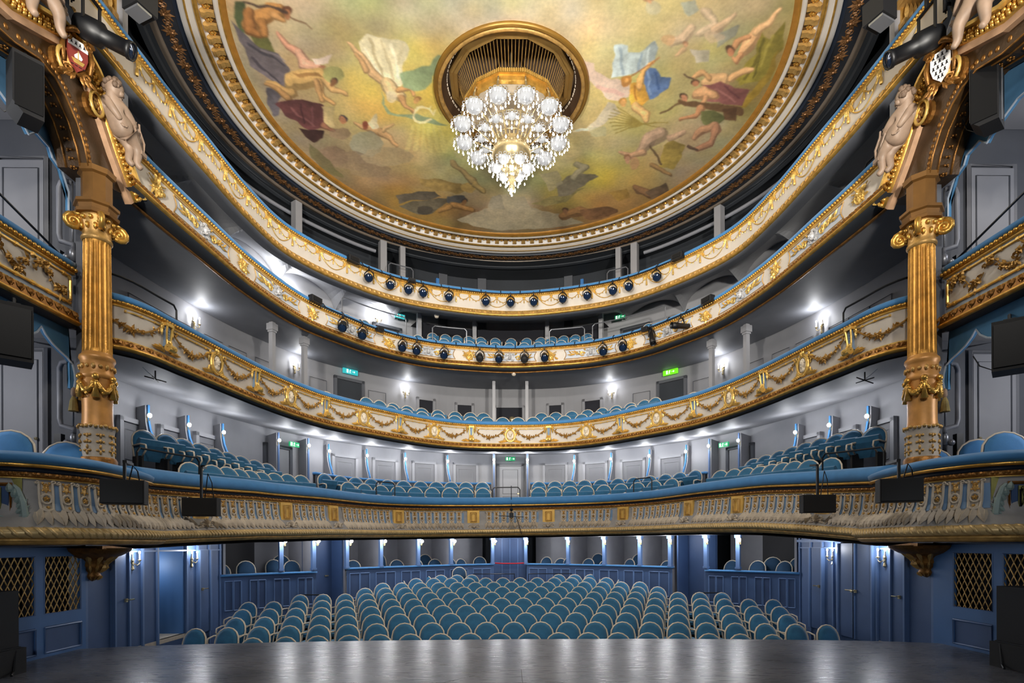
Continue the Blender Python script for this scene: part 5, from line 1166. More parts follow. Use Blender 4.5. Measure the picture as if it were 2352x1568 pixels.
    for (y, z) in ((7.99, 7.80), (7.42, 7.93)):
        R = MB(); R.tube([(s*5.86, y+.125*math.cos(a), z+.15*math.sin(a)) for a in np.linspace(0, 2*PI, 21)[:-1]], .022, 6, True); p = R.build('roundel', GOLDL, ar, True)
        g = MB().ball((s*5.90, y, z), (.03, .05, .055), 8, 5)
        for j in range(10): g.ball((s*5.90, y+.075*math.cos(j*.628), z+.09*math.sin(j*.628)), (.02, .025, .028), 5, 4)
        g.build('roundel_flower', GOLDM, p, True, kind='stuff'); prism_yz(MB(), [(y+.13*math.cos(a), z+.155*math.sin(a)) for a in np.linspace(0, 2*PI, 17)[:-1]], s*5.93, s*6.1).build('roundel_drum', GOLDD, p)
    # cartouche with shield
    M = Matrix.Translation((s*5.78, 7.52, 8.06))@Matrix.Rotation(-s*math.radians(60), 4, 'Z')@Matrix.Scale(.74, 4)
    ct = thing('cartouche', ('gilt cartouche with a red ship shield on the left box arch' if s < 0 else 'gilt cartouche with a white ermine shield on the right box arch'), 'shield'); ct.matrix_basis = M
    a = MB()
    for sx in (-1, 1):
        a.scroll(sx*.17, .26, .075, -.02, 1.4, .035, PI/2, sx, 12, 6).scroll(sx*.15, -.3, .07, -.02, 1.3, .03, -PI/2, -sx, 12, 6)
        a.tube([(sx*.2, .0, .24), (sx*.23, -.01, .05), (sx*.2, 0, -.2)], [.035, .045, .03], 6)
        for j in range(3): a.leaf(sx*(.05+.06*j), -.34, -PI/2+sx*(.4+.3*j), .16, .08, -.02, -.04, 3)
    a.tube([(-.24, -.05, .27), (-.12, -.12, .36), (0, -.15, .39), (.12, -.12, .36), (.24, -.05, .27)], [.03, .05, .055, .05, .03], 7).box((0, .06, 0), (.42, .08, .6))
    for j in range(5): a.ball(((j-2)*.09, -.06, .43-.02*abs(j-2)), (.035, .035, .05), 6, 4)
    a.build('scrollwork', GOLDD, ct, True, world=False)
    sp = [(-.15, .27), (.15, .27), (.155, .0), (.11, -.16), (0, -.28), (-.11, -.16), (-.155, .0)]
    shd = MB().prism(sp, -.03, .03).build('shield', CRIM if s < 0 else WHITE, ct, world=False)
    em = MB()
    def erm(x, z, h=.05): em.prism([(x, z+h*.5), (x+.012, z), (x+.02, z-h*.5), (x, z-h*.3), (x-.02, z-h*.5), (x-.012, z)], -.038, -.03).box((x, -.034, z+h*.35), (.03, .008, .008))
    if s < 0:
        MB().prism([(-.15, .27), (.15, .27), (.153, .13), (-.153, .13)], -.036, -.03).build('shield_chief', WHITE, ct, world=False)
        for x in (-.1, -.035, .03, .095): erm(x, .2, .07)
        MB().prism([(-.1, -.08), (.1, -.08), (.07, -.15), (-.06, -.15)], -.04, -.03).tube([(0, -.04, -.08), (0, -.04, .08)], .008, 4).build('ship_hull', GOLDL, ct, world=False)
        MB().prism([(.0, .08), (.07, -.02), (.05, -.06), (0, -.06)], -.04, -.03).prism([(-.0, .06), (-.06, -.02), (-.05, -.06), (0, -.06)], -.04, -.03).build('ship_sail', WHITE, ct, world=False)
        for j in range(4): em.box((-.09+.06*j, -.034, -.19+.0*j), (.04, .008, .012))
    else:
        for r_, xs in ((.2, (-.1, -.03, .04, .11)), (.1, (-.07, 0, .07)), (.0, (-.1, -.03, .04, .11)), (-.1, (-.06, .01, .08)), (-.19, (-.02, .04))):
            for x in xs: erm(x, r_, .075)
    em.build('ermine_spots', INK, ct, world=False, kind='stuff')
    # putti
    if True:
        J = dict(pelvis=(8.27, 7.64, .33, .095), belly=(8.2, 7.74, .33, .105), chest=(8.1, 7.88, .32, .1), neck=(8.07, 7.97, .31, .05), head=(8.09, 8.10, .33, .12), shl=(8.02, 7.9, .26, .055), ell=(8.06, 7.76, .36, .042), hal=(8.13, 7.68, .4, .03), shr=(8.16, 7.9, .4, .055), elr=(8.28, 7.8, .44, .042), har=(8.38, 7.74, .44, .03),
                 hipl=(8.3, 7.6, .26, .085), knl=(8.43, 7.5, .34, .062), anl=(8.38, 7.28, .33, .04), tol=(8.42, 7.22, .39, .03), hipr=(8.33, 7.6, .38, .085), knr=(8.47, 7.5, .42, .062), anr=(8.46, 7.28, .40, .04), tor=(8.5, 7.22, .46, .03))
        putto('plaster putto with curly hair leaning on the %s pediment above the column' % nm, J, s, (.75, -.25, -.55), (8.38, 7.68, .46))
        J2 = dict(pelvis=(6.78, 8.32, .3, .1), belly=(6.8, 8.44, .3, .105), chest=(6.8, 8.6, .3, .1), neck=(6.8, 8.72, .3, .05), head=(6.8, 8.89, .3, .125), shl=(6.7, 8.62, .26, .055), ell=(6.62, 8.45, .3, .042), hal=(6.6, 8.3, .3, .03), shr=(6.9, 8.62, .34, .055), elr=(7.05, 8.5, .36, .042), har=(7.15, 8.38, .34, .03),
                  hipl=(6.72, 8.26, .26, .088), knl=(6.66, 8.1, .38, .065), anl=(6.66, 7.88, .36, .042), tol=(6.66, 7.8, .42, .03), hipr=(6.88, 8.28, .33, .088), knr=(7.0, 8.18, .42, .065), anr=(7.08, 8.02, .36, .042), tor=(7.12, 7.94, .4, .03))
        putto('plaster putto sitting on the %s pediment towards the stage' % nm, J2, s, (.2, -.3, -.9))
    # --- column
    CX, CY = s*6.02, 8.2
    co = thing('column', 'gilt fluted column with carved pedestal and scrolled capital on the '+nm, 'column', (CX, CY, 2.4))
    MB().lathe([(.25, 2.3), (.25, 2.72), (.235, 2.76), (.24, 2.82), (.22, 2.86)], 20, (CX, CY, 0)).build('plinth', GOLDD, co, True)
    MB().lathe([(.205, 2.84), (.2, 2.9), (.2, 3.22), (.215, 3.26), (.225, 3.29), (.2, 3.31)], 20, (CX, CY, 0)).build('carved_drum', CREAMD, co, True)
    g = MB()
    for j in range(8):
        a = 2*PI*j/8
        for z in (2.92, 3.0, 3.08, 3.16): g.ball((CX+.205*math.cos(a), CY+.205*math.sin(a), z), (.018, .018, .035), 5, 4)
        for sg in (-1, 1):
            for z in (2.95, 3.07, 3.17): g.ball((CX+.203*math.cos(a+sg*.17), CY+.203*math.sin(a+sg*.17), z), (.022, .022, .02), 5, 4)
        for q in range(3): g.ball((CX+.222*math.cos(a+q*.26), CY+.222*math.sin(a+q*.26), 3.29+.012*(q % 2)), .028, 6, 4)
    g.build('drum_foliage', GOLDM, co, True, kind='stuff')
    MB().lathe([(.195, 3.3), (.185, 3.4), (.182, 3.6), (.19, 3.75), (.195, 3.98)], 20, (CX, CY, 0)).build('plain_drum', WOODB, co, True)
    g = MB()
    for j in range(6):
        a0 = 2*PI*j/6
        g.tube([(CX+.215*math.cos(a0+t), CY+.215*math.sin(a0+t), 3.95-.17*math.sin(t/(PI/3)*PI)) for t in np.linspace(0, PI/3, 9)], [.02, .03, .036, .04, .042, .04, .036, .03, .02], 6)
        for q in range(14): t = random.uniform(0, PI/3); g.ball((CX+.225*math.cos(a0+t), CY+.225*math.sin(a0+t), 3.95-.17*math.sin(t*3)+random.uniform(-.04, .04)), .028, 5, 4)
        g.lathe([(.01, .0), (.035, -.06), (.03, -.1), (.05, -.26), (.0, -.27)], 8, (CX+.215*math.cos(a0), CY+.215*math.sin(a0), 3.96)); g.ball((CX+.22*math.cos(a0), CY+.22*math.sin(a0), 3.99), .05, 7, 5)
    g.build('garland_collar', GOLD, co, True, kind='stuff')
    MB().lathe([(.195, 3.98), (.215, 4.0), (.22, 4.04), (.2, 4.07), (.2, 4.22), (.205, 4.24), (.222, 4.27), (.215, 4.31), (.19, 4.33), (.18, 4.36)], 24, (CX, CY, 0)).build('banded_ring', WOODB, co, True)
    g = MB()
    for j in range(16):
        a = 2*PI*j/16; g.ball((CX+.205*math.cos(a), CY+.205*math.sin(a), 4.145), (.03, .03, .045 if j % 2 else .03), 6, 4)
    g.build('ring_rosettes', GOLDM, co, True, kind='stuff')
    sh = MB(); V = []; nf = 20; per = 6; zz = (4.34, 4.42, 5.0, 5.6, 5.9, 5.96)
    for z in zz:
        r = np.interp(z, [4.34, 5.96], [.18, .165])
        for j in range(nf*per):
            f = (j % per)/per; dep = .017*math.sin(PI*f)**.8 if z not in (zz[0], zz[-1]) else 0
            a = 2*PI*j/(nf*per); V.append((CX+(r-dep)*math.cos(a), CY+(r-dep)*math.sin(a), z))
    n_ = nf*per; COLG = MATS.get('column_gilding') or mat('column_gilding', (190, 138, 60), .4, .6, .3, 6, .3, 40)
    sh.add(V, [(i*n_+j, i*n_+(j+1) % n_, (i+1)*n_+(j+1) % n_, (i+1)*n_+j) for i in range(len(zz)-1) for j in range(n_)]).build('fluted_shaft', COLG, co)
    MB().lathe([(.17, 5.95), (.19, 5.97), (.19, 6.0), (.17, 6.03), (.175, 6.1), (.19, 6.2), (.2, 6.3)], 20, (CX, CY, 0)).build('capital_neck', GOLDM, co, True)
    for j in range(4):
        a = PI/4+j*PI/2; c_ = MB().scroll(0, 0, .105, 0, 1.8, .04, PI/2, -1, 20, 6).ball((0, 0, 0), (.035, .055, .035), 6, 4).tube([(0, 0, .105), (-.08, 0, .14), (-.16, 0, .13)], [.04, .04, .03], 6)
        M = Matrix.Translation((CX+.265*math.cos(a), CY+.265*math.sin(a), 6.17))@Matrix.Rotation(a, 4, 'Z'); w = MB().join(c_, M); w.build('volute', GOLD, co, True)
    g = MB()
    for j in range(12):
        a = 2*PI*j/12; g.ball((CX+.19*math.cos(a), CY+.19*math.sin(a), 6.13), (.03, .03, .05), 6, 4).ball((CX+.2*math.cos(a+.26), CY+.2*math.sin(a+.26), 6.24), (.035, .035, .035), 6, 4)
    g.build('capital_leaves', GOLD, co, True, kind='stuff')
    q = MB(); q.lathe([(.0, 6.3), (.27, 6.3), (.28, 6.34), (.24, 6.36), (.25, 6.42), (.28, 6.44), (.28, 6.48), (.19, 6.5), (.19, 6.88), (.23, 6.9), (.24, 6.97), (0, 6.97)], 8, (CX, CY, 0), PI/8, 2*PI+PI/8); q.build('entablature_block', mat('block_gilding', (120, 84, 40), .45, .5, .15, 5) if 'block_gilding' not in MATS else MATS['block_gilding'], co)
    # --- fluted pilaster and dark jamb above the arch
    q = thing('pilaster', 'gilt fluted pilaster above the %s stage box beside the top gallery' % nm, 'pilaster', (s*6.2, 8.75, 8.3))
    pm = MB().box((s*6.25, 8.8, 9.3), (.24, .1, 2.2))
    for j in range(6): pm.tube([(s*(6.16+.036*j), 8.745, 8.35), (s*(6.16+.036*j), 8.745, 9.62)], .013, 5)
    pm.build('shaft', GOLD, q)
    g = MB().box((s*6.25, 8.75, 9.75), (.3, .2, .1)).box((s*6.25, 8.75, 10.1), (.36, .26, .12))
    for j in range(4): g.leaf(s*(6.15+.065*j), 9.78, PI/2, .26, .08, 8.67, -.05, 3)
    g.build('capital', GOLDM, q)
    for dx, mt_ in ((.18, GREYC), (-.16, GREY), (.30, GREYD)): struct(MB().box((s*(6.25+dx), 8.85, 9.3), (.1, .12, 3.0)).build('trim_4', mt_), 'grey jamb strip beside the %s gilt pilaster' % nm)

# ------------------------------------------------------------------ painted ceiling
PAINT_BG = """-488 -171 150 128 95
-487 -80 168 150 122
-377 -172 170 150 125
-343 -129 150 140 100
-260 -166 150 148 105
-181 -167 172 168 128
-61 -177 178 172 142
0 -169 178 174 148
98 -179 178 172 138
179 -172 190 174 122
247 -155 190 172 118
345 -157 172 158 122
416 -183 160 144 112
492 -159 150 128 84
-400 -7 170 150 98
-326 -8 196 172 88
-284 51 198 176 86
-186 -84 198 180 92
-173 13 206 184 80
-177 115 206 186 96
-284 145 176 160 112
-192 236 172 160 116
-108 304 172 158 112
-367 272 160 142 108
-446 273 150 132 100
-497 162 150 136 108
-521 67 158 140 114
170 -127 196 184 128
221 57 190 174 112
228 153 184 170 116
302 109 176 162 108
366 18 166 158 112
364 -101 170 158 112
485 107 160 146 114
441 262 150 134 100
315 264 172 150 90
238 282 196 168 70
148 301 186 166 96
96 233 184 172 126
9 379 186 172 134
10 497 150 130 100
-216 422 176 138 66
-329 363 168 132 66
-394 384 150 118 72
-120 476 138 112 76
166 472 134 104 70
282 396 160 126 68
377 375 140 112 70
499 16 126 108 60
518 -103 120 100 58
-528 -5 150 132 108
2 113 190 174 116"""
PAINT = """62 74 46 90 1 -492 -195 -475 -196 -496 -136 -517 -116 -504 -162
86 86 44 90 1 -494 -132 -464 -129 -465 -84 -494 -84
126 90 51 92 0 -461 -143 -476 -144 -481 -155 -473 -171 -458 -182 -422 -188 -413 -188 -409 -181 -413 -171 -423 -163
126 90 51 92 0 -488 -135 -498 -133 -504 -139 -500 -150 -491 -159 -463 -180 -447 -183 -439 -174 -443 -159 -457 -145
176 126 72 92 0 -463 -155 -473 -156 -476 -164 -470 -176 -459 -183 -423 -189 -416 -188 -414 -183 -417 -175 -425 -171
176 126 72 92 0 -488 -143 -495 -141 -500 -145 -498 -152 -492 -159 -464 -180 -453 -183 -446 -178 -448 -167 -457 -157
197 141 80 60 0 -463 -166 -467 -167 -468 -170 -465 -175 -460 -178 -423 -186 -421 -185 -420 -183 -422 -180 -425 -178
197 141 80 60 0 -489 -150 -492 -149 -494 -150 -494 -154 -491 -156 -463 -176 -458 -178 -455 -176 -456 -171 -460 -167
108 73 41 92 0 -481 -136 -487 -128 -496 -124 -502 -126 -502 -133 -490 -170 -483 -178 -474 -183 -467 -180 -467 -172
108 73 41 92 0 -470 -134 -468 -131 -470 -125 -475 -121 -480 -120 -499 -124 -503 -129 -499 -138 -492 -144 -484 -145
150 102 58 92 0 -485 -139 -489 -133 -495 -130 -499 -132 -499 -137 -487 -174 -482 -180 -476 -183 -471 -181 -470 -176
150 102 58 92 0 -472 -135 -470 -132 -472 -128 -476 -125 -479 -125 -498 -130 -500 -134 -497 -140 -492 -145 -486 -145
168 114 64 60 0 -489 -140 -491 -137 -493 -136 -495 -137 -495 -139 -482 -176 -481 -178 -478 -180 -476 -179 -476 -177
168 114 64 60 0 -474 -133 -473 -132 -474 -130 -476 -129 -477 -129 -495 -136 -496 -138 -495 -140 -492 -142 -490 -142
113 79 44 92 0 -461 -132 -463 -126 -468 -122 -473 -123 -475 -127 -476 -151 -472 -158 -464 -164 -457 -164 -454 -158
158 110 62 92 0 -463 -133 -465 -129 -469 -127 -472 -127 -473 -130 -473 -155 -471 -160 -465 -164 -460 -164 -458 -160
176 123 69 60 0 -466 -133 -467 -132 -468 -131 -470 -131 -470 -132 -469 -158 -468 -160 -466 -162 -463 -162 -463 -160
133 99 61 92 0 -419 -166 -417 -163 -418 -159 -422 -155 -426 -154 -441 -155 -444 -158 -443 -165 -437 -170 -431 -171
186 138 86 92 0 -421 -166 -419 -164 -420 -161 -423 -158 -426 -158 -440 -160 -443 -163 -441 -167 -437 -171 -432 -172
208 154 96 60 0 -422 -164 -422 -164 -422 -162 -423 -161 -425 -161 -438 -164 -439 -166 -439 -168 -437 -169 -435 -169
80 48 32 90 0 -398 -175 -402 -170 -408 -167 -413 -167 -417 -170 -417 -175 -413 -180 -407 -183 -402 -183 -398 -180
150 100 66 90 0 -403 -169 -406 -164 -411 -161 -415 -161 -418 -164 -417 -169 -414 -174 -409 -177 -404 -177 -402 -174
64 50 42 90 0 -407 -174 -406 -173 -407 -171 -408 -170 -410 -170 -479 -192 -479 -193 -479 -195 -477 -196 -475 -196
96 70 48 90 0 -376 -141 -376 -141 -377 -140 -377 -140 -378 -140 -406 -164 -406 -165 -406 -166 -405 -167 -404 -166
96 88 92 95 2 -516 -155 -506 -129 -487 -101 -459 -82 -451 -50 -466 -6 -491 4 -500 -17 -511 -36 -528 -61 -517 -97 -523 -116
62 58 64 90 0 -458 -62 -457 -60 -458 -59 -460 -58 -461 -58 -509 -106 -509 -108 -508 -110 -506 -111 -504 -111
66 60 66 90 0 -485 -18 -485 -17 -486 -15 -488 -15 -489 -15 -518 -72 -518 -74 -516 -76 -514 -77 -513 -77
130 120 122 70 0 -451 -72 -451 -71 -451 -69 -453 -68 -454 -68 -490 -96 -490 -97 -489 -98 -488 -99 -487 -99
130 120 120 60 0 -490 -7 -490 -5 -491 -4 -493 -3 -494 -4 -505 -42 -504 -44 -503 -45 -502 -46 -501 -45
98 92 98 95 2 -517 -1 -491 10 -522 69 -536 80 -536 42
144 105 84 92 0 -426 -106 -427 -102 -430 -97 -436 -95 -439 -97 -447 -127 -447 -130 -445 -132 -442 -133 -440 -132
144 105 84 92 0 -409 -95 -407 -89 -411 -82 -418 -77 -424 -78 -438 -96 -439 -100 -436 -105 -431 -108 -427 -108
200 146 118 92 0 -429 -107 -429 -104 -431 -100 -435 -99 -437 -101 -447 -129 -446 -131 -445 -133 -443 -133 -442 -133
200 146 118 92 0 -412 -96 -410 -91 -413 -86 -418 -83 -422 -83 -437 -100 -438 -103 -436 -106 -432 -109 -429 -108
224 163 132 60 0 -431 -106 -431 -105 -433 -103 -434 -103 -435 -104 -445 -131 -445 -131 -445 -132 -444 -132 -443 -132
224 163 132 60 0 -415 -94 -414 -92 -416 -90 -418 -88 -419 -88 -435 -103 -435 -104 -434 -106 -433 -107 -432 -107
148 113 93 92 0 -404 -66 -408 -55 -418 -47 -427 -47 -431 -55 -427 -83 -423 -91 -416 -97 -409 -97 -406 -91
148 113 93 92 0 -384 -61 -381 -56 -382 -48 -389 -41 -396 -40 -426 -46 -430 -53 -427 -64 -419 -73 -409 -74
206 158 130 92 0 -409 -68 -411 -61 -418 -55 -425 -55 -428 -61 -424 -87 -422 -93 -417 -97 -412 -97 -410 -93
206 158 130 92 0 -386 -61 -384 -57 -385 -51 -390 -47 -395 -46 -424 -55 -428 -60 -425 -68 -419 -74 -412 -75
230 176 145 60 0 -415 -68 -416 -65 -419 -63 -421 -63 -422 -65 -420 -90 -419 -93 -417 -94 -415 -94 -414 -93
230 176 145 60 0 -389 -58 -388 -57 -389 -54 -391 -52 -393 -52 -421 -63 -422 -65 -421 -68 -419 -71 -416 -71
208 186 172 85 1 -401 -77 -374 -79 -353 -87 -371 -63 -396 -61
150 100 72 90 0 -376 -52 -379 -47 -383 -44 -388 -44 -391 -47 -391 -51 -388 -56 -383 -59 -379 -59 -376 -56
176 120 92 90 0 -379 -46 -382 -42 -386 -39 -389 -39 -391 -41 -391 -46 -388 -51 -385 -53 -381 -54 -379 -51
142 115 72 95 0 -426 -49 -412 -47 -408 -32 -417 -14 -433 -3 -458 7 -474 4 -477 -13 -467 -33 -449 -45
142 115 72 95 0 -387 -52 -377 -49 -374 -37 -382 -22 -395 -14 -435 -2 -448 -6 -450 -22 -440 -40 -424 -50
198 160 100 95 0 -428 -50 -418 -48 -416 -37 -422 -24 -434 -17 -459 -9 -469 -11 -472 -23 -464 -37 -451 -45
198 160 100 95 0 -389 -53 -382 -50 -380 -41 -386 -30 -396 -25 -435 -16 -445 -20 -446 -31 -438 -44 -426 -50
221 179 112 60 0 -430 -44 -426 -43 -425 -39 -428 -33 -433 -30 -457 -24 -462 -25 -462 -30 -459 -35 -454 -39
221 179 112 60 0 -392 -48 -389 -47 -388 -43 -391 -38 -394 -36 -433 -30 -437 -31 -438 -36 -434 -41 -429 -44
140 102 60 80 1 -449 -41 -393 -42 -387 -33 -437 -31
133 106 67 92 0 -492 10 -494 4 -491 -4 -484 -9 -478 -10 -459 -3 -456 5 -460 15 -469 23 -478 23
133 106 67 92 0 -516 -11 -518 -14 -516 -18 -512 -22 -509 -22 -478 -10 -475 -4 -478 4 -485 10 -492 10
186 148 94 92 0 -490 4 -492 0 -490 -6 -485 -10 -480 -10 -463 -3 -460 2 -463 9 -469 15 -475 15
186 148 94 92 0 -515 -14 -516 -16 -515 -19 -512 -22 -510 -22 -480 -10 -479 -6 -481 -1 -485 4 -490 4
208 165 105 60 0 -487 -2 -488 -3 -487 -6 -485 -7 -483 -7 -467 0 -466 2 -467 5 -469 8 -472 8
208 165 105 60 0 -514 -17 -514 -18 -514 -20 -513 -20 -512 -21 -483 -7 -483 -6 -483 -4 -485 -2 -487 -2
122 93 60 92 0 -501 8 -501 2 -497 -4 -492 -7 -488 -5 -472 15 -471 23 -477 32 -485 36 -491 34
122 93 60 92 0 -520 -7 -521 -9 -519 -12 -516 -15 -514 -15 -489 -6 -487 -2 -489 4 -495 9 -500 9
170 130 84 92 0 -499 3 -500 0 -497 -5 -493 -7 -490 -6 -475 14 -475 20 -479 26 -484 29 -489 28
170 130 84 92 0 -519 -9 -520 -11 -519 -13 -517 -15 -515 -15 -491 -7 -490 -4 -491 1 -495 4 -498 4
190 145 94 60 0 -497 0 -497 -2 -496 -4 -494 -5 -493 -4 -479 16 -479 19 -481 21 -483 23 -485 22
190 145 94 60 0 -518 -12 -518 -12 -518 -13 -517 -14 -516 -14 -493 -5 -493 -3 -493 -2 -495 0 -496 0
141 110 72 92 0 -400 9 -403 16 -409 20 -414 18 -415 12 -410 -14 -406 -22 -399 -26 -394 -24 -393 -17
141 110 72 92 0 -386 33 -386 37 -388 42 -392 44 -395 42 -415 18 -415 11 -411 5 -405 1 -400 3
196 154 100 92 0 -402 7 -405 12 -409 14 -413 13 -414 9 -408 -18 -405 -23 -401 -26 -397 -24 -396 -20
196 154 100 92 0 -388 32 -388 35 -389 39 -392 40 -394 39 -413 13 -413 8 -411 3 -406 1 -403 3
219 172 112 60 0 -406 6 -407 8 -409 9 -410 9 -411 7 -405 -20 -404 -22 -402 -23 -400 -23 -400 -21
219 172 112 60 0 -390 34 -390 35 -391 36 -392 37 -393 36 -410 8 -410 7 -409 5 -407 4 -406 4
144 115 76 92 0 -370 -6 -370 0 -373 5 -379 8 -383 5 -396 -15 -396 -22 -391 -29 -384 -32 -379 -30
144 115 76 92 0 -353 8 -351 11 -353 16 -356 19 -360 19 -381 7 -383 3 -381 -4 -376 -8 -371 -8
200 160 106 92 0 -372 -7 -372 -3 -375 1 -379 3 -381 1 -394 -20 -394 -25 -391 -30 -386 -33 -382 -31
200 160 106 92 0 -354 8 -353 10 -354 13 -357 16 -359 15 -380 3 -382 -1 -380 -5 -377 -8 -373 -8
224 179 118 60 0 -375 -6 -375 -4 -376 -2 -378 -1 -379 -2 -391 -25 -391 -27 -389 -29 -387 -30 -386 -29
224 179 118 60 0 -356 9 -355 10 -356 11 -357 12 -358 12 -379 -2 -379 -3 -378 -5 -377 -6 -376 -6
129 100 66 92 0 -406 29 -408 34 -413 38 -417 37 -418 33 -415 -15 -412 -22 -406 -26 -401 -26 -399 -20
180 140 92 92 0 -408 27 -410 31 -413 34 -416 33 -417 30 -413 -19 -411 -23 -407 -27 -403 -26 -402 -22
201 156 103 60 0 -411 27 -412 28 -413 30 -414 29 -415 28 -410 -21 -409 -23 -408 -24 -406 -24 -406 -23
150 146 92 90 1 -348 -38 -355 -27 -367 -20 -379 -20 -387 -27 -387 -38 -380 -48 -368 -55 -356 -55 -348 -49
70 52 44 90 0 -364 -23 -367 -17 -372 -14 -378 -14 -381 -17 -381 -22 -378 -28 -373 -31 -367 -31 -364 -28
130 90 60 90 0 -368 -20 -371 -15 -375 -11 -379 -11 -382 -14 -381 -20 -378 -25 -374 -29 -370 -29 -367 -25
92 54 54 95 2 -517 44 -488 32 -457 24 -414 43 -420 68 -435 108 -465 119 -486 103 -502 79
140 92 88 70 0 -455 103 -454 105 -456 107 -457 108 -459 107 -489 56 -489 54 -488 52 -486 51 -485 52
60 34 38 80 0 -473 98 -473 100 -475 101 -476 100 -476 99 -465 42 -464 40 -463 39 -461 39 -461 40
130 84 84 60 0 -459 105 -460 107 -462 108 -463 107 -462 105 -439 48 -438 46 -436 46 -435 46 -435 48
60 38 36 95 2 -490 114 -435 119 -447 144 -473 159 -488 136
192 170 120 90 1 -420 48 -390 45 -408 105 -432 102
60 52 56 90 0 -369 83 -373 89 -379 93 -385 93 -389 90 -389 83 -385 77 -379 73 -373 73 -370 77
176 120 84 90 0 -375 86 -378 93 -383 97 -388 97 -390 93 -390 86 -386 80 -382 76 -377 76 -375 80
108 74 57 92 0 -409 110 -407 113 -409 117 -412 121 -415 121 -438 110 -440 106 -438 99 -434 95 -429 95
150 104 80 92 0 -410 110 -409 112 -410 115 -412 118 -414 118 -437 105 -439 102 -437 98 -434 94 -431 94
168 116 89 60 0 -411 112 -411 112 -411 114 -412 115 -413 115 -436 101 -436 100 -436 98 -434 96 -433 96
140 116 92 70 1 -376 126 -385 138 -400 145 -417 146 -428 138 -429 127 -421 115 -406 108 -389 108 -378 115
141 112 77 92 0 -327 99 -324 104 -326 112 -331 119 -337 120 -362 101 -363 98 -362 94 -359 91 -356 91
141 112 77 92 0 -302 108 -298 113 -300 123 -306 131 -313 132 -337 120 -341 114 -339 106 -334 99 -328 99
196 156 108 92 0 -330 98 -327 102 -328 108 -332 113 -337 113 -361 98 -362 96 -362 93 -360 91 -357 91
196 156 108 92 0 -305 107 -302 111 -303 118 -307 124 -312 125 -337 113 -339 110 -338 104 -334 99 -330 98
219 174 120 60 0 -332 101 -331 102 -331 105 -333 107 -335 107 -360 95 -361 94 -361 93 -360 92 -359 92
219 174 120 60 0 -308 111 -306 112 -307 115 -309 117 -311 118 -335 107 -336 106 -336 103 -334 101 -332 101
136 108 74 92 0 -283 135 -281 140 -284 147 -289 151 -293 149 -314 129 -316 122 -313 114 -307 109 -301 110
136 108 74 92 0 -274 168 -274 172 -276 175 -278 176 -280 174 -294 147 -294 141 -290 135 -285 133 -282 137
190 150 104 92 0 -285 134 -284 138 -286 143 -289 146 -292 145 -313 123 -315 118 -312 112 -308 109 -304 110
190 150 104 92 0 -275 168 -275 170 -277 172 -278 173 -280 172 -293 143 -293 139 -290 135 -287 133 -284 136
212 168 116 60 0 -287 136 -287 138 -288 140 -289 141 -290 140 -311 117 -311 115 -310 113 -309 111 -307 112
212 168 116 60 0 -277 168 -277 169 -277 170 -278 171 -279 170 -291 140 -291 138 -290 136 -288 136 -287 137
120 62 48 90 0 -327 95 -330 101 -336 105 -341 105 -344 101 -345 96 -342 90 -336 86 -331 86 -328 90
130 72 52 90 0 -331 102 -334 108 -338 112 -342 112 -345 109 -344 103 -342 97 -337 93 -333 93 -331 97
218 206 172 80 1 -328 95 -301 66 -308 103 -326 112
141 115 79 92 0 -270 94 -268 93 -267 95 -267 99 -269 101 -298 123 -302 124 -304 120 -303 115 -300 111
196 160 110 92 0 -270 94 -269 93 -268 95 -268 97 -269 99 -299 119 -302 120 -303 117 -303 113 -300 110
219 179 123 60 0 -270 95 -270 94 -269 95 -269 96 -270 97 -299 116 -301 116 -301 115 -301 113 -300 112
146 148 130 60 1 -308 160 -322 186 -348 204 -374 204 -391 187 -392 161 -377 135 -353 120 -327 119 -311 134
150 122 98 60 1 -405 207 -420 231 -447 247 -475 247 -492 232 -492 208 -475 184 -450 169 -424 169 -407 183
148 124 98 60 1 -348 222 -363 243 -392 257 -424 257 -446 244 -449 223 -433 202 -405 190 -374 189 -353 201
150 128 98 60 1 -307 254 -321 272 -352 284 -388 285 -413 274 -419 256 -403 238 -373 227 -339 226 -314 237
112 108 66 60 1 -486 162 -454 226 -440 290 -483 265 -497 208
164 146 112 60 1 -242 205 -259 225 -294 239 -335 239 -365 227 -373 206 -355 186 -320 173 -281 173 -251 185
212 200 164 95 1 -292 -119 -272 -132 -245 -127 -226 -120 -207 -118 -201 -103 -209 -80 -221 -53 -221 -33 -235 -13 -265 -13 -278 -33 -295 -52 -294 -92
166 150 112 70 0 -264 -32 -264 -29 -266 -28 -268 -28 -269 -30 -274 -120 -273 -122 -271 -124 -270 -124 -269 -122
176 160 122 60 0 -241 -32 -242 -30 -243 -28 -246 -28 -247 -30 -256 -120 -255 -122 -253 -124 -251 -124 -250 -122
236 228 200 70 0 -267 -21 -267 -19 -268 -18 -270 -18 -271 -19 -286 -101 -286 -103 -285 -104 -283 -104 -283 -103
232 222 190 70 0 -229 -32 -230 -29 -232 -28 -234 -28 -235 -30 -235 -111 -234 -114 -232 -116 -229 -115 -228 -113
180 166 130 60 0 -226 -62 -228 -60 -230 -60 -231 -61 -231 -64 -213 -113 -212 -115 -210 -115 -208 -114 -208 -112
146 119 86 92 0 -291 -88 -290 -83 -293 -78 -298 -75 -302 -77 -319 -106 -320 -109 -318 -112 -315 -113 -313 -112
146 119 86 92 0 -277 -49 -277 -42 -283 -35 -289 -34 -293 -38 -302 -79 -302 -84 -298 -88 -293 -89 -290 -86
146 119 86 92 0 -264 -32 -262 -25 -266 -17 -274 -13 -279 -16 -292 -36 -293 -43 -289 -50 -283 -53 -278 -51
204 166 120 92 0 -293 -88 -292 -85 -294 -81 -298 -79 -301 -81 -319 -108 -319 -110 -318 -112 -316 -113 -314 -112
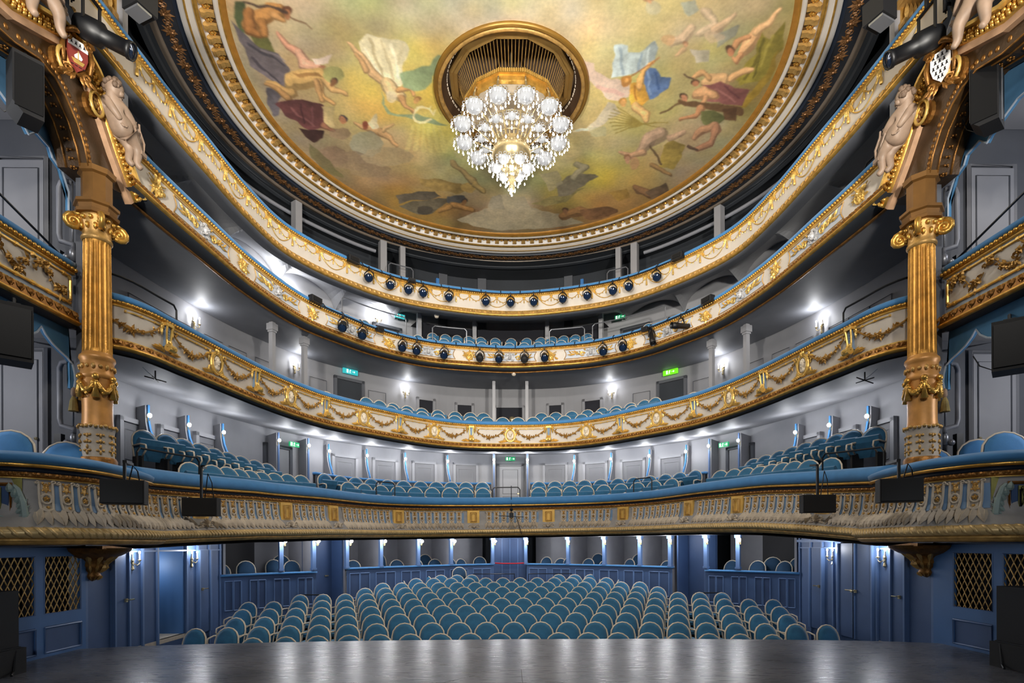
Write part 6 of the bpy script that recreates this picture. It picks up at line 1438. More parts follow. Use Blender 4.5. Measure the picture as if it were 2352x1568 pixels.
204 166 120 92 0 -280 -50 -280 -45 -284 -40 -289 -39 -292 -42 -301 -82 -301 -85 -298 -89 -295 -89 -293 -87
204 166 120 92 0 -267 -33 -266 -28 -269 -22 -274 -19 -278 -21 -291 -41 -292 -46 -289 -51 -284 -53 -281 -51
228 185 134 60 0 -296 -87 -295 -86 -296 -84 -298 -83 -299 -84 -318 -110 -318 -111 -317 -112 -316 -112 -316 -112
228 185 134 60 0 -284 -49 -284 -47 -286 -45 -287 -45 -289 -46 -299 -84 -299 -86 -298 -87 -296 -87 -295 -87
228 185 134 60 0 -271 -31 -270 -29 -271 -27 -274 -26 -275 -27 -288 -46 -289 -47 -288 -50 -286 -51 -284 -50
136 108 74 92 0 -290 -54 -290 -48 -294 -43 -299 -42 -302 -45 -311 -81 -311 -85 -307 -89 -303 -90 -301 -87
190 150 104 92 0 -292 -55 -292 -51 -295 -47 -299 -47 -301 -49 -310 -84 -310 -87 -308 -89 -305 -90 -303 -88
212 168 116 60 0 -295 -54 -295 -52 -296 -51 -298 -51 -299 -52 -308 -86 -308 -87 -307 -88 -306 -89 -305 -88
149 129 95 92 0 -237 -6 -237 7 -245 20 -257 24 -265 17 -275 -9 -275 -22 -267 -34 -256 -37 -248 -31
149 129 95 92 0 -231 5 -228 13 -231 24 -240 31 -248 29 -263 21 -266 9 -261 -5 -250 -13 -240 -10
208 180 132 92 0 -243 -9 -243 1 -248 10 -257 13 -263 8 -273 -17 -273 -26 -267 -35 -259 -38 -253 -33
208 180 132 92 0 -235 4 -232 10 -235 18 -241 22 -247 21 -261 10 -264 2 -260 -8 -252 -13 -245 -11
232 201 147 60 0 -250 -7 -250 -3 -252 1 -256 2 -258 0 -268 -24 -268 -28 -266 -32 -262 -33 -260 -31
232 201 147 60 0 -239 7 -238 9 -239 13 -242 14 -244 14 -257 1 -258 -2 -257 -6 -253 -9 -250 -8
142 108 70 92 0 -216 -16 -212 -15 -210 -11 -212 -6 -216 -3 -237 7 -243 6 -245 0 -243 -7 -238 -11
142 108 70 92 0 -208 9 -208 13 -211 17 -215 17 -217 14 -222 -6 -221 -12 -217 -15 -213 -16 -211 -12
198 150 98 92 0 -217 -16 -214 -15 -213 -12 -214 -9 -217 -6 -239 2 -242 1 -244 -3 -242 -8 -239 -11
198 150 98 92 0 -209 8 -210 11 -212 14 -215 14 -216 11 -221 -9 -220 -13 -218 -16 -215 -16 -213 -13
221 168 109 60 0 -217 -14 -216 -14 -216 -13 -216 -11 -217 -10 -239 -4 -241 -4 -241 -6 -241 -8 -239 -9
221 168 109 60 0 -212 8 -212 9 -213 10 -214 10 -215 10 -219 -11 -219 -13 -218 -14 -216 -14 -216 -13
141 108 72 92 0 -226 42 -226 47 -229 51 -233 51 -235 49 -245 26 -244 20 -241 14 -235 13 -232 17
141 108 72 92 0 -217 57 -216 60 -218 64 -221 65 -224 64 -234 50 -235 46 -233 41 -229 39 -226 41
196 150 100 92 0 -228 41 -228 44 -230 47 -233 48 -234 46 -244 22 -244 18 -241 14 -237 13 -235 15
196 150 100 92 0 -219 56 -218 59 -219 61 -221 62 -223 61 -234 47 -235 44 -233 41 -230 39 -228 40
219 168 112 60 0 -230 42 -230 43 -231 44 -232 44 -233 44 -241 19 -241 17 -240 15 -239 15 -238 16
219 168 112 60 0 -220 57 -220 58 -221 59 -221 60 -222 59 -233 44 -233 43 -232 41 -231 41 -230 41
140 100 60 90 0 -195 24 -198 29 -203 33 -209 33 -213 29 -214 24 -211 18 -206 15 -200 14 -196 18
196 148 92 90 0 -199 29 -201 35 -206 39 -210 39 -213 35 -213 29 -211 24 -207 20 -203 20 -200 23
214 196 160 80 0 -245 17 -250 28 -258 35 -266 35 -271 28 -271 17 -266 6 -258 -1 -250 -1 -245 6
122 140 106 90 1 -228 -42 -198 -53 -167 -62 -145 -92 -139 -88 -166 -25 -187 -5 -213 -2 -229 -11
128 146 116 85 1 -275 -2 -278 39 -267 61 -239 66 -210 65 -182 78 -145 101 -185 96 -240 71 -276 66 -282 34
222 206 156 90 0 -195 93 -197 94 -199 92 -199 89 -197 86 -187 78 -185 77 -183 79 -183 82 -185 84
222 206 156 90 0 -209 95 -211 94 -211 91 -210 88 -208 87 -196 86 -194 87 -193 89 -194 92 -197 94
222 206 156 90 0 -219 88 -220 85 -220 82 -218 80 -215 81 -206 87 -205 89 -206 92 -208 94 -210 94
222 206 156 90 0 -223 74 -223 71 -221 69 -219 69 -217 70 -214 82 -215 85 -216 88 -219 88 -220 86
222 206 156 90 0 -219 59 -218 56 -215 56 -214 57 -214 60 -218 73 -219 75 -221 76 -223 74 -223 72
222 206 156 90 0 -208 48 -206 47 -204 48 -204 50 -205 53 -215 62 -217 63 -219 62 -219 59 -218 57
222 206 156 90 0 -195 44 -193 44 -192 47 -193 50 -195 51 -207 54 -209 53 -210 51 -209 48 -207 47
222 206 156 90 0 -184 49 -183 50 -183 53 -185 55 -187 56 -197 51 -198 49 -198 46 -196 44 -194 44
222 206 156 90 0 -178 60 -178 63 -179 66 -182 66 -183 65 -188 54 -188 52 -187 49 -185 48 -183 50
226 212 160 90 0 -176 41 -175 41 -174 41 -174 42 -175 43 -182 54 -184 55 -185 54 -185 52 -185 51
226 212 160 90 0 -168 54 -167 53 -166 54 -166 55 -167 55 -177 69 -179 70 -180 69 -181 67 -180 66
216 204 128 35 0 -246 183 -249 189 -254 190 -258 186 -257 180 -228 101 -227 99 -224 98 -223 100 -223 103
216 204 128 35 0 -227 182 -230 188 -236 190 -239 187 -239 180 -216 102 -215 99 -212 98 -211 100 -210 103
216 204 128 35 0 -209 181 -212 188 -217 190 -221 187 -222 181 -204 102 -203 99 -201 98 -199 99 -198 102
216 204 128 35 0 -191 180 -193 187 -198 190 -202 188 -203 181 -192 102 -191 99 -189 98 -187 99 -186 101
216 204 128 35 0 -172 179 -174 186 -179 190 -184 188 -185 182 -180 102 -179 99 -177 98 -175 98 -174 101
216 204 128 35 0 -154 178 -156 185 -160 189 -165 188 -167 183 -168 102 -167 99 -165 98 -163 98 -162 100
212 186 170 92 1 135 -92 171 -60 207 -35 249 -27 256 12 233 22 209 15 179 -17 152 -51
206 160 148 60 0 239 -4 242 -1 244 4 242 7 239 8 184 -8 180 -11 179 -16 181 -20 185 -21
164 176 178 92 2 206 -39 201 -114 212 -120 224 -117 226 -101 246 -98 261 -111 276 -125 288 -106 285 -74 271 -59 246 -48 221 -39
130 146 156 70 0 231 -48 231 -46 229 -45 227 -46 226 -48 209 -108 209 -111 211 -112 213 -111 214 -109
126 142 154 70 0 259 -53 258 -51 256 -51 254 -52 253 -54 251 -95 251 -97 253 -98 255 -96 256 -94
196 204 200 60 0 273 -69 272 -67 270 -67 268 -68 267 -70 266 -108 267 -110 269 -110 271 -109 272 -107
84 108 150 95 2 268 -63 294 -66 312 -38 334 -36 332 -12 318 9 299 19 287 -9 271 -33
130 152 182 70 0 302 1 302 3 301 5 299 4 297 2 274 -53 274 -56 275 -57 277 -57 279 -55
54 76 116 70 0 315 -11 315 -9 314 -7 311 -8 310 -10 292 -54 292 -56 293 -57 295 -57 297 -55
206 152 62 95 2 249 -22 269 -29 284 -18 301 17 288 34 264 32 254 10
150 100 44 80 0 273 21 273 23 272 24 271 24 270 22 257 -15 257 -17 258 -18 260 -17 261 -16
158 120 72 92 0 262 -52 263 -56 267 -57 271 -54 273 -49 276 -13 274 -8 269 -7 263 -11 261 -18
158 120 72 92 0 272 -75 275 -77 278 -76 281 -72 281 -69 272 -47 269 -44 265 -46 262 -50 262 -55
158 120 72 92 0 284 -85 286 -85 288 -84 289 -82 288 -80 280 -68 277 -67 274 -69 272 -73 273 -76
220 168 100 92 0 262 -54 263 -57 266 -57 269 -55 270 -52 272 -17 270 -13 266 -12 262 -15 261 -20
220 168 100 92 0 272 -76 274 -77 276 -76 278 -74 278 -71 269 -50 267 -48 264 -49 262 -52 262 -55
220 168 100 92 0 284 -85 285 -85 287 -84 287 -83 287 -81 278 -70 275 -70 273 -71 272 -74 273 -76
246 188 112 60 0 263 -54 264 -55 265 -55 266 -55 267 -53 267 -19 267 -17 265 -17 264 -18 263 -20
246 188 112 60 0 273 -75 274 -76 275 -75 276 -74 276 -73 267 -52 266 -52 264 -52 263 -53 263 -55
246 188 112 60 0 284 -84 285 -84 285 -84 286 -83 285 -83 275 -73 275 -73 274 -73 273 -74 273 -75
150 96 56 90 0 294 -93 295 -94 296 -93 297 -92 296 -91 238 -31 237 -31 236 -32 235 -33 236 -35
172 116 54 90 0 252 -32 251 -24 246 -19 239 -19 232 -24 228 -32 229 -39 234 -44 241 -44 248 -40
214 160 90 90 0 244 -32 244 -29 242 -27 240 -27 237 -29 235 -32 236 -35 237 -37 240 -37 243 -35
159 128 83 92 0 305 49 311 57 311 67 306 71 298 69 273 50 267 41 267 30 273 25 281 28
159 128 83 92 0 314 75 315 82 311 86 305 84 301 78 292 61 292 51 297 46 305 48 311 57
222 178 116 92 0 301 48 305 54 305 61 301 64 296 62 271 42 267 36 267 29 271 25 277 27
222 178 116 92 0 310 73 311 78 308 80 304 79 301 75 292 57 292 50 295 46 301 47 305 53
248 199 129 60 0 298 50 300 52 300 55 298 57 296 56 271 36 270 33 270 30 271 29 274 30
248 199 129 60 0 307 72 307 74 306 75 304 75 303 73 294 54 294 51 296 49 298 50 300 52
170 120 52 90 0 253 23 252 30 248 34 242 34 236 30 232 23 233 17 237 13 244 13 250 17
206 156 96 90 0 252 28 252 35 249 39 244 39 240 35 237 28 237 22 240 18 245 17 249 21
216 202 176 90 1 141 111 173 103 196 73 210 23 226 32 245 59 218 86 181 108 160 117
140 122 60 90 0 247 118 247 117 246 117 246 116 246 115 300 85 302 85 303 87 303 88 303 89
140 122 60 90 0 239 108 238 108 238 108 238 107 238 106 301 85 302 86 303 87 303 89 302 89
140 122 60 90 0 232 99 231 99 231 98 231 97 231 97 301 85 302 86 303 87 303 89 302 90
140 122 60 90 0 227 89 227 88 226 88 226 87 227 86 301 85 302 86 303 87 303 89 302 90
140 122 60 90 0 224 78 224 78 223 77 224 76 224 76 301 85 302 86 303 88 303 89 302 90
140 122 60 90 0 224 68 223 68 223 67 223 66 223 66 301 85 303 86 303 88 303 89 302 90
140 122 60 90 0 225 58 224 58 224 57 224 57 225 56 302 85 303 86 303 88 303 89 301 89
140 122 60 90 0 228 49 227 49 227 48 227 47 228 47 302 85 303 87 303 88 303 89 301 89
140 122 60 90 0 232 41 232 40 232 40 232 39 233 39 302 86 303 87 303 89 302 89 301 89
140 122 60 90 0 360 82 361 83 361 83 361 84 361 84 302 89 301 89 300 88 300 86 301 85
140 122 60 90 0 364 102 365 103 365 104 365 104 365 104 302 89 300 89 300 87 300 86 301 85
170 170 136 50 1 179 97 217 94 225 127 188 127
124 112 46 95 2 469 -144 494 -130 504 -166 528 -111 525 -73 518 -35 483 -23 465 -38 467 -72 484 -99
86 78 32 80 0 505 -40 505 -38 503 -38 501 -39 499 -42 481 -132 481 -134 483 -134 485 -133 486 -131
160 144 70 60 0 509 -72 509 -70 506 -70 504 -71 503 -74 493 -142 494 -143 496 -143 498 -142 499 -140
90 80 34 80 0 485 -33 484 -32 482 -32 480 -34 479 -37 485 -94 486 -96 488 -95 490 -94 491 -91
138 112 42 90 2 522 -113 538 -63 533 -13 522 36 508 38 511 4 518 -30 524 -73
146 113 80 92 0 475 -114 470 -107 458 -109 448 -118 445 -129 450 -149 455 -154 464 -153 473 -145 476 -135
146 113 80 92 0 467 -93 462 -89 453 -91 446 -99 444 -107 445 -130 452 -136 463 -134 472 -124 475 -113
204 158 112 92 0 466 -120 462 -115 454 -117 447 -124 445 -132 450 -151 453 -155 460 -153 466 -148 468 -141
204 158 112 92 0 460 -99 457 -96 451 -97 445 -102 444 -108 445 -132 449 -136 457 -135 464 -128 466 -120
228 176 125 60 0 457 -126 456 -124 452 -125 449 -127 449 -131 453 -150 455 -151 457 -151 460 -148 461 -146
228 176 125 60 0 454 -104 452 -102 450 -103 447 -105 447 -107 449 -131 450 -133 454 -132 457 -129 458 -126
148 118 84 92 0 468 -169 472 -170 477 -168 481 -163 481 -158 470 -137 465 -135 458 -138 453 -144 454 -151
148 118 84 92 0 485 -193 487 -194 490 -193 492 -191 492 -189 481 -159 478 -157 472 -159 468 -164 468 -169
206 164 118 92 0 467 -169 470 -171 474 -169 477 -165 477 -162 465 -142 461 -140 456 -142 453 -147 453 -151
206 164 118 92 0 485 -194 486 -194 488 -194 490 -192 490 -190 477 -162 474 -161 470 -162 467 -166 467 -169
230 183 132 60 0 469 -168 470 -169 472 -168 473 -166 473 -165 460 -146 459 -145 457 -146 455 -148 455 -150
230 183 132 60 0 486 -193 487 -193 487 -193 488 -192 488 -192 473 -165 472 -165 470 -165 469 -167 469 -168
133 97 67 92 0 440 -118 436 -118 432 -121 430 -125 431 -128 446 -140 450 -141 455 -137 457 -133 456 -129
133 97 67 92 0 435 -110 433 -109 429 -110 427 -114 427 -117 430 -127 433 -129 438 -127 441 -123 441 -119
186 136 94 92 0 437 -121 434 -121 431 -123 430 -126 431 -128 445 -140 448 -141 452 -139 454 -135 453 -132
186 136 94 92 0 433 -113 431 -112 429 -112 427 -115 426 -117 430 -128 432 -129 435 -128 438 -125 438 -122
208 152 105 60 0 434 -124 433 -124 432 -125 431 -126 432 -127 447 -139 448 -139 449 -138 450 -137 450 -136
208 152 105 60 0 430 -115 430 -114 428 -115 428 -116 428 -117 432 -127 432 -127 434 -127 435 -126 435 -125
70 50 36 90 0 436 -108 436 -103 433 -99 426 -99 420 -102 416 -108 415 -113 419 -117 425 -117 432 -114
176 118 84 90 0 437 -104 437 -98 435 -95 430 -94 425 -98 421 -104 420 -110 423 -113 427 -113 433 -110
141 103 72 92 0 454 -78 451 -76 447 -78 444 -83 444 -87 449 -100 453 -102 459 -100 463 -94 463 -88
141 103 72 92 0 438 -87 436 -91 436 -94 439 -95 443 -93 452 -86 455 -82 454 -77 451 -76 446 -79
196 144 100 92 0 451 -81 449 -80 446 -81 443 -84 443 -87 449 -101 452 -102 456 -101 459 -97 459 -93
196 144 100 92 0 437 -90 436 -92 436 -95 438 -95 441 -94 449 -87 451 -84 451 -81 448 -80 445 -81
219 161 112 60 0 448 -84 447 -83 446 -84 445 -85 445 -86 450 -100 452 -100 453 -100 455 -98 455 -96
219 161 112 60 0 438 -92 437 -93 437 -94 438 -94 439 -93 447 -86 448 -85 448 -84 447 -83 445 -84
148 118 83 92 0 425 -15 411 -22 402 -37 403 -50 413 -55 435 -53 449 -46 458 -32 458 -18 448 -13
148 118 83 92 0 414 -14 406 -14 397 -21 394 -31 397 -38 406 -53 418 -54 431 -44 437 -28 432 -17
206 164 116 92 0 418 -27 408 -32 401 -42 402 -52 409 -55 432 -53 441 -49 448 -38 448 -29 440 -25
206 164 116 92 0 409 -22 403 -21 397 -25 393 -33 395 -38 403 -53 411 -55 421 -48 426 -38 424 -29
230 183 129 60 0 412 -38 408 -40 406 -45 406 -49 409 -50 431 -48 435 -46 438 -42 438 -38 435 -36
230 183 129 60 0 403 -29 401 -28 398 -30 397 -33 397 -36 406 -49 410 -50 414 -47 416 -43 415 -39
141 109 74 92 0 392 -53 389 -57 390 -61 393 -63 397 -61 414 -48 418 -41 418 -35 414 -33 407 -36
141 109 74 92 0 379 -40 376 -39 373 -42 372 -45 373 -47 391 -62 395 -63 399 -59 401 -55 399 -51
196 152 104 92 0 391 -56 389 -59 389 -62 392 -63 395 -62 411 -49 414 -44 414 -40 410 -38 406 -40
196 152 104 92 0 377 -42 375 -42 373 -43 372 -46 373 -48 390 -63 393 -63 396 -61 397 -57 396 -55
219 170 116 60 0 391 -58 391 -60 391 -61 392 -61 393 -61 408 -47 410 -46 409 -44 408 -43 406 -44
219 170 116 60 0 375 -44 374 -44 373 -45 373 -46 373 -47 391 -61 392 -61 393 -60 394 -59 394 -58
144 112 77 92 0 463 -62 467 -63 472 -60 476 -54 475 -50 465 -32 460 -31 453 -35 448 -42 449 -48
144 112 77 92 0 486 -70 489 -70 492 -68 493 -65 492 -62 474 -49 469 -49 464 -53 462 -59 464 -62
200 156 108 92 0 462 -62 465 -63 469 -61 472 -57 471 -53 460 -37 456 -36 451 -39 448 -45 449 -49
200 156 108 92 0 486 -70 488 -70 490 -69 491 -66 490 -65 470 -53 467 -53 463 -56 462 -60 463 -63
224 174 120 60 0 464 -61 465 -61 467 -60 468 -58 467 -57 455 -42 453 -42 451 -43 450 -45 451 -47
224 174 120 60 0 487 -69 488 -69 488 -69 489 -68 488 -67 467 -57 466 -57 464 -58 464 -60 464 -61
80 56 40 90 0 392 -30 392 -24 388 -20 382 -20 376 -24 372 -30 372 -36 376 -39 382 -39 388 -36
184 126 90 90 0 392 -25 392 -19 390 -15 385 -15 380 -19 377 -25 376 -31 379 -35 383 -35 388 -31
70 50 42 90 0 375 -43 376 -42 377 -40 376 -39 375 -39 355 -50 354 -51 353 -53 354 -54 355 -54
128 78 76 92 2 402 -22 434 -29 508 -12 510 33 466 29 426 20
170 116 108 60 0 492 20 493 22 494 24 493 25 492 25 431 -10 429 -11 429 -13 430 -14 431 -14
88 50 54 80 0 497 8 498 10 499 12 498 13 496 12 447 -16 446 -17 445 -19 446 -20 448 -20
148 113 80 92 0 408 -19 419 -18 428 -8 432 4 426 12 406 16 398 15 390 7 388 -3 392 -9
148 113 80 92 0 439 -3 446 4 449 13 445 19 438 18 416 11 406 1 403 -11 408 -19 419 -18
206 158 112 92 0 406 -19 413 -19 421 -12 423 -3 420 2 401 8 395 8 390 3 388 -4 390 -9
206 158 112 92 0 436 -3 441 2 443 8 440 12 434 11 412 1 405 -6 403 -14 407 -20 414 -18
230 176 125 60 0 408 -15 411 -15 414 -13 415 -9 414 -6 396 1 394 1 392 -1 391 -4 392 -6
230 176 125 60 0 434 -1 436 2 437 4 435 6 433 5 410 -7 407 -10 407 -13 408 -16 411 -15
64 48 36 90 0 383 8 383 13 379 17 373 17 368 13 364 8 364 2 368 -1 373 -1 379 2
186 130 96 90 0 383 12 383 18 381 21 377 21 372 18 369 12 368 6 371 3 375 3 380 6
144 108 76 92 0 425 32 423 35 419 35 415 31 414 27 415 5 417 1 422 2 426 6 428 11
200 150 106 92 0 422 30 420 32 418 32 415 29 414 26 415 3 417 1 420 1 423 4 424 8
224 168 118 60 0 419 28 418 29 417 28 416 27 415 26 417 4 417 3 419 3 420 4 420 6
98 72 48 95 0 509 36 517 41 523 50 522 59 516 61 368 26 364 24 362 20 362 16 366 15
104 80 52 90 0 368 22 370 22 372 24 373 26 372 28 336 60 335 61 333 59 333 58 333 56
133 96 67 92 0 423 67 420 70 415 68 411 63 411 58 415 33 418 30 425 32 430 38 431 45
133 96 67 92 0 388 81 385 80 382 77 381 73 383 71 413 55 418 56 422 60 423 66 421 70
186 134 94 92 0 420 63 418 65 414 64 411 61 411 57 414 32 417 29 422 31 425 35 426 41
186 134 94 92 0 386 78 384 78 382 75 381 72 382 71 412 55 415 55 419 58 420 63 418 65
208 150 105 60 0 416 60 415 61 414 61 412 59 412 58 417 33 418 32 420 33 421 34 421 37
208 150 105 60 0 384 75 383 75 383 74 382 73 383 72 413 57 414 57 416 58 416 60 415 61
96 98 58 92 2 423 52 452 44 489 69 473 101 440 88
88 62 42 90 2 470 41 500 38 513 79 486 77
128 96 72 92 0 452 115 445 114 439 108 437 99 440 94 463 82 470 83 478 90 480 99 477 105
128 96 72 92 0 442 138 439 140 435 138 431 133 431 128 437 97 441 94 448 96 454 104 454 112
178 134 100 92 0 447 109 443 108 438 104 436 98 439 94 462 81 467 82 472 87 474 94 472 98
178 134 100 92 0 439 134 437 136 434 135 431 131 431 127 437 96 440 94 444 95 448 101 449 106
199 150 112 60 0 443 103 441 103 439 101 439 98 440 97 463 84 465 85 468 87 468 90 467 91
199 150 112 60 0 436 131 435 132 434 131 432 130 432 128 439 98 440 96 442 97 444 99 444 102
122 89 67 92 0 493 147 491 154 485 155 478 149 474 140 466 97 468 88 476 87 486 95 491 106
122 89 67 92 0 459 175 455 175 451 171 449 165 450 161 476 133 482 133 489 139 493 148 491 155
170 124 94 92 0 487 143 486 148 482 148 477 144 474 138 465 94 467 88 473 87 479 92 483 100
170 124 94 92 0 456 171 454 171 450 168 449 164 450 161 475 133 480 133 485 137 487 143 486 148
190 138 105 60 0 482 140 481 142 480 142 477 140 476 138 469 94 469 91 472 90 474 93 476 96
190 138 105 60 0 453 167 452 167 451 166 450 164 451 163 477 136 479 135 481 137 482 140 481 142
64 50 40 92 0 431 164 428 162 427 158 428 155 430 155 454 164 457 166 458 169 458 172 455 172
90 70 56 92 0 430 161 428 160 427 157 427 155 429 155 453 164 455 165 456 168 456 170 454 170
100 78 62 60 0 429 159 428 158 428 157 428 156 429 156 453 165 454 165 454 166 454 167 453 167
142 122 99 70 0 339 -121 333 -118 324 -121 319 -129 319 -137 330 -155 336 -158 344 -155 349 -148 349 -140
142 122 99 70 0 310 -114 305 -115 300 -119 299 -125 302 -129 323 -140 331 -139 338 -132 339 -124 335 -118
198 170 138 70 0 333 -127 328 -124 323 -127 319 -132 319 -138 330 -156 334 -158 340 -156 344 -151 343 -145
198 170 138 70 0 307 -118 303 -119 300 -122 299 -126 301 -129 321 -140 327 -140 332 -135 333 -129 330 -125
221 190 154 60 0 327 -132 325 -131 323 -132 321 -134 322 -136 332 -155 334 -156 336 -155 338 -152 338 -150
221 190 154 60 0 304 -123 303 -123 301 -124 301 -126 302 -127 322 -137 325 -137 327 -135 328 -133 326 -131
186 146 104 70 0 311 -127 311 -120 306 -115 299 -115 292 -120 288 -127 288 -134 293 -138 300 -138 307 -134
150 110 80 90 0 343 -120 343 -116 341 -114 337 -114 333 -116 331 -119 331 -123 333 -125 337 -125 341 -123
190 146 110 90 0 343 -115 344 -112 342 -109 339 -109 336 -111 334 -115 333 -119 335 -121 338 -121 341 -119
144 118 89 70 0 329 -86 327 -85 324 -86 322 -89 323 -92 334 -109 337 -110 341 -108 344 -104 343 -100
200 164 124 70 0 327 -88 326 -87 324 -88 322 -90 323 -92 333 -109 336 -110 339 -109 341 -106 340 -103
224 183 138 60 0 325 -90 325 -89 324 -90 323 -91 323 -91 335 -108 336 -109 337 -108 338 -107 337 -106
166 158 150 70 2 349 -105 387 -109 398 -82 372 -75
140 146 136 75 1 299 -198 328 -207 340 -186 323 -174
122 122 112 75 1 378 -146 426 -158 427 -136 403 -111
136 119 97 60 0 390 -166 397 -157 397 -148 390 -145 381 -148 347 -174 341 -182 341 -191 348 -194 357 -191
136 119 97 60 0 366 -131 360 -130 353 -135 350 -142 353 -147 376 -168 385 -169 394 -163 398 -153 395 -146
190 166 136 60 0 385 -167 390 -161 390 -155 385 -152 378 -154 345 -180 341 -186 341 -192 346 -194 352 -192
190 166 136 60 0 361 -136 357 -135 352 -138 350 -143 352 -147 375 -168 381 -169 388 -165 391 -158 389 -153
212 185 152 60 0 382 -165 383 -163 383 -160 381 -159 379 -160 345 -185 344 -188 344 -190 346 -191 348 -190
212 185 152 60 0 357 -140 356 -140 354 -141 353 -144 353 -145 377 -166 380 -166 382 -164 384 -162 383 -159
141 118 93 60 0 388 -141 383 -139 376 -142 372 -149 373 -155 403 -187 406 -188 410 -186 413 -183 412 -179
196 164 130 60 0 384 -146 380 -144 375 -147 372 -152 373 -156 403 -188 405 -188 408 -187 410 -184 409 -182
219 183 145 60 0 379 -150 377 -149 375 -150 374 -152 375 -154 404 -187 405 -187 406 -186 407 -185 407 -184
182 156 128 60 1 408 -134 407 -126 397 -121 384 -121 371 -126 364 -133 366 -141 375 -146 388 -146 401 -141
150 110 76 80 0 254 -204 253 -199 248 -196 242 -196 235 -199 232 -204 233 -208 238 -211 244 -211 251 -209
170 164 140 60 1 270 -190 269 -182 263 -177 253 -177 244 -181 239 -189 240 -197 247 -202 256 -202 265 -197
186 136 100 90 0 250 -200 251 -198 252 -196 251 -195 249 -195 242 -198 240 -200 240 -202 241 -203 243 -203
126 105 86 75 0 343 165 329 165 315 150 310 130 317 116 343 99 357 99 371 113 376 132 370 146
126 105 86 75 0 328 184 322 190 313 186 307 175 307 165 312 123 322 115 337 120 348 138 349 157
176 146 120 75 0 334 150 323 150 313 139 310 125 315 115 341 98 351 98 361 108 365 122 360 132
176 146 120 75 0 322 176 318 181 311 179 307 171 306 164 311 122 317 114 328 117 337 129 338 143
197 163 134 60 0 325 136 321 136 317 131 315 125 318 121 344 104 348 104 352 108 354 114 352 118
197 163 134 60 0 316 170 314 172 311 171 309 168 309 165 316 124 318 121 323 122 326 127 327 133
136 112 90 70 0 393 114 398 114 402 119 404 125 402 130 387 144 380 144 374 138 371 129 374 123
136 112 90 70 0 404 108 407 108 410 111 412 115 411 118 403 130 398 130 393 126 391 119 393 114
190 156 126 70 0 392 114 396 114 399 117 401 122 399 125 382 138 377 138 373 133 371 127 373 123
190 156 126 70 0 404 108 406 108 408 110 409 113 408 115 399 125 396 125 392 122 391 117 392 114
212 174 141 60 0 393 116 395 116 396 117 397 119 396 121 378 132 376 132 374 130 374 127 375 125
212 174 141 60 0 404 109 405 109 406 110 407 112 406 112 396 121 395 121 393 119 393 117 393 116
152 130 62 90 2 370 157 390 139 422 159 428 199 421 242 381 236 375 191
133 105 80 80 0 306 208 300 208 295 202 293 193 296 188 319 169 326 169 333 177 336 187 332 195
133 105 80 80 0 271 188 268 185 267 180 269 177 272 177 301 188 307 193 309 202 306 208 300 208
186 146 112 80 0 302 202 298 202 294 198 293 191 295 187 318 169 323 169 328 174 330 182 327 187
186 146 112 80 0 270 185 268 183 267 179 268 177 271 177 299 187 303 191 304 197 302 202 298 202
208 163 125 60 0 299 196 297 196 296 194 295 192 296 190 319 172 321 172 323 174 324 177 323 180
208 163 125 60 0 270 182 269 181 268 179 269 178 270 178 298 190 299 192 300 194 299 196 297 196
140 100 72 90 0 300 201 300 208 296 212 290 212 284 208 281 201 282 195 285 190 291 190 297 194
180 136 106 90 0 300 209 300 216 297 221 293 221 288 216 285 209 285 203 288 198 292 198 297 202
92 74 52 90 0 386 220 387 223 387 226 385 226 382 225 338 163 337 160 337 157 339 157 341 158
176 128 98 60 0 329 223 329 237 325 245 316 245 308 237 302 224 302 210 306 202 314 202 323 210
108 84 54 92 0 419 260 423 264 424 269 422 273 419 272 362 240 357 233 355 224 359 218 365 219
150 118 76 92 0 418 259 420 262 421 266 420 269 417 268 360 233 356 228 355 222 358 218 362 219
168 132 85 60 0 417 261 418 262 418 264 418 265 417 265 360 227 358 225 357 222 358 221 360 221
100 92 80 92 2 -316 359 -266 347 -206 339 -194 365 -223 378 -285 386 -316 395
112 104 86 92 2 -318 407 -280 390 -223 378 -161 365 -189 406 -229 444 -268 449 -298 428
84 76 66 85 0 -223 427 -230 439 -243 447 -259 448 -271 440 -273 427 -267 415 -253 407 -238 407 -226 414
152 126 72 90 2 -244 284 -188 291 -131 304 -117 334 -147 353 -205 335 -237 313
176 146 84 90 0 -88 322 -93 335 -106 344 -121 344 -132 336 -135 323 -130 310 -118 302 -103 302 -92 309
115 99 66 92 0 -119 250 -118 258 -120 267 -126 271 -131 268 -151 238 -153 230 -150 221 -144 218 -139 220
115 99 66 92 0 -93 285 -90 296 -94 308 -101 313 -109 309 -132 268 -133 259 -131 251 -125 247 -119 250
160 138 92 92 0 -122 249 -121 255 -123 261 -127 264 -131 262 -151 232 -152 226 -150 220 -146 217 -142 219
160 138 92 92 0 -97 284 -95 291 -97 300 -103 304 -108 301 -131 262 -132 256 -130 250 -126 247 -122 249
179 154 103 60 0 -126 251 -125 253 -126 256 -128 257 -129 256 -149 226 -149 224 -148 222 -147 220 -145 221
179 154 103 60 0 -101 286 -100 289 -101 293 -104 294 -106 293 -129 256 -130 254 -129 251 -127 250 -126 251
122 105 66 92 0 -70 328 -68 335 -69 344 -74 348 -79 346 -101 323 -104 313 -101 302 -95 297 -88 300
170 146 92 92 0 -72 327 -71 333 -72 339 -76 342 -79 340 -101 315 -103 308 -101 301 -96 297 -92 299
190 163 103 60 0 -75 329 -74 332 -75 334 -77 335 -78 335 -99 308 -100 305 -99 302 -97 300 -95 301
84 84 84 90 2 -179 361 -133 357 -123 384 -151 397 -178 393
133 100 60 92 0 -125 403 -120 410 -120 421 -125 430 -131 432 -168 417 -173 410 -173 397 -168 387 -160 385
133 100 60 92 0 -106 420 -103 425 -103 433 -107 439 -112 440 -132 431 -137 424 -136 412 -131 404 -124 404
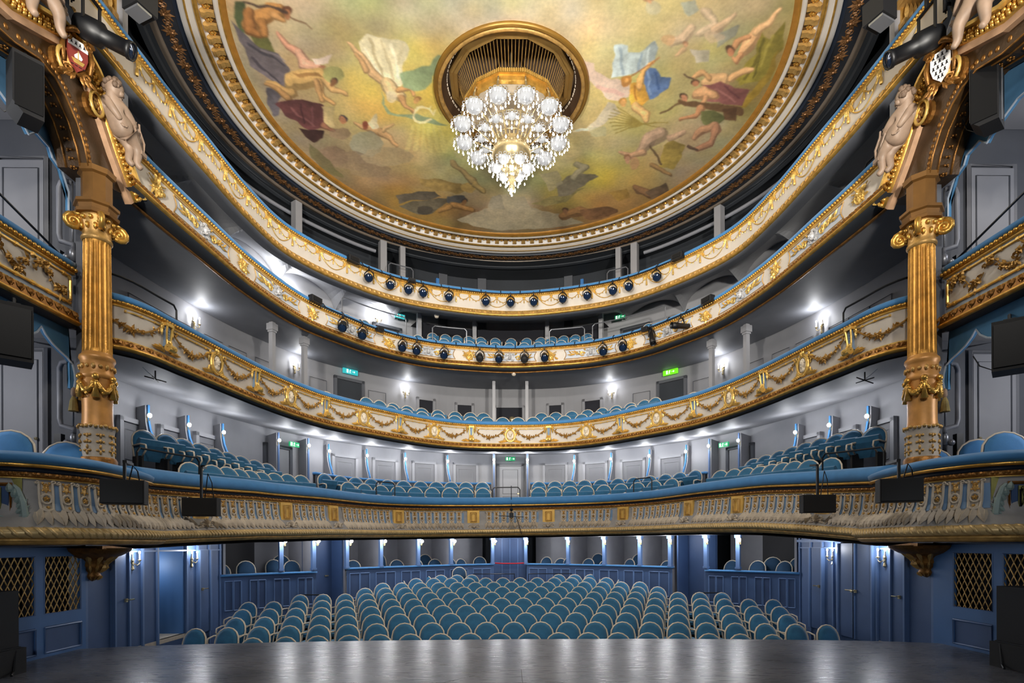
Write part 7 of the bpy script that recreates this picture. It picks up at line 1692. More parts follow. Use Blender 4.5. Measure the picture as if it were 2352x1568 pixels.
186 140 84 92 0 -127 403 -124 408 -124 416 -127 422 -132 423 -169 408 -172 402 -172 393 -168 386 -163 385
186 140 84 92 0 -108 419 -106 423 -106 429 -109 434 -112 434 -133 423 -136 417 -135 409 -131 403 -127 403
208 156 94 60 0 -129 407 -128 409 -128 412 -129 415 -131 415 -168 399 -169 396 -169 393 -167 390 -165 389
208 156 94 60 0 -110 422 -109 424 -109 426 -110 428 -111 428 -132 415 -133 412 -133 409 -131 407 -129 407
129 97 57 92 0 -174 402 -169 402 -165 409 -166 418 -171 425 -204 443 -208 443 -210 438 -209 432 -206 427
180 136 80 92 0 -175 402 -171 401 -169 406 -169 413 -172 418 -205 438 -208 438 -210 435 -209 430 -207 427
201 152 89 60 0 -175 405 -173 405 -172 406 -172 409 -174 411 -206 434 -207 434 -208 432 -208 430 -207 429
70 62 58 90 0 -121 383 -124 390 -129 395 -134 395 -139 390 -140 383 -137 376 -132 371 -127 371 -122 375
150 108 66 90 0 -124 390 -126 398 -130 403 -134 403 -137 398 -138 390 -136 383 -132 378 -128 378 -125 383
186 174 144 85 1 -109 438 -66 417 -49 360 -10 352 38 363 62 415 164 448 220 488 117 517 -29 528 -109 510 -159 478
160 150 128 70 1 -52 364 -27 352 -16 420 -61 425
150 138 90 90 2 59 394 108 362 153 350 200 319 157 381 97 410
116 108 92 90 2 125 301 159 269 201 262 230 272 196 311 166 353 130 362
115 108 86 80 0 183 229 189 225 196 229 200 238 198 247 175 293 169 297 162 293 158 283 159 273
115 108 86 80 0 165 236 161 233 159 226 161 221 166 221 191 225 198 231 200 241 197 250 190 251
160 150 120 80 0 183 227 187 225 192 227 195 234 194 241 170 286 166 289 161 286 158 279 159 272
160 150 120 80 0 163 232 161 229 160 225 161 221 164 220 189 225 193 229 195 236 193 242 188 243
179 168 134 60 0 185 229 187 228 189 229 190 232 190 235 166 280 164 281 162 280 161 277 161 274
179 168 134 60 0 163 227 162 226 161 224 162 223 163 222 187 228 189 230 190 233 189 235 187 236
178 166 130 80 1 76 267 120 252 143 301 107 339
115 84 53 92 0 193 408 203 410 212 424 213 442 207 453 156 474 148 473 142 462 142 449 147 440
115 84 53 92 0 265 432 272 438 275 449 273 459 267 462 200 454 190 445 186 427 189 412 199 407
160 118 74 92 0 191 408 199 408 205 418 206 431 201 439 152 464 147 463 142 456 142 446 146 440
160 118 74 92 0 263 432 268 436 270 444 269 451 264 453 196 440 189 433 186 421 189 410 196 407
179 132 82 60 0 192 413 195 414 198 418 198 423 196 427 149 454 147 454 145 451 145 447 146 444
179 132 82 60 0 262 436 264 437 265 441 264 444 262 445 194 427 191 424 190 419 191 414 194 413
120 86 58 90 2 199 426 278 400 314 429 269 465 218 470
90 66 48 90 0 170 423 169 431 165 436 159 436 154 431 151 424 152 416 157 411 163 411 168 415
150 108 74 90 0 169 433 169 441 166 446 161 446 157 441 155 433 155 425 158 420 163 420 167 425
150 118 54 70 2 272 337 316 321 336 359 304 379
100 74 50 92 0 385 330 394 340 398 355 393 365 384 365 341 334 335 326 332 315 336 307 343 307
100 74 50 92 0 411 324 416 325 422 333 423 341 420 346 392 366 382 363 374 351 372 337 377 328
140 104 70 92 0 381 329 387 336 390 347 387 354 380 354 339 326 334 320 332 312 335 306 340 307
140 104 70 92 0 410 324 414 325 417 330 418 336 416 340 386 355 379 353 373 344 372 333 376 328
156 116 78 60 0 379 333 382 336 383 341 381 344 379 344 338 318 336 316 335 312 336 310 338 310
156 116 78 60 0 410 327 412 327 414 329 414 332 413 333 381 344 378 343 375 339 375 335 377 333
96 78 60 85 2 367 336 417 298 439 335 400 370
180 168 128 40 0 -36 186 -47 205 -74 217 -108 217 -135 206 -143 188 -132 170 -104 159 -72 158 -46 169
184 172 124 40 0 179 184 169 206 138 220 97 221 63 207 50 185 61 164 92 151 131 150 164 162"""

def painted_ceiling():
    h = .021; R = 5.47; n = int(2*R/h); gx = np.linspace(-R, R, n); X, Y = np.meshgrid(gx, gx)
    bg = np.array([[float(t) for t in l.split()] for l in PAINT_BG.split('\n')])
    num = np.zeros((n, n, 3)); den = np.zeros((n, n))
    for x, y, r, g, b in bg:
        w = 1/((X-x/100)**2+(Y-y/100)**2+.12)**1.6; num += w[..., None]*np.array((r, g, b)); den += w
    img = num/den[..., None]
    # painterly cloud mottling
    rs_ = np.random.RandomState(4)
    def noise(k):
        a = rs_.rand(k+1, k+1); u = np.linspace(0, k-1e-6, n); i = u.astype(int); f = u-i; f = f*f*(3-2*f)
        r0 = a[i][:, i]*(1-f)[None]+a[i][:, i+1]*f[None]; r1 = a[i+1][:, i]*(1-f)[None]+a[i+1][:, i+1]*f[None]
        return r0*(1-f)[:, None]+r1*f[:, None]-.5
    cl = noise(9)*.5+noise(19)*.35+noise(41)*.22+noise(90)*.12
    img *= (1+.34*cl)[..., None]; warm = noise(13)*.6+noise(30)*.5; tint = noise(8)*.7+noise(22)*.5; img *= np.stack([1+.09*warm+.10*tint, 1+.0*warm-.05*tint, 1-.2*warm+.14*tint], -1)
    fold = noise(60)*.6+noise(120)*.5
    for l in PAINT.split('\n'):
        t = [int(v) for v in l.split()]; c, a, f = np.array(t[:3], float), t[3]/100, t[4]; P = np.array(t[5:], float).reshape(-1, 2)/100
        lo, hi = P.min(0)-.08, P.max(0)+.08
        i0, j0 = max(0, int((lo[0]+R)/h)), max(0, int((lo[1]+R)/h)); i1, j1 = min(n, int((hi[0]+R)/h)+2), min(n, int((hi[1]+R)/h)+2)
        if i1 <= i0 or j1 <= j0: continue
        # wobble the outline so that edges look brushed
        xs, ys = X[j0:j1, i0:i1]+noise_dx[j0:j1, i0:i1], Y[j0:j1, i0:i1]+noise_dy[j0:j1, i0:i1]
        cov = np.zeros(xs.shape)
        for ox, oy in ((-.3, -.3), (.3, -.3), (-.3, .3), (.3, .3)):
            px, py = xs+ox*h, ys+oy*h; ins = np.zeros(xs.shape, bool)
            for (xa, ya), (xb, yb) in zip(P, np.roll(P, -1, 0)):
                if ya == yb: continue
                ins ^= ((ya > py) != (yb > py)) & (px < (xb-xa)*(py-ya)/(yb-ya)+xa)
            cov += ins*.25
        k = (cov*a)[..., None]; ce = P.mean(0); ex = max(.08, np.ptp(P, axis=0).max()/2); lit = np.clip(((ce[0]-xs)*.6+(ce[1]-ys)*-.55)/ex, -1, 1)
        m_ = (1+(.34 if f == 2 else .18)*fold[j0:j1, i0:i1]+(.0, .2, .26)[f]*lit)[..., None]
        img[j0:j1, i0:i1] = img[j0:j1, i0:i1]*(1-k)+c*m_*k
    for _ in range(1):
        p = np.pad(img, ((1, 1), (1, 1), (0, 0)), mode='edge'); img = (p[1:-1, 1:-1]*4+p[:-2, 1:-1]+p[2:, 1:-1]+p[1:-1, :-2]+p[1:-1, 2:])/8
    rad = np.hypot(X, Y); keep = (rad < R) & (rad > 1.5)
    idx = -np.ones((n, n), int); q = keep[:-1, :-1] & keep[1:, :-1] & keep[:-1, 1:] & keep[1:, 1:]
    use = np.zeros((n, n), bool)
    for a, b in ((0, 0), (0, 1), (1, 0), (1, 1)): use[a:n-1+a, b:n-1+b] |= q
    idx[use] = np.arange(use.sum()); jj, ii = np.nonzero(q)
    F = np.stack([idx[jj, ii], idx[jj+1, ii], idx[jj+1, ii+1], idx[jj, ii+1]], 1)
    V = np.stack([X[use], Y[use]+12, np.full(use.sum(), EYE+9.67)], 1)
    me = bpy.data.meshes.new('painting'); me.vertices.add(len(V)); me.vertices.foreach_set('co', V.ravel()); me.loops.add(F.size); me.loops.foreach_set('vertex_index', F.ravel().astype(np.int32))
    me.polygons.add(len(F)); me.polygons.foreach_set('loop_start', np.arange(0, F.size, 4, dtype=np.int32)); me.update(); me.validate()
    srgb = np.clip(img[use], 0, 255)/255; ln = np.clip(np.where(srgb <= .04045, srgb/12.92, ((srgb+.055)/1.055)**2.4)*1.27, 0, .9)
    at = me.color_attributes.new('pigment', 'FLOAT_COLOR', 'POINT'); at.data.foreach_set('color', np.concatenate([ln, np.ones((len(ln), 1))], 1).ravel().astype(np.float32))
    m = bpy.data.materials.new('fresco_pigment'); m.use_nodes = True; nt = m.node_tree; b = nt.nodes['Principled BSDF']; b.inputs['Roughness'].default_value = .75
    vc = nt.nodes.new('ShaderNodeVertexColor'); vc.layer_name = 'pigment'; tc = nt.nodes.new('ShaderNodeTexCoord'); nz = nt.nodes.new('ShaderNodeTexNoise'); nz.inputs['Scale'].default_value = 14; nz.inputs['Detail'].default_value = 6
    mr = nt.nodes.new('ShaderNodeMapRange'); mr.inputs[1].default_value = .3; mr.inputs[2].default_value = .7; mr.inputs[3].default_value = .9; mr.inputs[4].default_value = 1.1
    sc = nt.nodes.new('ShaderNodeVectorMath'); sc.operation = 'SCALE'; L = nt.links.new
    L(tc.outputs['Object'], nz.inputs['Vector']); L(nz.outputs['Fac'], mr.inputs[0]); L(vc.outputs['Color'], sc.inputs[0]); L(mr.outputs[0], sc.inputs['Scale']); L(sc.outputs[0], b.inputs['Base Color'])
    me.materials.append(m); o = bpy.data.objects.new('ceiling_painting', me); COL.objects.link(o)
    return tag(o, 'round ceiling painting of winged figures, drapery and golden clouds', 'painting')
_n = 421; _rs = np.random.RandomState(9)
def _smooth(k, n):
    a = _rs.rand(k+1, k+1)-.5; u = np.linspace(0, k-1e-6, n); i = u.astype(int); f = u-i
    r0 = a[i][:, i]*(1-f)[None]+a[i][:, i+1]*f[None]; r1 = a[i+1][:, i]*(1-f)[None]+a[i+1][:, i+1]*f[None]
    return r0*(1-f)[:, None]+r1*f[:, None]
_N = int(2*5.47/.021); noise_dx = _smooth(60, _N)*.09; noise_dy = _smooth(60, _N)*.11
painted_ceiling()
# roof above the recess, so that the opening is a closed dark well
struct(MB().lathe([(1.62, 11.3), (1.62, 12.6), (0, 12.6)], 32, (0, 12, 0)).build('ceiling', mat('well_brown', (112, 92, 74), .7), None, True), 'dark brown well above the chandelier')
struct(MB().box((0, 10, 13.1), (18, 26, .1)).build('ceiling', BLACKM), 'roof over the auditorium')
# gilt ring round the opening
rg = thing('ceiling_rose', 'gilt moulded ring around the chandelier opening', 'ceiling rose', (0, 12, 11.25))
CR = (0, 12, 0)
MB().lathe([(1.62, 11.28), (1.655, 11.25), (1.63, 11.2), (1.585, 11.19), (1.565, 11.215)], 72, CR).build('outer_ring', mat('bronze_gilding', (150, 112, 48), .4, .5, .1, 5), rg, True)
MB().lathe([(1.565, 11.215), (1.55, 11.185), (1.51, 11.18), (1.485, 11.2), (1.48, 11.25)], 72, CR).build('bright_ring', GOLDM, rg, True)
MB().lathe([(1.48, 11.25), (1.44, 11.33), (1.36, 11.42), (1.34, 11.5)], 72, CR).build('dark_ring', mat('umber_paint', (64, 44, 26), .6), rg, True)
g = MB()
for k in range(72):
    a = 2*PI*k/72; g.box((1.365*math.cos(a), 12+1.365*math.sin(a), 11.405), (.02, .085 if k % 3 else .04, .03), a)
g.build('pierced_band', FRAME, rg, kind='stuff')
A12 = PI/12
MB().lathe([(1.34, 11.46), (1.34, 11.40), (1.27, 11.37), (1.25, 11.40), (1.18, 11.37), (1.16, 11.42), (1.16, 11.55)], 12, CR, A12, 2*PI+A12).build('twelve_sided_frame', mat('old_gilding', (168, 134, 76), .4, .55, .1, 6), rg)
g = MB()
for k in range(96):
    a = 2*PI*k/96; g.tube([(1.12*math.cos(a), 12+1.12*math.sin(a), 11.42), (.95*math.cos(a), 12+.95*math.sin(a), 11.0)], .006, 4)
g.build('cage_rod', GOLDM, rg, kind='stuff')
# ------------------------------------------------------------------ chandelier
cd = thing('chandelier', 'great brass and crystal chandelier with twelve lit globes under the ceiling', 'chandelier', (0, 12, 9.2))
MB().tube([(0, 12, 12.6), (0, 12, 10.6)], .03, 8).build('stem', BRASS, cd, True)
MB().lathe([(.96, 10.98), (1.0, 10.96), (1.02, 10.86), (.98, 10.85), (.98, 10.74), (.9, 10.72)], 12, CR, A12, 2*PI+A12).build('crown_band', GOLD, cd)
g = MB()
for k in range(144):
    a = 2*PI*k/144; rr_ = 1.0*math.cos(PI/12)/math.cos(((a-A12) % (PI/6))-PI/12); g.box((rr_*math.cos(a), 12+rr_*math.sin(a), 10.91), (.03, .02, .1), a)
g.build('crown_fluting', GOLDL, cd, kind='stuff')
MB().lathe([(.9, 10.735), (.1, 10.75)], 12, CR, A12, 2*PI+A12).build('crown_plate', FRAME, cd)
for k in range(24):
    a = 2*PI*(k+.5)/24; c_, s_ = math.cos(a), math.sin(a)
    MB().tube([(r*c_, 12+r*s_, z) for r, z in ((.86, 10.7), (.62, 10.62), (.46, 10.45), (.38, 10.25), (.33, 10.14))], .012, 4).build('basket_rod', BRASS, cd)
for r, z in ((.7, 10.65), (.5, 10.5), (.37, 10.22)): MB().tube([(r*math.cos(a), 12+r*math.sin(a), z) for a in np.linspace(0, 2*PI, 37)[:-1]], .015, 5, True).build('basket_ring', BRASS, cd, True)
MB().lathe([(.32, 10.16), (.36, 10.12), (.36, 10.04), (.41, 10.0), (.42, 9.9), (.38, 9.8), (.3, 9.7), (.2, 9.63), (.14, 9.6), (.15, 9.52), (.1, 9.46), (.0, 9.45)], 32, CR).build('brass_bowl', BRASS, cd, True)
MB().lathe([(.09, 9.46), (.06, 9.4), (.1, 9.34), (.05, 9.26), (.07, 9.18), (.0, 9.1)], 12, CR).build('drop_finial', BRASS, cd, True)
def bulbs(pts, name, parent, r=.02, hang=True):
    b = MB()
    for p in pts: b.ball(p, (r, r, r*1.5), 6, 5)
    return b.build(name, BULB, parent, True, kind='stuff')
def pear(pts, name, parent, r=.024):
    b = MB()
    for p in pts: b.lathe([(0, -r*1.5), (r*.8, -r*.9), (r, 0), (r*.55, r*1.2), (r*.25, r*2), (0, r*2.1)], 6, p)
    return b.build(name, BULB, parent, True, kind='stuff')
def loops(pts, name, parent, r=.03):
    b = MB()
    for x, y, z in pts: b.tube([(x+r*math.cos(t), y, z+r*math.sin(t)) for t in np.arange(7)*2*PI/7], .006, 3, True)
    return b.build(name, CRYST, parent, kind='stuff')
for k in range(12):
    a = 2*PI*(k+.5)/12; cx_, cy_ = 1.06*math.cos(a), 12+1.06*math.sin(a); zc = 10.40; R_ = .185
    gl = MB().lathe([(R_*math.cos(t), R_*math.sin(t)*.85) for t in np.linspace(0, -PI/2, 7)], 16, (cx_, cy_, zc)).build('globe_basket', CRYST, cd, True)
    MB().lathe([(R_*1.02, .0), (R_*1.04, .025), (.1, .07), (.045, .12), (.02, .25)], 16, (cx_, cy_, zc)).build('gallery_cap', BRASS, gl, True)
    pear([(cx_+.235*math.cos(t), cy_+.235*math.sin(t), zc-.10) for t in np.arange(14)*PI/7], 'bulb_fringe', gl, .0185)
    pear([(cx_+.15*math.cos(t), cy_+.15*math.sin(t), zc-.19) for t in np.arange(7)*PI/3.5], 'lower_bulbs', gl, .017)
    loops([(cx_+.225*math.cos(t), cy_+.225*math.sin(t), zc-.035) for t in np.arange(14)*PI/7], 'crystal_loops', gl)
    MB().tube([(cx_, cy_, zc+.22), (cx_*.97, 12+(cy_-12)*.97, zc+.36), (.95*math.cos(a), 12+.95*math.sin(a), 10.8)], .02, 6).build('arm', BRASS, cd, True)
    MB().tube([(cx_, cy_, zc+.06), (.75*math.cos(a), 12+.75*math.sin(a), zc-.1), (.38*math.cos(a), 12+.38*math.sin(a), 10.05)], .014, 6).build('arm', BRASS, cd, True)
    px, py = .64*math.cos(a+PI/12), 12+.64*math.sin(a+PI/12)
    ic = MB().lathe([(.09*math.cos(t), .09*math.sin(t)) for t in np.linspace(0, -PI/2, 5)], 10, (px, py, 10.28)).build('inner_cup', CRYST, cd, True)
    pear([(px+.13*math.cos(t), py+.13*math.sin(t), 10.22-.05*(i % 2)) for i, t in enumerate(np.arange(8)*PI/4)], 'bulb_fringe', ic, .017)
    loops([(px+.12*math.cos(t), py+.12*math.sin(t), 10.29) for t in np.arange(8)*PI/4], 'crystal_loops', ic)
    pear([(.47*math.cos(a), 12+.47*math.sin(a), 9.98), (.45*math.cos(a+.26), 12+.45*math.sin(a+.26), 10.16), (.42*math.cos(a), 12+.42*math.sin(a), 10.3)], 'bowl_bulbs', cd, .022)
for k in range(6):
    a = 2*PI*k/6; x, y = .33*math.cos(a), 12+.33*math.sin(a)
    ic = MB().lathe([(.12*math.cos(t), .12*math.sin(t)) for t in np.linspace(0, -PI/2, 6)], 12, (x, y, 9.66)).build('lower_cup', CRYST, cd, True)
    pear([(x+.16*math.cos(t), y+.16*math.sin(t), 9.6-.06*(i % 2)) for i, t in enumerate(np.arange(9)*PI/4.5)], 'bulb_fringe', ic, .018)
    loops([(x+.15*math.cos(t), y+.15*math.sin(t), 9.67) for t in np.arange(9)*PI/4.5], 'crystal_loops', ic)
    MB().tube([(0, 12, 9.6), (.15*math.cos(a), 12+.15*math.sin(a), 9.56), (x, y, 9.7)], .012, 5).build('arm', BRASS, cd, True)
pear([(.2*math.cos(t), 12+.2*math.sin(t), 9.38) for t in np.arange(9)*PI/4.5]+[(.13*math.cos(t), 12+.13*math.sin(t), 9.24) for t in np.arange(6)*PI/3]+[(.06*math.cos(t), 12+.06*math.sin(t), 9.14) for t in np.arange(3)*2.1]+[(0, 12, 9.06)], 'finial_bulbs', cd, .02)

# ------------------------------------------------------------------ stage lighting on the rails
def spotlight(p, aim, label, group, r=.10, L=.26, lens=LENS, shiny=False, drop=.16):
    t = thing('stage_spotlight', label, 'spotlight'); t['group'] = group
    d = Vector(aim)-Vector(p); t.matrix_basis = Matrix.Translation(p); q = d.to_track_quat('-Y', 'Z').to_matrix().to_4x4()
    M = q@Matrix.Rotation(PI/2, 4, 'X')                    # local +z of the lathe ends up along the aim
    MB().lathe([(0, -L*.55), (r*.6, -L*.55), (r*.8, -L*.4), (r*.85, L*.1), (r, L*.2), (r, L*.45), (r*.9, L*.45), (r*.88, L*.3)], 12).build('body', STEEL if shiny else BLACK, t, True, world=False, M=M)
    MB().lathe([(r*.9, L*.32), (r*.5, L*.37), (0, L*.39)], 12).build('lens', lens, t, True, world=False, M=M)
    w = r*1.1; y = MB().tube([(-w, 0, 0), (-w*.95, 0, r*.9), (-w*.4, 0, drop*.8), (0, 0, drop*.85), (w*.4, 0, drop*.8), (w*.95, 0, r*.9), (w, 0, 0)], .014, 5); y.build('yoke', BLACK, t, world=False)
    MB().box((0, 0, drop+.03), (.04, .05, .09)).build('clamp', BLACK, t, world=False)
    MB().tube([(r*.4, 0, -L*.3), (r*1.2, .02, -.02), (r*1.1, .03, drop*.6), (.06, .03, drop)], .007, 4).build('cable', BLACK, t, world=False)
    return t
def bar(c, a, b, n, z, label):
    t = thing('lighting_bar', label, 'bar', tuple(c.at((a+b)/2, n, z)))
    S = np.linspace(a, b, 50); MB().tube([tuple(c.at(s, n, z)) for s in S], .018, 6).build('tube', BLACK, t, True)
    for s in np.arange(a+.2, b, .62): MB().tube([tuple(c.at(s, n, z)), tuple(c.at(s, n*.4, z+.12)), tuple(c.at(s, -.1, z+.14))], .012, 4).build('bracket', BLACK, t)
    return t
bar(T4, -4.85, 5.2, .16, H4-.05, 'black lighting bar along the top gallery front'); bar(T3, -6.25, 6.35, .16, H3-.03, 'black lighting bar along the third tier front')
L4 = [-4.51, -3.8, -3.22, -2.76, -1.96, -.8, 0, .75, 1.67, 2.43, 3.24, 3.75, 4.68]
for i, s in enumerate(L4):
    p = T4.at(s, .2, H4-.34); spotlight(p, (p[0]*.4, 2, 0.5), 'round black spotlight on the top gallery bar, %s' % nth(i, 13), 'spotlights on the top gallery bar', .115, .27, drop=.22)
L3 = [(-5.56, 0), (-4.89, 0), (-3.5, 0), (-3.02, 0), (-2.11, 0), (-1.0, 1), (-.39, 0), (.45, 1), (1.09, 0), (2.97, 0), (3.63, 0), (4.66, 2), (5.66, 3)]
for i, (s, k) in enumerate(L3):
    p = T3.at(s, .24, H3-.36); aim = (p[0]*.6, 4, -1) if k < 2 else (p[0]*.9, 8, -3) if k == 2 else (-1.0, 12.6, 6.8)
    lab = ('long black profile spotlight on the third tier bar, %s' if k >= 2 else 'chrome-topped black spotlight on the third tier bar, %s' if k == 1 else 'black spotlight on the third tier bar, %s') % nth(i, 13)
    t = spotlight(p, aim, lab, 'spotlights on the third tier bar', .115 if k < 2 else .085, .4 if k < 2 else .66, MATS['matt_black'] if k else LENS, False, .24)
    if k == 1: MB().ball((0, .1, .1), (.075, .08, .07), 10, 7).build('chrome_housing', STEEL, t, True, world=False)
for c, s, z, n, lab in ((T4, -4.95, H4+.02, .1, 'black floodlight box at the left end of the top gallery bar'), (T4, 5.3, H4+.02, .1, 'black floodlight box at the right end of the top gallery bar'), (T3, -6.35, H3+.06, .1, 'black floodlight box at the left end of the third tier bar'), (T3, 6.45, H3+.06, .1, 'black floodlight box at the right end of the third tier bar'), (T3, -4.2, H3-.02, .14, 'small black dimmer box left on the third tier bar'), (T3, 4.35, H3-.02, .14, 'small black dimmer box right on the third tier bar'), (T4, -3.1, H4-.02, .14, 'small black dimmer box left on the top gallery bar')):
    t = thing('flood_box', lab, 'floodlight'); t.matrix_basis = c.frame(s, n, z); w = .2 if 'dimmer' in lab else .34
    MB().box((0, 0, 0), (w, .14, w*.45)).build('housing', BLACKM, t, world=False); MB().box((0, -.075, 0), (w*.7, .02, w*.3)).build('front', BLACK, t, world=False)
    MB().tube([(-w*.55, 0, 0), (-w*.55, 0, -.14), (w*.55, 0, -.14), (w*.55, 0, 0)], .01, 4).build('yoke', BLACK, t, world=False)
# ------------------------------------------------------------------ loudspeakers, monitors and brackets at the sides
def speaker(label, cx_, cy_, cz_, w, d, h, rz, cut=.0):
    t = thing('loudspeaker', label, 'speaker', (cx_, cy_, cz_-h/2), rz)
    q = MB(); pr = [(-w/2, -h/2+cut), (-w/2+cut, -h/2), (w/2, -h/2), (w/2, h/2), (-w/2, h/2)] if cut else [(-w/2, -h/2), (w/2, -h/2), (w/2, h/2), (-w/2, h/2)]
    q.prism([(x, z+h/2) for x, z in pr], -d/2, d/2); q.build('cabinet', BLACKM, t, world=False)
    MB().box((0, -d/2-.008, h/2), (w*.88, .016, h*.86)).build('grille', BLACK, t, world=False)
    MB().tube([(w*.18, d/2+.0, h*.62), (w*.18, d/2+.03, h*.64), (-w*.18, d/2+.03, h*.64), (-w*.18, d/2, h*.62)], .012, 5).build('handle', BLACK, t, world=False)
    MB().box((w/2+.006, 0, h*.5), (.012, .03, h*.9)).build('side_rail', STEEL, t, world=False)
    MB().tube([(0, 0, h), (0, 0, h+.1), (0, d*.8, h+.18)], .02, 6).box((0, 0, h+.02), (.12, .1, .05)).build('bracket', BLACK, t, world=False)
    MB().tube([(0, d*.5, h*.4), (-w*.5, d*.8, h*.2), (-w*.9, d*.9, h*.35), (-w*1.1, d, h*.6)], .008, 5).build('cable', BLACK, t, world=False)
    return t
speaker('black loudspeaker hanging under the left box arch', -6.02, 7.0, 7.18, .30, .32, .72, .9, .1)
speaker('black loudspeaker hanging under the right box arch', 6.18, 7.25, 7.42, .30, .32, .82, -.9, .1)
speaker('black loudspeaker hung below the upper stage box front at left', -6.08, 6.9, 4.15, .34, .34, .68, .75)
speaker('black loudspeaker hung below the upper stage box front at right', 6.2, 6.95, 4.05, .34, .34, .62, -.75)
def monitor(label, A, Bp, h, d, rail, cabz):
    """flat black box hung over the rail on a bent bracket; A, Bp = upper corners of its face"""
    A = Vector(A); Bp = Vector(Bp); w = (Bp-A).length; rz = math.atan2(Bp.y-A.y, Bp.x-A.x); c = (A+Bp)/2
    t = thing('stage_monitor', label, 'speaker', (c.x, c.y, c.z-h), rz)
    MB().box((0, d/2, h/2), (w, d, h)).build('cabinet', BLACKM, t, world=False); MB().box((0, -.006, h/2), (w*.94, .012, h*.9)).build('grille', BLACK, t, world=False)
    for x in ((-.32*w, .38*w) if w > .55 else (0,)):
        MB().beam((x, d*.5, h), (x, d*.5, h+cabz), .045, .03).beam((x, d*.5, h+cabz), (x-.02, d*.5+rail, h+cabz+.02), .045, .035).build('bracket_arm', BLACK, t, world=False)
    MB().tube([(.1*w, d*.5, h), (.2*w, d*.4, h+cabz*.8), (.3*w, d*.5, h+cabz*.5), (.34*w, d*.6, h*.9)], .008, 5).build('cable', BLACK, t, world=False)
    return t
monitor('wide black stage monitor hung on the left stage box rail', (-5.1, 6.95, 2.44), (-4.67, 7.12, 2.40), .30, .24, .45, .24)
monitor('wide black stage monitor hung on the right stage box rail', (4.66, 7.12, 2.40), (5.1, 6.95, 2.45), .30, .24, .45, .24)
monitor('small black monitor hung on the first tier rail at left', (-5.4, 9.2, 2.40), (-4.86, 9.25, 2.36), .30, .16, .2, .5)
monitor('small black monitor hung on the first tier rail at right', (4.8, 9.25, 2.38), (5.32, 9.2, 2.44), .30, .16, .2, .5)
# microphone boom over the centre of the first tier front
t = thing('microphone_boom', 'thin black microphone boom in front of the first tier centre', 'microphone', (0, 16.6, 2.5))
MB().tube([(.0, 16.75, 3.35), (.0, 16.72, 2.5), (.0, 16.4, 2.42)], .012, 5).build('stand', BLACK, t)
MB().tube([(-.38, 16.4, 2.44), (.36, 16.4, 2.40)], .010, 5).build('bar', BLACK, t); MB().box((0, 16.38, 2.45), (.12, .1, .14)).ball((.0, 16.36, 2.62), .05, 8, 6).build('camera_head', BLACK, t)
MB().tube([(.15, 16.45, 2.4), (.24, 16.5, 2.1), (.3, 16.5, 1.9)], .01, 4).build('cable', BLACK, t)
# small crossed aerials under the second tier ends
for s, nm in ((-1, 'left'), (1, 'right')):
    p = T2.at(s*11.0, -.15, 4.36); t = thing('antenna', 'small black aerial hanging under the second tier front on the '+nm, 'antenna', tuple(p))
    x, y, z = p; MB().tube([(x, y, z+.12), (x, y, z-.02)], .012, 5).build('stem', BLACK, t); MB().tube([(x-.16, y-.03, z+.02), (x+.16, y+.03, z-.06)], .01, 5).tube([(x+.05, y-.16, z-.02), (x-.05, y+.16, z-.02)], .01, 5).build('cross_arm', BLACK, t)
    MB().tube([(x, y, z), (x-s*.02, y-.2, z+.02), (x-s*.05, y-.4, z+.05)], .006, 4).build('cable', STEEL, t)
# ceiling detectors
for p, lab in (((.1, 17.75, 6.98), 'white round smoke detector under the third tier'), ((-2.3, 17.55, 8.72), 'small round detector under the top gallery')):
    t = thing('smoke_detector', lab, 'detector', p); MB().lathe([(.0, -.06), (.05, -.05), (.07, -.01), (.07, .02)], 10, p).build('cup', FRAME, t, True); MB().lathe([(.08, .02), (.08, .035)], 10, p).build('base', WHITE, t)
# ------------------------------------------------------------------ chairs in the stage boxes
bc = seat('box_armchair', 'x', 'chair', 'armchairs in the stage boxes', .27, .58, .42, vm=VELV)
for i, (s, x, y, z, r, lab) in enumerate(((-1, 6.55, 7.25, 2.12, .5, 'nearest the left edge'), (-1, 6.22, 7.75, 2.06, .45, 'second from the left edge'), (-1, 6.1, 8.0, 2.0, .3, 'beside the left column base'), (1, 6.62, 7.35, 2.12, -.5, 'nearest the right edge'), (1, 6.72, 7.9, 2.12, -.45, 'second from the right edge'), (1, 6.1, 8.0, 2.0, -.3, 'beside the right column base'))):
    put(bc, s*x, y, z, r-s*.3 if 0 else s*-.35, 'blue armchair with cream frame in the lower stage box, '+lab, 'armchairs in the stage boxes')
del bc['placed']
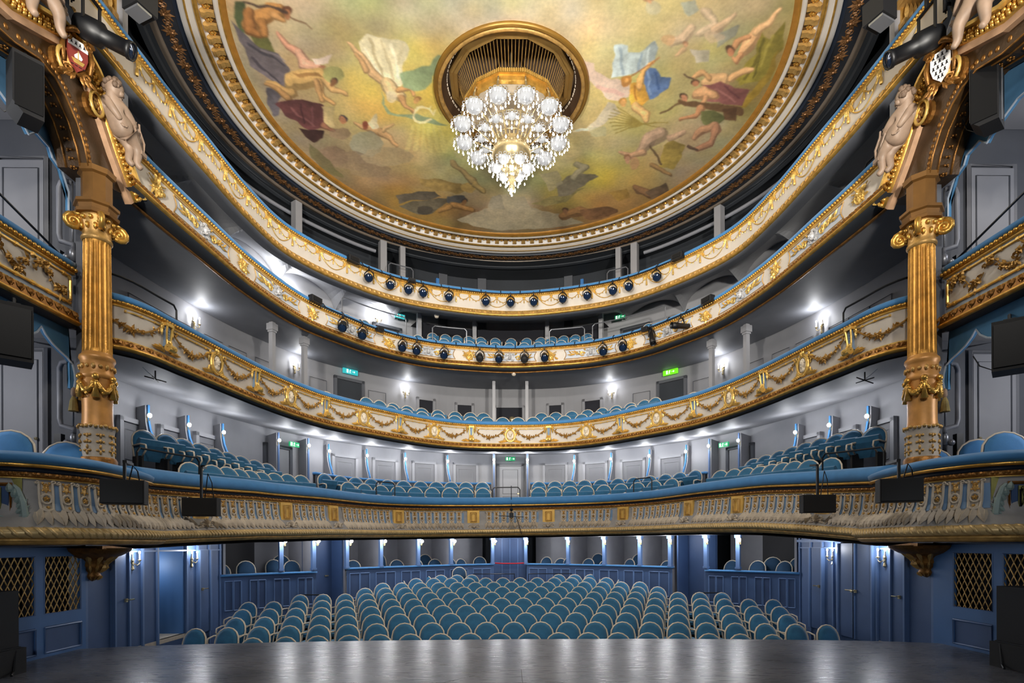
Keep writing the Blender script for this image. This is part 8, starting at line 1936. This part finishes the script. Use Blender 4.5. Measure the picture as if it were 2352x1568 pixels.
# ------------------------------------------------------------------ lighting towers at the upper corners
for s, nm in ((-1, 'left'), (1, 'right')):
    p = Vector((s*5.45, 7.55, 8.38)); t = thing('followspot', 'big black profile spotlight at the upper %s by the box arch' % nm, 'spotlight', tuple(p))
    a = Vector((s*5.72, 7.5, 8.46)); b = Vector((s*5.12, 7.62, 8.22)); d = (b-a).normalized(); q = d.to_track_quat('Z', 'Y').to_matrix().to_4x4(); M = Matrix.Translation(a)@q; L = (b-a).length
    MB().lathe([(0, -.05), (.12, -.04), (.15, .05), (.15, L*.4), (.10, L*.45), (.10, L*.9), (.115, L*.92), (.115, L), (.095, L), (.09, L*.96)], 14).build('body', BLACK, t, True, M=M)
    MB().lathe([(.095, L*.97), (.05, L*.99), (0, L*1.0)], 14).build('lens', LENS, t, True, M=M)
    MB().beam((s*5.6, 7.38, 8.45), (s*5.6, 7.38, 8.85), .04, .02).beam((s*5.6, 7.68, 8.45), (s*5.6, 7.68, 8.85), .04, .02).beam((s*5.6, 7.36, 8.85), (s*5.6, 7.7, 8.85), .04, .02).build('yoke', BLACK, t)
    MB().tube([(s*5.6, 7.53, 8.85), (s*5.6, 7.53, 9.3)], .03, 6).build('hanger', BLACK, t)
    t = thing('lighting_ladder', 'black lighting ladder with cables at the upper %s corner' % nm, 'ladder', (s*5.9, 7.4, 8.8))
    for x, y in ((5.75, 7.4), (6.1, 7.4)): MB().tube([(s*x, y, 8.7), (s*x, y, 12.0)], .028, 6).build('upright', BLACK, t)
    for z in np.arange(8.8, 11, .3): MB().tube([(s*5.75, 7.4, z), (s*6.1, 7.4, z)], .02, 5).build('rung', BLACK, t)
    rr = random.Random(2)
    for k in range(5):
        P = [(s*(5.7+.12*k+rr.uniform(-.1, .1)), 7.35+rr.uniform(-.1, .1), 8.7+.25*i) for i in range(8)]; MB().tube(P, .01, 4).build('cable', BLACK, t)
    for k, (x, z, ax, rr_) in enumerate(((5.95, 8.9, 4.6, .16), (5.6, 9.3, 4.9, .14))):
        spotlight((s*x, 7.3, z), (s*ax, 8.6, z-.5), 'black spotlight %s on the %s lighting ladder' % (('low', 'high')[k], nm), 'spotlights on the lighting ladders', rr_, .4, drop=.22)
    t = thing('flood_box', 'black barn-door floodlight beside the top gallery front at upper %s' % nm, 'floodlight', (s*5.2, 7.9, 9.0))
    MB().box((s*5.2, 7.9, 9.15), (.3, .3, .3), .4*s).build('housing', BLACKM, t); MB().box((s*5.2, 7.86, 8.96), (.26, .2, .03), .4*s).build('barn_door', STEEL, t)
    tag(MB().tube([(s*6.05, 8.25, 8.0), (s*5.95, 7.2, 9.0), (s*5.9, 6.9, 9.3)], .055, 10).build('conduit_pipe', PIPE), 'slanting grey pipe behind the pediment at upper '+nm, 'pipe')
# ------------------------------------------------------------------ things on the stage edges
for s, nm, x, y in ((-1, 'left', 6.5, 7.0), (1, 'right', 6.45, 7.0)):
    t = thing('floor_speaker', 'tall black loudspeaker on a base at the %s edge of the stage' % nm, 'speaker', (s*x, y, 0))
    MB().box((s*x, y, .16), (.52, .5, .32)).build('base', BLACKM, t); MB().box((s*(x+.02), y+.02, .68), (.42, .4, .72)).build('cabinet', BLACKM, t); MB().box((s*(x+.02), y-.19, .68), (.36, .02, .64)).build('grille', BLACK, t)
    MB().box((s*(x-.215), y, .32), (.02, .42, .03)).build('edge_rail', BLACK, t)
    MB().box((s*(x+.02), y-.27, .14), (.16, .03, .22)).build('yellow_tape', YELLOW, t)
    MB().tube([(s*(x-.25), y+.1, .3), (s*(x-.27), y+.05, .05), (s*(x-.33), y-.05, .02)], .015, 5).build('foot_strut', BLACK, t)
